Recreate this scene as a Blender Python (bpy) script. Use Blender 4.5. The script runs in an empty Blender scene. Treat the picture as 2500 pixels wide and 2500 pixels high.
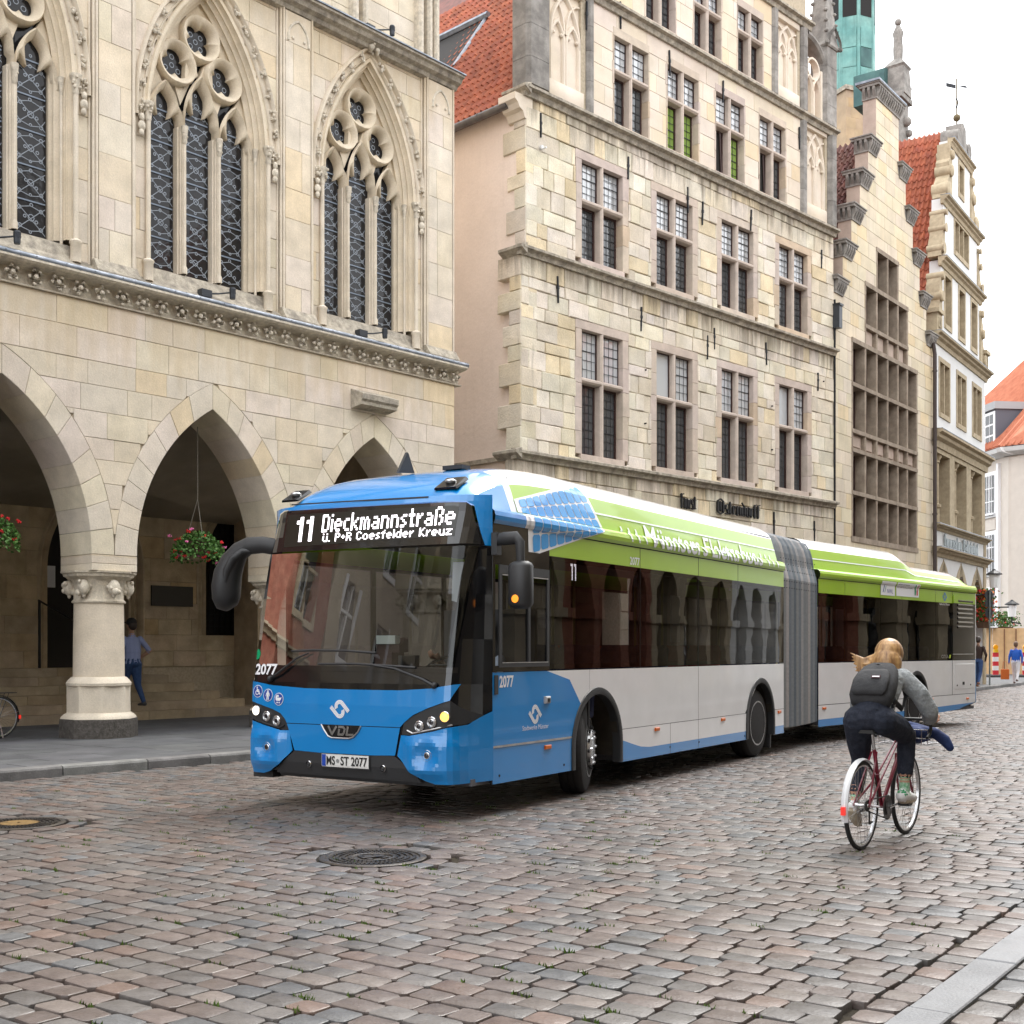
import bpy, bmesh, math, random
import numpy as np
from mathutils import Vector, Matrix, kdtree
PI = math.pi
R = math.radians
scn = bpy.context.scene
COL = scn.collection
# ------------------------------------------------------------------ camera
cam_d = bpy.data.cameras.new("camera")
cam = bpy.data.objects.new("camera", cam_d)
COL.objects.link(cam)
scn.camera = cam
cam.location = (0, 0, 1.51)
cam.rotation_euler = (R(90), 0, 0)
cam_d.sensor_width = 36.0
cam_d.lens = 43.2
cam_d.shift_y = 0.134
cam_d.clip_end = 2000
# ------------------------------------------------------------------ sky and sun (bright overcast)
SUN_EL, SUN_AZ = R(58), R(35)          # azimuth measured from +Y towards +X
world = bpy.data.worlds.new("World")
scn.world = world
world.use_nodes = True
wn = world.node_tree
for n_ in list(wn.nodes):
    wn.nodes.remove(n_)
w_out = wn.nodes.new("ShaderNodeOutputWorld")
w_bg = wn.nodes.new("ShaderNodeBackground")
w_sky = wn.nodes.new("ShaderNodeTexSky")
w_sky.sky_type = 'NISHITA'
w_sky.sun_disc = False
w_sky.sun_elevation = SUN_EL
w_sky.sun_rotation = SUN_AZ
w_noise = wn.nodes.new("ShaderNodeTexNoise")
w_noise.inputs['Scale'].default_value = 2.2
w_noise.inputs['Detail'].default_value = 5
w_ramp = wn.nodes.new("ShaderNodeValToRGB")
w_ramp.color_ramp.elements[0].position = .3
w_ramp.color_ramp.elements[0].color = (7.6, 7.8, 8.1, 1)
w_ramp.color_ramp.elements[1].position = .7
w_ramp.color_ramp.elements[1].color = (9.6, 9.7, 9.8, 1)
w_mix = wn.nodes.new("ShaderNodeMix")
w_mix.data_type = 'RGBA'
w_mix.inputs[0].default_value = .93
wn.links.new(w_noise.outputs['Fac'], w_ramp.inputs['Fac'])
wn.links.new(w_sky.outputs[0], w_mix.inputs[6])
wn.links.new(w_ramp.outputs[0], w_mix.inputs[7])
wn.links.new(w_mix.outputs[2], w_bg.inputs['Color'])
w_bg.inputs['Strength'].default_value = .13
wn.links.new(w_bg.outputs[0], w_out.inputs['Surface'])
sun_d = bpy.data.lights.new("sun", 'SUN')
sun_d.energy = 1.5
sun_d.angle = R(25)
sun_d.color = (1, .96, .9)
sun = bpy.data.objects.new("sun", sun_d)
COL.objects.link(sun)
sun.rotation_euler = Vector((-math.sin(SUN_AZ) * math.cos(SUN_EL), -math.cos(SUN_AZ) * math.cos(SUN_EL), -math.sin(SUN_EL))).to_track_quat('-Z', 'Y').to_euler()
scn.view_settings.view_transform = 'Standard'
scn.view_settings.look = 'None'
scn.view_settings.exposure = 1.4
scn.view_settings.gamma = 1
scn.view_settings.use_curve_mapping = False
scn.cycles.max_bounces = 8
scn.cycles.diffuse_bounces = 4
scn.cycles.glossy_bounces = 4
scn.cycles.transparent_max_bounces = 12
scn.cycles.use_denoising = True
scn.cycles.caustics_reflective = False
scn.cycles.caustics_refractive = False

# ------------------------------------------------------------------ helpers
MATS = {}
def mat(name, col, rough=.6, metal=0., col2=None, var=0., vs=3., bump=0., bs=30., tint=False, spec=.5, coat=0., grain=0., gs=60.,
        streak=0., rvar=0., emit=None, es=0., stretch=None, alpha=None, streak_col=(.05, .04, .03), bands=None):
    if name in MATS:
        return MATS[name]
    m = bpy.data.materials.new(name)
    m.use_nodes = True
    nt = m.node_tree
    b = nt.nodes["Principled BSDF"]
    L = nt.links.new
    b.inputs['Roughness'].default_value = rough
    b.inputs['Metallic'].default_value = metal
    b.inputs['Specular IOR Level'].default_value = spec
    if coat:
        b.inputs['Coat Weight'].default_value = coat
        b.inputs['Coat Roughness'].default_value = .04
    geo = nt.nodes.new("ShaderNodeNewGeometry")
    pos = geo.outputs['Position']
    if stretch:
        mp = nt.nodes.new("ShaderNodeMapping")
        mp.inputs['Scale'].default_value = stretch
        L(pos, mp.inputs['Vector'])
        spos = mp.outputs[0]
    else:
        spos = pos
    def noise(scale, detail=4, vec=None, rough_=.55):
        n = nt.nodes.new("ShaderNodeTexNoise")
        n.inputs['Scale'].default_value = scale
        n.inputs['Detail'].default_value = detail
        n.inputs['Roughness'].default_value = rough_
        L(vec if vec is not None else pos, n.inputs['Vector'])
        return n.outputs['Fac']
    def mixc(fac, a, c, mode='MIX'):
        n = nt.nodes.new("ShaderNodeMix")
        n.data_type = 'RGBA'
        n.blend_type = mode
        for i, s in ((0, fac), (6, a), (7, c)):
            if hasattr(s, 'default_value') or hasattr(s, 'is_linked'):
                L(s, n.inputs[i])
            else:
                n.inputs[i].default_value = s if i == 0 else (*s, 1)
        return n.outputs[2]
    def ramp(fac, p0, p1):
        n = nt.nodes.new("ShaderNodeMapRange")
        n.inputs['From Min'].default_value = p0
        n.inputs['From Max'].default_value = p1
        L(fac, n.inputs['Value'])
        return n.outputs[0]
    c = None
    if col2 is not None:
        c = mixc(ramp(noise(vs, 5, spos), .38, .66), col, col2)
    if tint:
        a = nt.nodes.new("ShaderNodeAttribute")
        a.attribute_name = "tint"
        c = mixc(1., c if c is not None else col, a.outputs['Color'], 'MULTIPLY')
    if var:
        v = nt.nodes.new("ShaderNodeMapRange")
        v.inputs['From Min'].default_value = .3
        v.inputs['From Max'].default_value = .7
        v.inputs['To Min'].default_value = 1 - var
        v.inputs['To Max'].default_value = 1 + var * .5
        L(noise(vs * 2.3, 6), v.inputs['Value'])
        c = mixc(1., c if c is not None else col, v.outputs[0], 'MULTIPLY')
    if grain:
        v = nt.nodes.new("ShaderNodeMapRange")
        v.inputs['From Min'].default_value = .25
        v.inputs['From Max'].default_value = .75
        v.inputs['To Min'].default_value = 1 - grain
        v.inputs['To Max'].default_value = 1 + grain
        L(noise(gs, 3), v.inputs['Value'])
        c = mixc(1., c if c is not None else col, v.outputs[0], 'MULTIPLY')
    if streak:
        mp = nt.nodes.new("ShaderNodeMapping")
        mp.inputs['Scale'].default_value = (3.2, 3.2, .35)
        L(pos, mp.inputs['Vector'])
        sfac = ramp(noise(1.3, 5, mp.outputs[0], .65), .52, .78)
        if bands:
            sx = nt.nodes.new("ShaderNodeSeparateXYZ")
            L(pos, sx.inputs[0])
            tot = None
            for zt, zl in bands:          # run-off stains hanging below a string course
                r1 = nt.nodes.new("ShaderNodeMapRange")
                r1.inputs['From Min'].default_value = zt - zl
                r1.inputs['From Max'].default_value = zt
                L(sx.outputs[2], r1.inputs['Value'])
                lt = nt.nodes.new("ShaderNodeMath")
                lt.operation = 'LESS_THAN'
                L(sx.outputs[2], lt.inputs[0])
                lt.inputs[1].default_value = zt
                mm = nt.nodes.new("ShaderNodeMath")
                mm.operation = 'MULTIPLY'
                L(r1.outputs[0], mm.inputs[0])
                L(lt.outputs[0], mm.inputs[1])
                if tot is None:
                    tot = mm.outputs[0]
                else:
                    ad = nt.nodes.new("ShaderNodeMath")
                    ad.operation = 'MAXIMUM'
                    L(tot, ad.inputs[0])
                    L(mm.outputs[0], ad.inputs[1])
                    tot = ad.outputs[0]
            # stain where noise is high, more likely near the course
            ad = nt.nodes.new("ShaderNodeMath")
            ad.operation = 'MULTIPLY_ADD'
            L(tot, ad.inputs[0])
            ad.inputs[1].default_value = .42
            L(noise(1.3, 5, mp.outputs[0], .65), ad.inputs[2])
            sfac = ramp(ad.outputs[0], .62, .9)
        mu = nt.nodes.new("ShaderNodeMath")
        mu.operation = 'MULTIPLY'
        L(sfac, mu.inputs[0])
        mu.inputs[1].default_value = streak
        c = mixc(mu.outputs[0], c if c is not None else col, streak_col)
    if c is not None:
        L(c, b.inputs['Base Color'])
    else:
        b.inputs['Base Color'].default_value = (*col, 1)
    if rvar:
        v = nt.nodes.new("ShaderNodeMapRange")
        v.inputs['From Min'].default_value = .3
        v.inputs['From Max'].default_value = .7
        v.inputs['To Min'].default_value = max(.02, rough - rvar)
        v.inputs['To Max'].default_value = min(1, rough + rvar)
        L(noise(vs * 3, 3), v.inputs['Value'])
        L(v.outputs[0], b.inputs['Roughness'])
    if bump:
        bp = nt.nodes.new("ShaderNodeBump")
        bp.inputs['Strength'].default_value = 1.
        bp.inputs['Distance'].default_value = bump
        L(noise(bs, 5), bp.inputs['Height'])
        L(bp.outputs[0], b.inputs['Normal'])
    if emit:
        b.inputs['Emission Color'].default_value = (*emit, 1)
        b.inputs['Emission Strength'].default_value = es
    MATS[name] = m
    return m

def glass(name, tintc=(.3, .3, .3), f0=1.5, rough=0., wob=0., wscale=2., behind=None):
    """window glass: fresnel mirror over a tinted clear (or dark) pane"""
    if name in MATS:
        return MATS[name]
    m = bpy.data.materials.new(name)
    m.use_nodes = True
    nt = m.node_tree
    for n in list(nt.nodes):
        nt.nodes.remove(n)
    o = nt.nodes.new("ShaderNodeOutputMaterial")
    g = nt.nodes.new("ShaderNodeBsdfGlossy")
    g.inputs['Roughness'].default_value = rough
    if behind is None:
        t = nt.nodes.new("ShaderNodeBsdfTransparent")
        t.inputs['Color'].default_value = (*tintc, 1)
    else:
        t = nt.nodes.new("ShaderNodeBsdfDiffuse")
        t.inputs['Color'].default_value = (*behind, 1)
    fr = nt.nodes.new("ShaderNodeFresnel")
    fr.inputs['IOR'].default_value = f0
    mx = nt.nodes.new("ShaderNodeMixShader")
    nt.links.new(fr.outputs[0], mx.inputs[0])
    nt.links.new(t.outputs[0], mx.inputs[1])
    nt.links.new(g.outputs[0], mx.inputs[2])
    nt.links.new(mx.outputs[0], o.inputs[0])
    if wob:
        geo = nt.nodes.new("ShaderNodeNewGeometry")
        ns = nt.nodes.new("ShaderNodeTexNoise")
        ns.inputs['Scale'].default_value = wscale
        ns.inputs['Detail'].default_value = 2
        nt.links.new(geo.outputs['Position'], ns.inputs['Vector'])
        bp = nt.nodes.new("ShaderNodeBump")
        bp.inputs['Distance'].default_value = wob
        nt.links.new(ns.outputs['Fac'], bp.inputs['Height'])
        nt.links.new(bp.outputs[0], g.inputs['Normal'])
        nt.links.new(bp.outputs[0], fr.inputs['Normal'])
    MATS[name] = m
    return m

def inset(poly, d):
    n = len(poly)
    out = []
    area = sum(poly[i][0] * poly[(i + 1) % n][1] - poly[(i + 1) % n][0] * poly[i][1] for i in range(n))
    sg = 1 if area > 0 else -1
    for i in range(n):
        p0, p1, p2 = poly[i - 1], poly[i], poly[(i + 1) % n]
        a = (p1[0] - p0[0], p1[1] - p0[1])
        b = (p2[0] - p1[0], p2[1] - p1[1])
        la = math.hypot(*a) or 1e-9
        lb = math.hypot(*b) or 1e-9
        na = (-a[1] / la * sg, a[0] / la * sg)
        nb = (-b[1] / lb * sg, b[0] / lb * sg)
        bx, by = na[0] + nb[0], na[1] + nb[1]
        q = bx * bx + by * by
        k = 2 * d / q if q > .3 else d
        out.append((p1[0] + bx * k, p1[1] + by * k))
    return out

class M:
    """collects faces; build() links ONE mesh object"""
    def __init__(s):
        s.v = []; s.f = []; s.mi = []; s.c = []
        s.m = 0; s.col = (1, 1, 1); s.T = None
    def pt(s, p):
        if s.T is not None:
            p = s.T @ Vector(p)
        s.v.append((p[0], p[1], p[2]))
        return len(s.v) - 1
    def fc(s, idx):
        s.f.append(tuple(idx)); s.mi.append(s.m); s.c.append(s.col)
    def poly(s, pts):
        s.fc([s.pt(p) for p in pts])
    def box(s, x0, x1, y0, y1, z0, z1):
        if x0 > x1: x0, x1 = x1, x0
        if y0 > y1: y0, y1 = y1, y0
        if z0 > z1: z0, z1 = z1, z0
        i = [s.pt(p) for p in ((x0, y0, z0), (x1, y0, z0), (x1, y1, z0), (x0, y1, z0), (x0, y0, z1), (x1, y0, z1), (x1, y1, z1), (x0, y1, z1))]
        for q in ((0, 3, 2, 1), (4, 5, 6, 7), (0, 1, 5, 4), (1, 2, 6, 5), (2, 3, 7, 6), (3, 0, 4, 7)):
            s.fc([i[k] for k in q])
        return s
    def prism(s, poly, y0, y1, ch=0., ax='xz'):
        """polygon in the XZ plane from y0 (front) to y1 (back), optional chamfer at the front"""
        n = len(poly)
        area = sum(poly[i][0] * poly[(i + 1) % n][1] - poly[(i + 1) % n][0] * poly[i][1] for i in range(n))
        if area < 0:
            poly = poly[::-1]
        def P(a, b, y):
            return (a, y, b) if ax == 'xz' else ((a, b, y) if ax == 'xy' else (y, a, b))
        fl = ax == 'xy' or ax == 'yz'
        rings = []
        if ch:
            rings.append([s.pt(P(a, b, y0)) for a, b in inset(poly, ch)])
            rings.append([s.pt(P(a, b, y0 + ch)) for a, b in poly])
        else:
            rings.append([s.pt(P(a, b, y0)) for a, b in poly])
        rings.append([s.pt(P(a, b, y1)) for a, b in poly])
        s.fc(rings[0] if not fl else rings[0][::-1])
        for k in range(len(rings) - 1):
            A, B = rings[k], rings[k + 1]
            for i in range(n):
                j = (i + 1) % n
                q = (A[j], A[i], B[i], B[j])
                s.fc(q if not fl else q[::-1])
        s.fc(rings[-1][::-1] if not fl else rings[-1])
        return s
    def loft(s, rings, closed=True, cap=True, flip=False):
        idx = [[s.pt(p) for p in r] for r in rings]
        n = len(idx[0])
        for A, B in zip(idx, idx[1:]):
            for i in range(n if closed else n - 1):
                j = (i + 1) % n
                q = (A[i], A[j], B[j], B[i])
                s.fc(q[::-1] if flip else q)
        if cap and closed:
            s.fc(idx[0] if flip else idx[0][::-1])
            s.fc(idx[-1][::-1] if flip else idx[-1])
        return s
    def tube(s, path, r, n=8, closed=False, cap=True):
        path = [Vector(p) for p in path]
        k = len(path)
        rs = r if isinstance(r, (list, tuple)) else [r] * k
        rings = []
        up = None
        for i in range(k):
            a = path[(i - 1) % k] if (closed or i > 0) else path[i]
            b = path[(i + 1) % k] if (closed or i < k - 1) else path[i]
            t = (b - a)
            if t.length < 1e-9:
                t = Vector((0, 0, 1))
            t.normalize()
            if up is None:
                up = Vector((0, 0, 1)) if abs(t.z) < .9 else Vector((1, 0, 0))
            u = t.cross(up)
            if u.length < 1e-6:
                u = t.orthogonal()
            u.normalize()
            w = u.cross(t)
            up = w
            rr = rs[i]
            if not isinstance(rr, (list, tuple)):
                rr = (rr, rr)
            rings.append([path[i] + u * (rr[0] * math.cos(2 * PI * q / n)) + w * (rr[1] * math.sin(2 * PI * q / n)) for q in range(n)])
        if closed:
            rings.append(rings[0])
            # weld by reusing first ring geometry
            return s.loft(rings, True, False)
        return s.loft(rings, True, cap)
    def lathe(s, prof, cx=0, cy=0, n=16, axis='z', a0=0., a1=2 * PI, cap=True, sx=1., sy=1.):
        full = abs(a1 - a0 - 2 * PI) < 1e-6
        rings = []
        for r, z in prof:
            ring = []
            for i in range(n if full else n + 1):
                a = a0 + (a1 - a0) * i / n
                c_, d_ = r * math.cos(a) * sx, r * math.sin(a) * sy
                ring.append((cx + c_, cy + d_, z) if axis == 'z' else ((cx + c_, z, cy + d_) if axis == 'y' else (z, cx + c_, cy + d_)))
            rings.append(ring)
        return s.loft(rings, full, cap, flip=(axis == 'y'))
    def ball(s, c, r, n=8, k=6):
        if not isinstance(r, (list, tuple)):
            r = (r, r, r)
        rings = []
        for j in range(k + 1):
            ph = -PI / 2 + PI * j / k
            cr = max(math.cos(ph), .02)
            rings.append([(c[0] + r[0] * cr * math.cos(2 * PI * i / n), c[1] + r[1] * cr * math.sin(2 * PI * i / n), c[2] + r[2] * math.sin(ph)) for i in range(n)])
        return s.loft(rings)
    def sweep(s, path, prof, closed=False):
        """path in XZ plane; profile list of (offset along in-plane normal (left of travel), y)"""
        k = len(path)
        rings = []
        for i in range(k):
            a = path[(i - 1) % k] if (closed or i > 0) else path[i]
            b = path[(i + 1) % k] if (closed or i < k - 1) else path[i]
            t = (b[0] - a[0], b[1] - a[1])
            l = math.hypot(*t) or 1e-9
            nx, nz = -t[1] / l, t[0] / l
            # mitre
            if (closed or 0 < i < k - 1):
                t1 = (path[i][0] - a[0], path[i][1] - a[1]); l1 = math.hypot(*t1) or 1e-9
                cs = (t1[0] * t[0] + t1[1] * t[1]) / (l1 * l)
                mk = 1 / max(cs, .5)
            else:
                mk = 1
            rings.append([(path[i][0] + nx * o * mk, y, path[i][1] + nz * o * mk) for o, y in prof])
        if closed:
            rings.append(rings[0])
        return s.loft(rings, False, False)
    def strip(s, A, B):
        """quad strip between two equally long 3-D polylines"""
        a = [s.pt(p) for p in A]; b = [s.pt(p) for p in B]
        for i in range(len(a) - 1):
            s.fc((a[i], a[i + 1], b[i + 1], b[i]))
        return s
    def add(s, o, T=None):
        k = len(s.v)
        for p in o.v:
            if T is not None:
                p = T @ Vector(p)
            s.v.append((p[0], p[1], p[2]))
        for f, mi, c in zip(o.f, o.mi, o.c):
            s.f.append(tuple(i + k for i in f)); s.mi.append(mi + s.m); s.c.append(c)
        return s
    def mesh(s, name, mats, smooth=None):
        me = bpy.data.meshes.new(name)
        me.from_pydata(s.v, [], s.f)
        if not isinstance(mats, (list, tuple)):
            mats = [mats]
        for m_ in mats:
            me.materials.append(m_)
        if any(s.mi):
            me.polygons.foreach_set("material_index", s.mi)
        if any(c != (1, 1, 1) for c in s.c):
            at = me.color_attributes.new("tint", 'FLOAT_COLOR', 'CORNER')
            arr = np.repeat(np.array([(*c, 1.) for c in s.c], dtype=np.float32), [len(f) for f in s.f], axis=0)
            at.data.foreach_set("color", arr.ravel())
        else:
            at = me.color_attributes.new("tint", 'FLOAT_COLOR', 'CORNER')
            at.data.foreach_set("color", np.ones(4 * sum(len(f) for f in s.f), dtype=np.float32))
        if smooth:
            me.shade_smooth()
            me.set_sharp_from_angle(angle=R(smooth))
        me.update()
        return me
    def build(s, name, mats, parent=None, smooth=None, loc=None, rot=None):
        o = bpy.data.objects.new(name, s.mesh(name, mats, smooth))
        COL.objects.link(o)
        if parent is not None:
            o.parent = parent
        if loc is not None:
            o.location = loc
        if rot is not None:
            o.rotation_euler = rot if isinstance(rot, (tuple, list)) else (0, 0, rot)
        return o

def tag(o, label, cat, group=None):
    o['label'] = label; o['category'] = cat
    if group: o['group'] = group
    return o
def thing(name, label, cat, loc=(0, 0, 0), rotz=0., group=None):
    o = bpy.data.objects.new(name, None)
    COL.objects.link(o)
    o.location = loc
    o.rotation_euler = (0, 0, rotz)
    o.empty_display_size = .2
    return tag(o, label, cat, group)
def structure(o):
    o['kind'] = 'structure'
    return o
def stuff(o):
    o['kind'] = 'stuff'
    return o
def dup(o, parent, loc=None, name=None):
    c = o.copy()
    if name: c.name = name
    COL.objects.link(c)
    c.parent = parent
    if loc is not None:
        c.location = loc
    for ch in list(o.children):
        dup(ch, c)
    return c
def frame(origin, d):
    return (origin[0], origin[1], 0), math.atan2(d[1], d[0])

def text_mesh(txt, size, depth=.004, xs=1., shear=0., bold=0.):
    """flat lettering as an M in the XZ plane (front towards -Y), origin bottom left"""
    cu = bpy.data.curves.new("lettering", 'FONT')
    cu.body = txt
    cu.size = size
    cu.extrude = depth
    cu.shear = shear
    cu.offset = bold
    cu.resolution_u = 3
    ob = bpy.data.objects.new("lettering", cu)
    COL.objects.link(ob)
    dg = bpy.context.evaluated_depsgraph_get()
    me = bpy.data.meshes.new_from_object(ob.evaluated_get(dg))
    g = M()
    for v in me.vertices:
        g.v.append((v.co.x * xs, -v.co.z, v.co.y))
    for p in me.polygons:
        g.fc(tuple(p.vertices))
    bpy.data.objects.remove(ob)
    bpy.data.curves.remove(cu)
    bpy.data.meshes.remove(me)
    if g.v:
        mx = min(v[0] for v in g.v)
        g.v = [(v[0] - mx, v[1], v[2]) for v in g.v]
    return g
def text_w(g):
    return max(v[0] for v in g.v) if g.v else 0

# pointed arch: half width at height z
def arch_hw(a, zs, za):
    rise = za - zs
    rad = (rise * rise + a * a) / (2 * a)
    def f(z):
        if z <= zs: return a
        if z >= za: return None
        return max(0., -(rad - a) + math.sqrt(max(rad * rad - (z - zs) ** 2, 0)))
    return f
def arch_path(xc, a, z0, zs, za, n=10):
    """left foot up to the apex and down the right side, as (x, z)"""
    rise = za - zs
    rad = (rise * rise + a * a) / (2 * a)
    th = math.asin(min(1, rise / rad))
    left = [(xc - a, z0)] if z0 < zs else []
    for i in range(n + 1):
        t = th * i / n
        left.append((xc - (-(rad - a) + rad * math.cos(t)), zs + rad * math.sin(t)))
    right = [(2 * xc - x, z) for x, z in left[::-1]]
    return left + right[1:]

def masonry(x0, x1, rows, lmin, lmax, openings, rng, gap=.008, jit=0., bond=True):
    """polygons (x,z) of ashlar blocks. openings: (xc, f(z)->half width or None). rows: list of z levels"""
    out = []
    prev = []
    for z0, z1 in zip(rows, rows[1:]):
        zm = (z0 + z1) / 2
        cuts = [x0]
        x = x0 + rng.uniform(.2, 1.) * lmax
        while x < x1 - lmin * .6:
            cuts.append(x)
            x += rng.uniform(lmin, lmax)
        cuts.append(x1)
        for xc, f in openings:
            if any(f(z) is not None for z in (z0 + .001, zm, z1 - .001)) and x0 < xc < x1:
                cuts.append(xc)
        cuts = sorted(cuts)
        for a, b in zip(cuts, cuts[1:]):
            if b - a < .02: continue
            ns = 2
            for xc, f in openings:
                if f(z0 + .001) != f(z1 - .001):
                    ns = 6
            lft, rgt = [], []
            for i in range(ns):
                z = z0 + .0015 + (z1 - z0 - .003) * i / (ns - 1)
                l, r = a, b
                for xc, f in openings:
                    hw = f(z)
                    if hw is None: continue
                    if (a + b) / 2 < xc: r = min(r, xc - hw)
                    else: l = max(l, xc + hw)
                lft.append((l, z)); rgt.append((r, z))
            ok = [i for i in range(ns) if rgt[i][1] and rgt[i][0] - lft[i][0] > .03]
            if len(ok) < 2: continue
            i0, i1 = ok[0], ok[-1]
            L_, R_ = lft[i0:i1 + 1], rgt[i0:i1 + 1]
            def thin(Q):
                if len(Q) > 2 and max(abs(q[0] - Q[0][0]) for q in Q) < .004:
                    return [Q[0], Q[-1]]
                return Q
            L_, R_ = thin(L_), thin(R_)
            poly = L_[::-1] and (L_[:1] + R_[:1] + R_[1:] + L_[:0:-1])
            if len(poly) < 3: continue
            poly = inset(poly, gap / 2)
            if jit:
                poly = [(p[0] + rng.uniform(-jit, jit), p[1] + rng.uniform(-jit, jit)) for p in poly]
            ar = abs(sum(poly[i - 1][0] * poly[i][1] - poly[i][0] * poly[i - 1][1] for i in range(len(poly)))) / 2
            if ar > .004:
                out.append((ar, poly))
    return out

def lay_blocks(parent, polys, material, name, rng, tintf, proud=(.0, .012), back=.03, ch=.006, limit=300, y=0.):
    polys = sorted(polys, key=lambda t: -t[0])
    rest = M()
    for k, (ar, p) in enumerate(polys):
        t = tintf(rng)
        g = M() if k < limit else rest
        g.col = t
        f = y - rng.uniform(*proud)
        g.prism(p, f, y + back, ch)
        if k < limit:
            g.build(name, material, parent)
    if rest.f:
        stuff(rest.build(name + "_infill", material, parent))
def levels(keys, h, rng, var=.25):
    out = []
    for a, b in zip(keys, keys[1:]):
        n = max(1, round((b - a) / h))
        ws = [1 + rng.uniform(-var, var) for _ in range(n)]
        t = sum(ws)
        z = a
        for w in ws:
            out.append(z)
            z += (b - a) * w / t
    out.append(keys[-1])
    return out
def rect_op(x0, x1, z0, z1):
    hw = (x1 - x0) / 2
    return ((x0 + x1) / 2, lambda z: hw if z0 < z < z1 else None)
def core(parent, x0, x1, keys, openings, y0, y1, material, name="wall", fine=8):
    g = M()
    rows = []
    for a, b in zip(keys, keys[1:]):
        n = fine if any(f(a + .001) != f(b - .001) for _, f in openings) else 1
        rows += [a + (b - a) * i / n for i in range(n)]
    rows.append(keys[-1])
    rng = random.Random(1)
    for ar, p in masonry(x0, x1, rows, 1e4, 1e5, openings, rng, gap=-.004):
        g.prism(p, y0, y1)
    return g.build(name, material, parent)
# ------------------------------------------------------------------ materials shared by the setting
rng = random.Random(7)
m_stone = mat("hall_sandstone", (.69, .61, .50), .85, col2=(.645, .565, .45), vs=1.3, var=.14, grain=.09, gs=45, bump=.006, bs=38, tint=True, spec=.25, streak=.45, streak_col=(.50, .38, .22), bands=[(6.93, 1.3), (13.0, 1.3), (3., .05)])
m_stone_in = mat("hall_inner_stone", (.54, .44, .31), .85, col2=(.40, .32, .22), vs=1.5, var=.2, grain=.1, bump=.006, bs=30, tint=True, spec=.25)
m_carve = mat("carved_sandstone", (.67, .60, .49), .85, col2=(.55, .49, .40), vs=6, var=.25, grain=.15, gs=70, bump=.01, bs=45, tint=True, spec=.2)
m_dirty = mat("weathered_ledge_stone", (.46, .41, .33), .9, col2=(.27, .24, .2), vs=5, var=.3, grain=.2, bump=.012, bs=30, tint=True, spec=.2)
m_mortar = mat("mortar", (.46, .39, .29), .95, var=.2, vs=8, bump=.004, bs=60, spec=.1)
m_lead = mat("lead_sheet", (.17, .19, .22), .45, .75, col2=(.27, .29, .33), vs=5, rvar=.15, bump=.003, bs=12)
m_iron = mat("black_iron", (.02, .021, .024), .5, .6)
m_dark = mat("dark_room", (.015, .013, .012), .9)
m_plaster_in = mat("vault_plaster", (.55, .49, .39), .9, col2=(.46, .40, .3), vs=.9, var=.1, grain=.06, spec=.15)
m_basalt = mat("dark_plinth_stone", (.11, .10, .09), .9, col2=(.07, .062, .055), vs=14, bump=.015, bs=35, var=.3, spec=.2)
m_asphalt = mat("pavement_slab", (.105, .107, .11), .8, col2=(.08, .081, .084), vs=1.1, var=.2, grain=.2, gs=130, bump=.004, bs=90, tint=True, spec=.35)
m_kerb = mat("kerb_stone", (.19, .185, .18), .8, col2=(.14, .137, .132), vs=3, var=.2, grain=.2, gs=80, bump=.006, bs=50, tint=True, spec=.35)
m_sett = mat("sett_stone", (1., 1., 1.), .42, var=.2, vs=5, grain=.14, gs=75, bump=.004, bs=55, tint=True, spec=.5, rvar=.1)
m_bed = mat("joint_soil", (.03, .026, .021), .95, col2=(.045, .038, .028), vs=12, bump=.01, bs=40, spec=.1)
m_slab = mat("smooth_kerb_slab", (.20, .205, .215), .42, col2=(.16, .165, .175), vs=2.5, var=.12, grain=.14, gs=120, bump=.003, bs=70, tint=True, rvar=.08)
m_grass = mat("moss_green", (.07, .13, .025), .8, col2=(.11, .16, .03), vs=20, spec=.2)
m_castiron = mat("cast_iron", (.06, .058, .06), .4, .7, col2=(.1, .085, .07), vs=9, rvar=.12, bump=.003, bs=60)
m_brassy = mat("worn_brass_cover", (.34, .22, .09), .45, .6, col2=(.2, .13, .06), vs=16, bump=.004, bs=60)

def hx(u, w, z=0., P=(-8.775, 16.678), d=(.66203, .74947)):
    """hall coordinates (u along the front, w out of the wall) to world"""
    return (P[0] + d[0] * u + d[1] * w, P[1] + d[1] * u - d[0] * w, z)

# ------------------------------------------------------------------ ground
g = M(); g.box(-300, 300, -200, 400, -.6, -.035)
road = structure(g.build("road", m_bed))
KD = Vector((.66203, .74947)); KP = Vector((-5.888, 14.13))
kerb_pts = [KP - KD * 26, KP - KD * 12, KP, KP + KD * 6, KP + KD * 12, Vector((9.8, 34.5)), Vector((17., 44.9)), Vector((21.8, 52.3)), Vector((31, 66)), Vector((48, 92))]
def offset_line(pts, d):
    out = []
    for i, p in enumerate(pts):
        a = pts[max(i - 1, 0)]; b = pts[min(i + 1, len(pts) - 1)]
        t = (b - a).normalized()
        out.append(p + Vector((-t.y, t.x)) * d)
    return out
# left pavement (under the arcades too)
k_in = offset_line(kerb_pts, .26)
k_far = [p + Vector((-.75, .66)) * 30 for p in k_in]
g = M()
for i in range(len(k_in) - 1):
    a, b, c, d = k_in[i], k_in[i + 1], k_far[i + 1], k_far[i]
    g.poly([(a.x, a.y, .095), (b.x, b.y, .095), (c.x, c.y, .095), (d.x, d.y, .095)])
pave = structure(g.build("pavement", m_asphalt))
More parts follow.
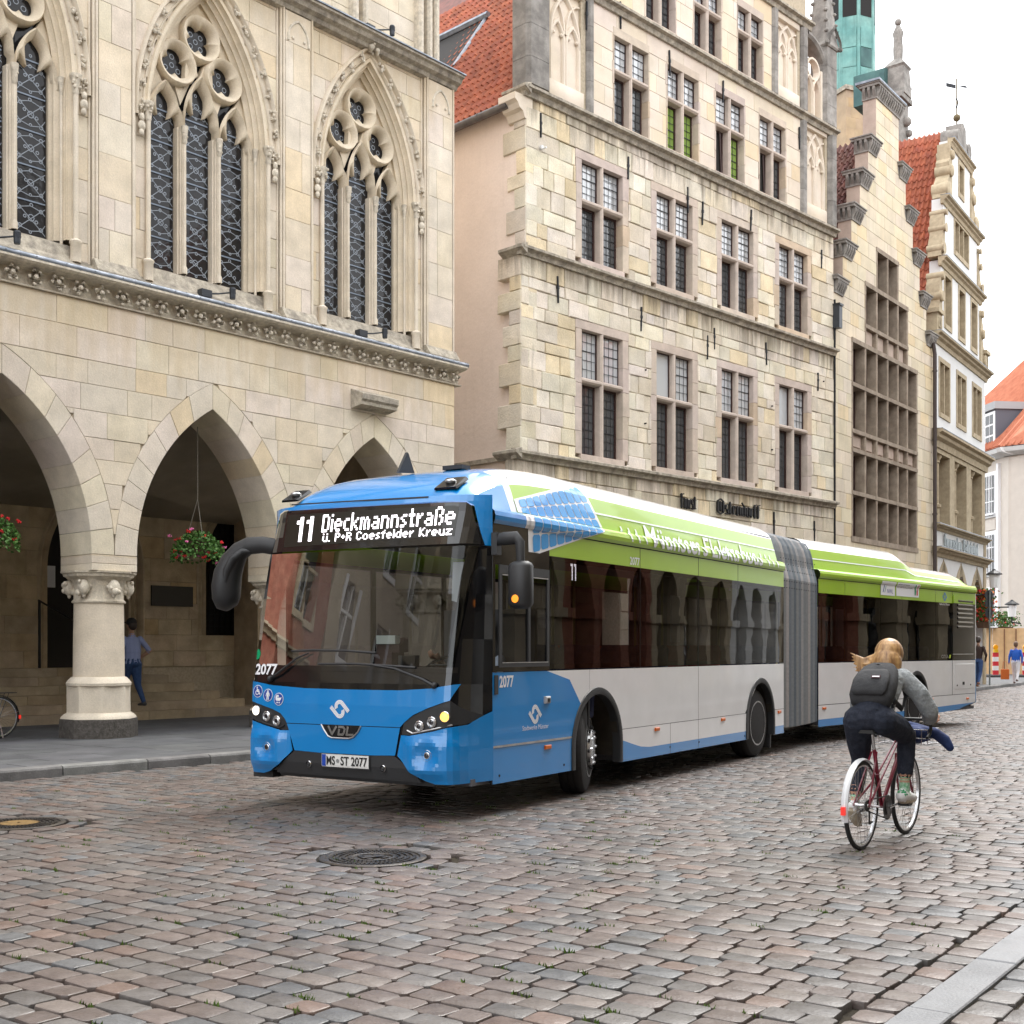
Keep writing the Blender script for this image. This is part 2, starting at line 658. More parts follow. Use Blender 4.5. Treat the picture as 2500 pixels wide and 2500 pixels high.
# kerb stones of the left pavement
def walk(pts, step, rng, var=.15):
    pos, out, acc = 0, [], []
    segs = [(pts[i + 1] - pts[i]).length for i in range(len(pts) - 1)]
    tot = sum(segs)
    def at(s):
        for i, l in enumerate(segs):
            if s <= l or i == len(segs) - 1:
                t = (pts[i + 1] - pts[i]).normalized()
                return pts[i] + t * s, t
            s -= l
    s = 0
    while s < tot - .3:
        e = min(s + step * rng.uniform(1 - var, 1 + var), tot)
        out.append((at(s), at(e)))
        s = e
    return out
for (p, t), (q, t2) in walk(kerb_pts[1:8], 1.05, rng):
    c = rng.uniform(.8, 1.2)
    g = M(); g.col = (c, c * rng.uniform(.97, 1.02), c)
    e = t * .008
    n1 = Vector((-t.y, t.x)); n2 = Vector((-t2.y, t2.x))
    a, b = p + e, q - e
    prof = [(0., -.05), (0., .085), (.012, .108), (.05, .116), (.26, .112), (.27, -.05)]
    dz = rng.uniform(-.004, .004)
    g.loft([[(a.x + n1.x * o, a.y + n1.y * o, z + dz) for o, z in prof], [(b.x + n2.x * o, b.y + n2.y * o, z + dz) for o, z in prof]])
    g.build("kerb_stone", m_kerb, pave)
# pavement slabs in front of the hall (pieces one can tell apart)
sl = []
for r in range(9):
    w0 = 3.58 - r * .60
    x = -3.2 + (r % 2) * .45
    while x < 10:
        l = rng.uniform(.75, 1.05)
        sl.append((x, x + l, w0 - .60, w0)); x += l
for a, b, c, d in sl:
    g = M(); v = rng.uniform(.86, 1.14)
    g.col = (v, v * rng.uniform(.98, 1.01), v * rng.uniform(.98, 1.03))
    j = .004
    z = .1 + rng.uniform(0, .003)
    q = [hx(a + j, d - j), hx(b - j, d - j), hx(b - j, c + j), hx(a + j, c + j)]
    g.prism([(p[0], p[1]) for p in q][::-1], z - .03, z, ax='xy')
    g.build("paving_slab", m_asphalt, pave)

# right pavement with smooth kerb slabs
RD = Vector((.589, .808)); RN = Vector((.808, -.589)); RP = Vector((1.516, 4.95))
def rx(s, n):
    p = RP + RD * s + RN * n
    return p
g = M()
q = [rx(-30, .2), rx(90, .2), rx(90, 12), rx(-30, 12)]
g.prism([(p.x, p.y) for p in q], -.2, .005, ax='xy')
pave2 = structure(g.build("pavement", m_bed))
s = -6.
while s < 40:
    l = rng.uniform(.8, 1.)
    g = M(); c = rng.uniform(.92, 1.1); g.col = (c, c, c)
    q = [rx(s + .006, .012), rx(s + l - .006, .012), rx(s + l - .006, .2), rx(s + .006, .2)]
    p_ = [(p.x, p.y) for p in q]
    top = inset(p_, .006)
    z = .028 + rng.uniform(-.003, .003)
    g.loft([[(a, b, -.1) for a, b in p_[::-1]], [(a, b, z - .006) for a, b in p_[::-1]], [(a, b, z) for a, b in top[::-1]]], flip=True)
    g.build("kerb_slab", m_slab, pave2)
    s += l

# ------------------------------------------------------------------ setts
SA = Vector((.808, -.589))                  # rows run across the street
SB = Vector((.589, .808))
manholes = [(-1.01, 8.92, .39), (-4.28, 10.66, .39)]
sett_cols = [((.168, .134, .12), 6), ((.172, .138, .125), 5), ((.155, .142, .135), 6), ((.138, .14, .145), 3), ((.195, .138, .115), 1), ((.168, .155, .147), 3), ((.2, .168, .15), 2)]
sett_pool = [c for c, k in sett_cols for _ in range(k)]
def kerb_left_dist(p):
    best = 1e9; sg = 1
    for i in range(len(kerb_pts) - 1):
        a, b = kerb_pts[i], kerb_pts[i + 1]
        t = (b - a); l = t.length; t = t / l
        s = max(0, min(l, (p - a).dot(t)))
        d = (p - (a + t * s))
        if d.length < best:
            best = d.length
            sg = 1 if (p - a).dot(Vector((t.y, -t.x))) > 0 else -1
    return best * sg
def sett_verts(cx, cy, ax, ay, lx, ly, rg, wet=1.):
    """cushion-topped stone: two rings of eight points and a crown"""
    hx_, hy_ = lx / 2, ly / 2
    j = lambda s: rg.uniform(-s, s)
    cr = min(lx, ly) * .13
    pts = []
    for (sx, sy) in ((-1, -1), (1, -1), (1, 1), (-1, 1)):
        ox, oy = sx * hx_ + j(.008), sy * hy_ + j(.007)
        k1, k2 = cr * rg.uniform(.6, 1.5), cr * rg.uniform(.6, 1.5)
        if sx * sy > 0:
            pts += [(ox, oy - sy * k1), (ox - sx * k2, oy)]
        else:
            pts += [(ox - sx * k1, oy), (ox, oy - sy * k2)]
    dz = j(.004); tx = j(.016); ty = j(.02)
    V = []
    for sc, z in ((1.0, -.05), (1.0, -.010), (.965, -.0025), (.90, .0)):
        for (a, b) in pts:
            a *= sc if sc == 1 else (1 - (1 - sc) * .75); b *= sc
            V.append((cx + ax.x * a + ay.x * b, cy + ax.y * a + ay.y * b, z + dz + tx * a + ty * b))
    V.append((cx, cy, .0015 + dz))
    return V
SF = []
for k in range(3):
    for i in range(8):
        j_ = (i + 1) % 8
        SF.append((k * 8 + i, k * 8 + j_, (k + 1) * 8 + j_, (k + 1) * 8 + i))
for i in range(8):
    SF.append((24 + i, 24 + (i + 1) % 8, 32))
class SettField:
    def __init__(s): s.V = []; s.C = []; s.D = []
    def add(s, cx, cy, V, col):
        s.V.append(V); s.C.append(col); s.D.append(math.hypot(cx, cy))
def sett_mesh(name, Vs, Cs):
    me = bpy.data.meshes.new(name)
    n = len(Vs)
    v = np.array(Vs, dtype=np.float32).reshape(-1, 3)
    fl = []
    lt = []
    base = np.concatenate([np.array(f) for f in SF])
    lens = np.array([len(f) for f in SF])
    loops = (base[None, :] + (np.arange(n) * 33)[:, None]).ravel().astype(np.int32)
    lens_all = np.tile(lens, n)
    starts = np.concatenate([[0], np.cumsum(lens_all)[:-1]]).astype(np.int32)
    me.vertices.add(len(v)); me.vertices.foreach_set("co", v.ravel())
    me.loops.add(len(loops)); me.loops.foreach_set("vertex_index", loops)
    me.polygons.add(len(lens_all)); me.polygons.foreach_set("loop_start", starts); me.polygons.foreach_set("loop_total", lens_all.astype(np.int32))
    at = me.color_attributes.new("tint", 'FLOAT_COLOR', 'CORNER')
    c = np.repeat(np.array([(*c_, 1.) for c_ in Cs], dtype=np.float32), len(base), axis=0)
    at.data.foreach_set("color", c.ravel())
    me.materials.append(m_sett)
    me.update(calc_edges=True)
    me.validate()
    me.shade_smooth()
    me.set_sharp_from_angle(angle=R(24))
    return me
field = SettField()
rs = random.Random(11)
LEN, WID = .205, .152
gutter_n = -.165
for r in range(-14, 330):
    sb = r * WID
    a = -34 + rs.uniform(0, .2)
    while a < 3:
        l = LEN * rs.uniform(.8, 1.2)
        ac = a + l / 2
        a += l
        p = RP + SB * sb + SA * (ac)
        nn = (p - RP).dot(RN)
        if nn + l / 2 > gutter_n - .012:
            l2 = gutter_n - .012 - (nn - l / 2)
            if l2 < .06: continue
            p = p - SA * (l - l2) / 2; l = l2
        if p.y < 3.9 or p.y > 52: continue
        if abs(p.x) > p.y * .47 + .8: continue
        if p.y > 26 and rs.random() < .0: continue
        if kerb_left_dist(p) < .12: continue
        if any((p.x - mx) ** 2 + (p.y - my) ** 2 < (mr + .2) ** 2 for mx, my, mr in manholes): continue
        c = Vector(rs.choice(sett_pool)) * rs.uniform(.56, .84)
        # slow wander of the courses
        wob = .05 * math.sin(p.x * .9 + p.y * .35) + .03 * math.sin(p.x * 2.3 - 1)
        q = p + SB * wob * .5
        field.add(q.x, q.y, sett_verts(q.x, q.y, SA, SB, l - .008, WID - .009, rs), c)
s = -3.
while s < 40:                                  # gutter course along the right kerb
    l = .16 * rs.uniform(.85, 1.2)
    p = rx(s + l / 2, gutter_n + .075)
    c = Vector(rs.choice(sett_pool)) * rs.uniform(.62, .85)
    field.add(p.x, p.y, sett_verts(p.x, p.y, RN, RD, .15, l - .012, rs), c)
    s += l
# paving beyond the smooth kerb
for r in range(0, 12):
    s = -4 + rs.uniform(0, .2)
    while s < 12:
        l = .2 * rs.uniform(.85, 1.15)
        p = rx(s + l / 2, .212 + .16 * (r + .5))
        s += l
        if abs(p.x) > p.y * .47 + .5 or p.y < 3.5: continue
        c = Vector(rs.choice(sett_pool)) * rs.uniform(.66, .85)
        V = sett_verts(p.x, p.y, RN, RD, .15, l - .01, rs)
        field.add(p.x, p.y, [(a_, b_, z_ + .024) for a_, b_, z_ in V], c)
for mx, my, mr in manholes:                    # radial stones round the covers
    for k in range(15):
        an = 2 * PI * k / 15 + .1
        er = Vector((math.cos(an), math.sin(an))); et = Vector((-er.y, er.x))
        cx_, cy_ = mx + er.x * (mr + .095), my + er.y * (mr + .095)
        c = Vector(rs.choice(sett_pool)) * rs.uniform(.55, .75)
        field.add(cx_, cy_, sett_verts(cx_, cy_, er, et, .15, 2 * PI * (mr + .09) / 15 - .012, rs), c)
order = sorted(range(len(field.D)), key=lambda i: field.D[i])
for i in order[:300]:
    V = np.array(field.V[i]); c0 = V[32].copy(); c0[2] = 0
    o = bpy.data.objects.new("sett", sett_mesh("sett", [V - c0], [field.C[i]]))
    o.location = c0
    COL.objects.link(o); o.parent = road
o = bpy.data.objects.new("sett_field", sett_mesh("sett_field", [field.V[i] for i in order[300:]], [field.C[i] for i in order[300:]]))
COL.objects.link(o); o.parent = road; stuff(o)

# weeds in the joints
g = M()
for k in range(200):
    for _ in range(20):
        y = rs.uniform(4.8, 13)
        x = rs.uniform(-.42, .36) * y
        if rs.random() < .65 and x > .12 * y: continue
        if (Vector((x, y)) - RP).dot(RN) > -.2: continue
        break
    # snap to a course joint
    p = Vector((x, y)); t = (p - RP).dot(SB)
    t2 = (round(t / WID) + .5) * WID
    wob = .05 * math.sin(p.x * .9 + p.y * .35) + .03 * math.sin(p.x * 2.3 - 1)
    p = p + SB * (t2 - t + wob * .5)
    for _ in range(rs.randint(5, 14)):
        q = p + SA * rs.uniform(-.05, .05) + SB * rs.uniform(-.008, .008)
        an = rs.uniform(0, 2 * PI); h_ = rs.uniform(.012, .028)
        dx, dy = math.cos(an) * .008, math.sin(an) * .008
        g.poly([(q.x - dx, q.y - dy, -.012), (q.x + dx, q.y + dy, -.012), (q.x + rs.uniform(-.012, .012), q.y + rs.uniform(-.012, .012), -.006 + h_)])
stuff(tag(g.build("joint_weeds", m_grass), "small green weeds growing in the joints of the cobbles", "weeds"))

# manhole covers
def manhole(x, y, r, label, inner):
    t = thing("manhole_cover", label, "manhole cover", (x, y, 0), .6, "manhole covers in the street")
    g = M(); g.lathe([(r, -.04), (r, .0), (r - .012, .006), (r - .045, .006), (r - .052, -.004), (.01, -.004)], n=40)
    g.build("rim", m_castiron, t, 40)
    g = M()
    for k in range(4):                       # rings of studs
        rr = r - .085 - .045 * k
        n = int(2 * PI * rr / .032)
        for i in range(n):
            a0 = 2 * PI * i / n
            a1 = a0 + 2 * PI / n * .68
            ps = [(rr - .012, a0), (rr + .012, a0 + .012), (rr + .012, a1 + .012), (rr - .012, a1)]
            g.prism([(q * math.cos(a), q * math.sin(a)) for q, a in ps], -.004, .007, ax='xy')
    g.build("studs", m_castiron, t)
    g = M()
    if inner:
        g.lathe([(r * .44, -.004), (r * .44, .007), (.01, .007)], n=28)
        for k in range(6):
            a = PI * k / 3
            g.box(-.01, .01, -.01, .01, .0, .01)
        g.build("centre_plate", m_brassy, t)
    else:
        g.lathe([(r * .42, -.004), (r * .42, .005), (r * .39, .008), (r * .37, .005), (r * .36, -.002)], n=28, cap=False)
        g.box(-.09, .09, -.03, .03, -.004, .007)
        for sx in (-1, 1):
            g.box(sx * .06 - .02, sx * .06 + .02, .05, .09, -.004, .006)
            g.box(sx * .06 - .02, sx * .06 + .02, -.09, -.05, -.004, .006)
        g.build("centre_plate", m_castiron, t)
manhole(*manholes[0], "round cast iron manhole cover with studded rings in front of the bus", False)
manhole(*manholes[1], "manhole cover with worn golden centre at the left picture edge", True)
# ------------------------------------------------------------------ town hall
hall = thing("town_hall", "gothic sandstone town hall with pointed arcade and traceried windows behind the bus", "town hall", *frame((-8.775, 16.678), (.66203, .74947)))
r2 = random.Random(21)
def t_hall(r):
    v = r.uniform(.95, 1.05)
    q = r.random()
    if q < .06: return (v * 1.02, v * .95, v * .82)
    if q < .2: return (v * 1.0, v * .97, v * .91)
    if q < .32: return (v * .97, v * .98, v * 1.0)
    return (v, v * r.uniform(.975, 1.015), v * r.uniform(.93, 1.05))
ARC = [-1.78, 1.9, 5.58, 9.25]
A_IN, ZS, ZA = 1.44, 3.0, 5.58
A_EX, ZAE = 1.838, 6.02
ext = [(c, arch_hw(A_EX, ZS, ZAE)) for c in ARC]
U0, U1 = -3.62, 11.46
core(hall, U0, U1, [3.0, 6.03, 6.95], ext, .025, .95, m_mortar, "wall", 16)
polys = masonry(U0, U1, levels([3.0, 6.02, 6.93], .37, r2, .18), .35, 1.05, ext, r2, gap=.0035)
lay_blocks(hall, polys, m_stone, "ashlar_block", r2, t_hall, (0, .008), .04, .005, 190)
for c in ARC:                                    # voussoirs run through the wall and make the soffit
    for side in (-1, 1):
        n = 8
        ts = [0]
        for i in range(n): ts.append(ts[-1] + r2.uniform(.75, 1.3))
        ts = [t / ts[-1] for t in ts]
        def pts(a, za, t0, t1):
            rise = za - ZS; rad = (rise * rise + a * a) / (2 * a); th = math.asin(min(1, rise / rad))
            return [(c + side * (-(rad - a) + rad * math.cos(th * (t0 + (t1 - t0) * k / 3))), ZS + rad * math.sin(th * (t0 + (t1 - t0) * k / 3))) for k in range(4)]
        for t0, t1 in zip(ts, ts[1:]):
            p = pts(A_IN, ZA, t0, t1) + pts(A_EX, ZAE, t0, t1)[::-1]
            g = M(); g.col = t_hall(r2)
            g.prism(inset(p, .003), -r2.uniform(.0, .006), .955, .006)
            g.build("voussoir", m_stone, hall)
for i in range(5):                               # piers below the springing
    if i < 4: a, b = ARC[i] - 2.24 + .004, ARC[i] - A_IN
    else: a, b = ARC[3] + A_IN, U1
    for z0, z1 in ((2.745, 2.86), (2.86, 2.998)):
        g = M(); g.col = t_hall(r2)
        g.prism([(a, z0 + .002), (b, z0 + .002), (b, z1 - .002), (a, z1 - .002)], -.002, .955, .006)
        g.build("pier_block", m_stone, hall)
# round columns with carved capitals
def head_boss(g, x, y, z, s, rg):
    g.ball((x, y, z), (s * .8, s * .8, s), 8, 6)
    for k in range(7):
        an = rg.uniform(0, 2 * PI)
        g.ball((x + math.cos(an) * s * .7, y + math.sin(an) * s * .6, z + rg.uniform(-.7, .7) * s), s * rg.uniform(.25, .5), 6, 4)
    g.ball((x, y, z - s * .9), (s * .3, s * .3, s * .5), 6, 4)
def octo(r, z, rot=PI / 8):
    return [(r / math.cos(PI / 8) * math.cos(rot + k * PI / 4), r / math.cos(PI / 8) * math.sin(rot + k * PI / 4), z) for k in range(8)]
def column():
    g = M()
    g.col = (1.02, 1., .98)
    g.lathe([(.40, 1.0), (.395, 1.6), (.385, 2.26)], n=28)
    sh = g.build("column", m_stone, hall, 40)
    g = M(); g.col = (.98, .97, .95)
    g.lathe([(.385, 2.24), (.415, 2.25), (.42, 2.275), (.40, 2.29), (.385, 2.31), (.39, 2.45), (.42, 2.6), (.46, 2.64)], n=28)
    g.loft([octo(.44, 2.62), octo(.47, 2.65), octo(.50, 2.665), octo(.51, 2.70), octo(.54, 2.72), octo(.545, 2.745)])
    o = g.build("capital", m_carve, sh, 40)
    g = M()
    for k in range(6):
        an = -PI / 2 + k * PI / 3
        g = M(); head_boss(g, .45 * math.cos(an), .45 * math.sin(an), 2.49, .125, r2)
        g.build("carved_head", m_carve, sh, 60)
    g = M()
    g.lathe([(.395, 1.07), (.43, 1.06), (.47, 1.02), (.505, .97), (.50, .93), (.47, .915)], n=28)
    g.loft([octo(.455, .93), octo(.455, .5), octo(.50, .47), octo(.54, .43), octo(.545, .40)][::-1])
    g.build("base", m_stone, sh, 40)
    g = M(); g.loft([octo(.555, .402), octo(.56, .36), octo(.565, .07)][::-1])
    g.build("plinth", m_basalt, sh)
    return sh
cols = []
c0 = column()
for k, u in enumerate((3.74, 7.415, .06, -3.62, 11.0)):
    o = c0 if k == 0 else dup(c0, hall)
    o.location = (u, .475, 0)
# inner passage: steps, back wall, vault
g = M()
g.poly([(-6, .955, 6.3), (10.9, .955, 6.3), (10.9, 6.3, 4.42), (-6, 6.3, 4.42)])
g.poly([(-6, 6.3, 4.42), (10.9, 6.3, 4.42), (10.9, .955, 6.3), (-6, .955, 6.3)])
g.build("vault_ceiling", m_plaster_in, hall)
ops = [(6.95, arch_hw(1.22, 3.2, 5.2)), (10.6, lambda z: (arch_hw(1.0, 3.4, 5.2)(z) if z > 1.83 else None)), (3.2, arch_hw(.95, 2.2, 3.9))]
core(hall, -6, 11.4, [.0, 1.83, 3.4, 5.2, 6.5], ops, 6.33, 6.8, m_mortar, "back_wall", 12)
polys = masonry(-2, 11.4, levels([1.12, 1.83, 4.42], .42, r2, .2), .5, 1.3, ops, r2, gap=.0035)
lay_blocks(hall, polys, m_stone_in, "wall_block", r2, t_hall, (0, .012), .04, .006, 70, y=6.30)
g = M(); g.box(-6, 11.4, 6.29, 6.4, 4.43, 6.5); g.build("upper_back_wall", m_plaster_in, hall)
for xc, a, zs, za, z0, nm in ((6.95, 1.22, 3.2, 5.2, 1.12, "doorway"), (10.6, 1.0, 3.4, 5.2, 1.83, "inner_window")):
    g = M()
    g.sweep(arch_path(xc, a, z0, zs, za, 10), [(0.02, 6.29), (-.03, 6.25), (-.08, 6.3), (-.1, 6.42), (-.17, 6.38), (-.21, 6.46), (-.28, 6.44), (-.30, 6.65)])
    d = g.build(nm, m_stone_in, hall, 40)
    g = M(); g.box(xc - a, xc + a, 6.62, 6.66, z0, za); g.build("door_leaf" if nm == "doorway" else "glazing", m_dark, d)
g = M()
for k in range(14):
    g.box(10.6 - 1 + k * .15, 10.6 - 1 + k * .15 + .018, 6.56, 6.58, 1.83, 4.6)
for k in range(5): g.box(9.6, 11.6, 6.56, 6.58, 1.9 + k * .14, 1.92 + k * .14)
g.build("iron_grille", m_iron, hall)
g = M(); g.box(8.34, 9.40, 6.24, 6.285, 2.47, 2.92)
g.build("dark_plaque", mat("dark_bronze_plaque", (.03, .027, .022), .5, .3), hall)
g = M(); g.sweep(arch_path(3.2, .95, 1.12, 2.2, 3.9, 8), [(0, 6.30), (-.05, 6.26), (-.12, 6.34), (-.22, 6.45)]); g.box(2.2, 4.2, 6.44, 6.5, 1.1, 4); g.build("blind_arch", m_stone_in, hall, 40)
for k in range(6):
    y0 = 4.15 + k * .33
    xe = 9.95 - k * .42
    x = -4.
    while x < xe:
        l = min(r2.uniform(1.0, 1.9), xe - x + .01)
        if xe - (x + l) < .3: l = xe - x
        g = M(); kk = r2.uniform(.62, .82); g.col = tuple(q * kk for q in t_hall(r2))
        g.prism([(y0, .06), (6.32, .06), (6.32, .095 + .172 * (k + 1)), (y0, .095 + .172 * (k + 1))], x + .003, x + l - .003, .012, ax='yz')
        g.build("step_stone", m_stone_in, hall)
        x += l
g = M(); g.box(5.6, 5.64, 4.3, 4.34, .6, 2.0); g.box(5.6, 5.64, 6.0, 6.04, 1.1, 2.5); g.tube([(5.62, 4.3, 1.95), (5.62, 6.05, 2.5)], .02); g.build("handrail", m_iron, hall)
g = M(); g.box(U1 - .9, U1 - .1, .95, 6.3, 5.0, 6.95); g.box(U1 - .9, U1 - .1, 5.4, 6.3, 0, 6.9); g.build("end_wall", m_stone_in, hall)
# notice on the door
g = M(); g.box(6.06, 6.25, 6.56, 6.58, 2.8, 3.25); g.build("paper_notice", mat("notice_paper", (.6, .62, .66), .8), hall)
# ---- string course with leaf frieze and lead roll
g = M()
g.prism([(-.05, 6.93), (-.06, 6.95), (.05, 6.98), (.05, 7.2), (-.20, 7.24), (-.24, 7.27), (-.24, 7.31), (.3, 7.31), (.3, 6.93)], U0, U1 + .16, ax='yz')
g.build("string_course", m_carve, hall)
def leaf_boss(rg):
    g = M()
    for k in range(5):
        an = 2 * PI * k / 5 + rg.uniform(-.2, .2)
        c, s = math.cos(an), math.sin(an)
        L_ = rg.uniform(.085, .11)
        tip = (c * L_, -.05, s * L_)
        w = .035
        ring = [(c * .01 - s * .01, -.02, s * .01 + c * .01), (c * .05 - s * w, -.06, s * .05 + c * w), tip, (c * .05 + s * w, -.06, s * .05 - c * w), (c * .01 + s * .01, -.02, s * .01 - c * .01)]
        mid = (c * .05, -.105, s * .05)
        for a, b in zip(ring, ring[1:]):
            g.poly([a, mid, b]); g.poly([b, mid, a])
        g.ball((c * .07, -.07, s * .07), .022, 6, 4)
    g.ball((0, -.08, 0), .03, 6, 4)
    return g
boss_meshes = [leaf_boss(r2).mesh("leaf_boss", m_carve) for _ in range(5)]
u = -3.4
while u < 11.6:
    o = bpy.data.objects.new("leaf_boss", r2.choice(boss_meshes)); COL.objects.link(o); o.parent = hall
    o.location = (u, .02, 7.09); o.rotation_euler = (0, r2.uniform(0, 6), 0); o.scale = (1.5, 1.3, 1.35)
    u += .362
u = U0
while u < U1 + .18:
    l = min(.95, U1 + .18 - u)
    g = M(); g.tube([(u + .004, -.2, 7.335), (u + l - .004, -.2, 7.335)], .052, 12); g.tube([(u + l - .02, -.2, 7.335), (u + l, -.2, 7.335)], .057, 12)
    for k in (.25, .75): g.ball((u + l * k, -.252, 7.345), .012, 6, 4)
    g.build("lead_roll", m_lead, hall, 40)
    u += l
g = M()
g.prism([(-.20, 7.33), (-.15, 7.37), (-.06, 7.41), (.10, 7.56), (.2, 7.78), (.5, 7.9), (.5, 7.33)], U0, U1 - .01, ax='yz')
g.build("sloping_sill", m_dirty, hall)
# ---- upper storey
ZC = 13.0
WC = [-1.78, 1.9, 5.58, 9.22]
A_O, Z_SP, Z_AP = 1.22, 10.3, 12.92
wops = [(c, arch_hw(A_O, Z_SP, Z_AP)) for c in WC]
core(hall, U0, U1, [7.35, 10.3, 12.93, 13.3], wops, .125, .8, m_mortar, "upper_wall", 14)
polys = masonry(U0, U1, levels([7.4, 10.3, 12.93, 13.2], .46, r2, .2), .4, .8, wops, r2, gap=.0035)
lay_blocks(hall, polys, m_stone, "upper_ashlar_block", r2, t_hall, (0, .006), .03, .005, 60, y=.10)
for a, b in ((-4., -3.2), (-.28, .44), (3.4, 4.1), (7.06, 7.76), (10.66, 11.46)):      # pilaster strips of dressed stone
    zs_ = levels([7.45, 12.98], .62, r2, .2)
    for z0, z1 in zip(zs_, zs_[1:]):
        cut = r2.choice((None, r2.uniform(.3, .7)))
        for p, q in ((0, 1),) if cut is None else ((0, cut), (cut, 1)):
            g = M(); g.col = t_hall(r2)
            xa, xb = a + .06 + (b - a - .12) * p, a + .06 + (b - a - .12) * q
            g.prism([(xa + .003, z0 + .002), (xb - .003, z0 + .002), (xb - .003, z1 - .002), (xa + .003, z1 - .002)], -.004 - r2.uniform(0, .005), .12, .004)
            g.build("pilaster_block", m_stone, hall)
    for e, sg in ((a, 1), (b, -1)):
        g = M(); g.tube([(e + sg * .03, .0, 7.42), (e + sg * .03, .0, 13.0)], .022, 8); g.tube([(e - sg * .0, .045, 7.42), (e, .045, 13.0)], .03, 8); g.tube([(e - sg * .05, .09, 7.42), (e - sg * .05, .09, 13.0)], .022, 8)
        g.build("edge_moulding", m_stone, hall, 60)
    g = M()                                      # weathered foot
    g.prism([(-.03, 7.42), (-.14, 7.40), (-.14, 7.43), (-.02, 7.62), (.1, 7.62), (.1, 7.4)], a - .03, b + .03, ax='yz'); g.build("pilaster_foot", m_dirty, hall)
    if b - a < .9:
        xc = (a + b) / 2
        g = M(); g.sweep(arch_path(xc, .23, 12.45, 12.5, 12.85, 6), [(.03, -.004), (.015, -.03), (-.012, -.03), (-.03, .0), (-.04, .03)])
        for sx in (-1, 1): g.ball((xc + sx * .13, -.012, 12.52), .03, 6, 4)
        g.build("blind_tracery", m_carve, hall, 50)
def lobed(cx, cz, r, n, rot, k=48, depth=.38):
    out = []
    for i in range(k):
        a = 2 * PI * i / k
        q = abs(math.cos(n * (a - rot) / 2))
        out.append((cx + r * (1 - depth + depth * q ** .6) * math.cos(a), cz + r * (1 - depth + depth * q ** .6) * math.sin(a)))
    return out
def ring_plate(g, outer, inner, y0, y1, yb):
    n = len(outer)
    mid = [((a[0] + b[0]) / 2, (a[1] + b[1]) / 2) for a, b in zip(outer, inner)]
    A = [(p[0], y0 + .05, p[1]) for p in outer]; A2 = [(p[0] * .8 + q[0] * .2, y0, p[1] * .8 + q[1] * .2) for p, q in zip(outer, inner)]
    Bm = [(p[0], y0 + .015, p[1]) for p in mid]; C = [(p[0], y1, p[1]) for p in inner]; D = [(p[0], yb, p[1]) for p in inner]
    Z = [(p[0], yb, p[1]) for p in outer]
    rs_ = [Z, A, A2, Bm, C, D]
    g.loft([r + [r[0]] for r in rs_], False, False, flip=True)
def light_head(cx, a, z0, zs, za):
    """pointed head with a trefoil opening: outer and inner boundary of equal length"""
    outer = arch_path(cx, a, z0, zs, za, 14)
    inner = []
    n = len(outer)
    for i, (x, z) in enumerate(outer):
        t = i / (n - 1)
        if z <= zs + .001:
            inner.append((cx + (x - cx) * .93, z)); continue
        ph = abs(t - .5) * 2
        cus = math.exp(-((ph - .47) / .11) ** 2) * .42
        k = .82 - cus
        inner.append((cx + (x - cx) * k, zs + (z - zs) * (k if ph < .6 else .85 - .1 * cus) - .02))
    return outer, inner
m_came = mat("lead_came", (.27, .30, .34), .5, .3)
m_stain = glass("stained_glass", f0=1.36, wob=.003, wscale=9, behind=(.02, .019, .02))
m_bar = mat("saddle_bar", (.2, .24, .3), .5, .3)
def came_pattern(x0, x1, z0, z1, y, rg, clip=None):
    g = M(); b = M()
    w = x1 - x0
    def rib(p, q, t=.006):
        dx, dz = q[0] - p[0], q[1] - p[1]; l = math.hypot(dx, dz) or 1e-9
        nx, nz = -dz / l * t, dx / l * t
        g.poly([(p[0] - nx, y, p[1] - nz), (q[0] - nx, y, q[1] - nz), (q[0] + nx, y, q[1] + nz), (p[0] + nx, y, p[1] + nz)])
    def ring(cx, cz, r, t=.007):
        k = 9
        for i in range(k):
            a, c = 2 * PI * i / k, 2 * PI * (i + 1) / k
            g.poly([(cx + (r - t) * math.cos(a), y, cz + (r - t) * math.sin(a)), (cx + (r + t) * math.cos(a), y, cz + (r + t) * math.sin(a)), (cx + (r + t) * math.cos(c), y, cz + (r + t) * math.sin(c)), (cx + (r - t) * math.cos(c), y, cz + (r - t) * math.sin(c))][::-1])
    ph = .54
    k = 0
    z = z0
    while z < z1 - .05:
        ze = min(z + ph, z1)
        xc = (x0 + x1) / 2
        cz = z + ph * .5
        pts = [(xc, cz, .05), (x0 + .07, z + .12, .028), (x1 - .07, z + .12, .028), (x0 + .07, z + .42, .028), (x1 - .07, z + .42, .028), (xc - .09, z + .3, .022), (xc + .1, z + .22, .024), (xc, z + .08, .02), (xc, z + .47, .024)]
        for px, pz, pr in pts:
            px += rg.uniform(-.015, .015); pz += rg.uniform(-.02, .02)
            if pz + pr < z1 and (clip is None or abs(px - xc) < clip(pz) - pr): ring(px, pz, pr)
        lim = lambda q: (clip is None or abs(q[0] - xc) < clip(q[1])) and q[1] < z1
        for (a, c) in ((0, 1), (0, 2), (0, 3), (0, 4), (1, 7), (2, 7), (3, 8), (4, 8)):
            p, q = pts[a], pts[c]
            if lim(p) and lim(q): rib(p, q)
        for (a, ex, ez) in ((1, x0, z + .02), (2, x1, z + .05), (3, x0, z + .5), (4, x1, z + .47), (1, x0, z + .2), (2, x1, z + .22), (3, x0, z + .34), (4, x1, z + .36)):
            if lim(pts[a]) and ez < z1 and (clip is None or clip(ez) > w * .45): rib(pts[a], (ex, ez))
        if z > z0 and (clip is None or clip(z) > w * .3):
            hw = w / 2 if clip is None else min(w / 2, clip(z))
            b.box(xc - hw, xc + hw, y - .012, y - .002, z - .011, z + .011)
        z += ph
    return g, b
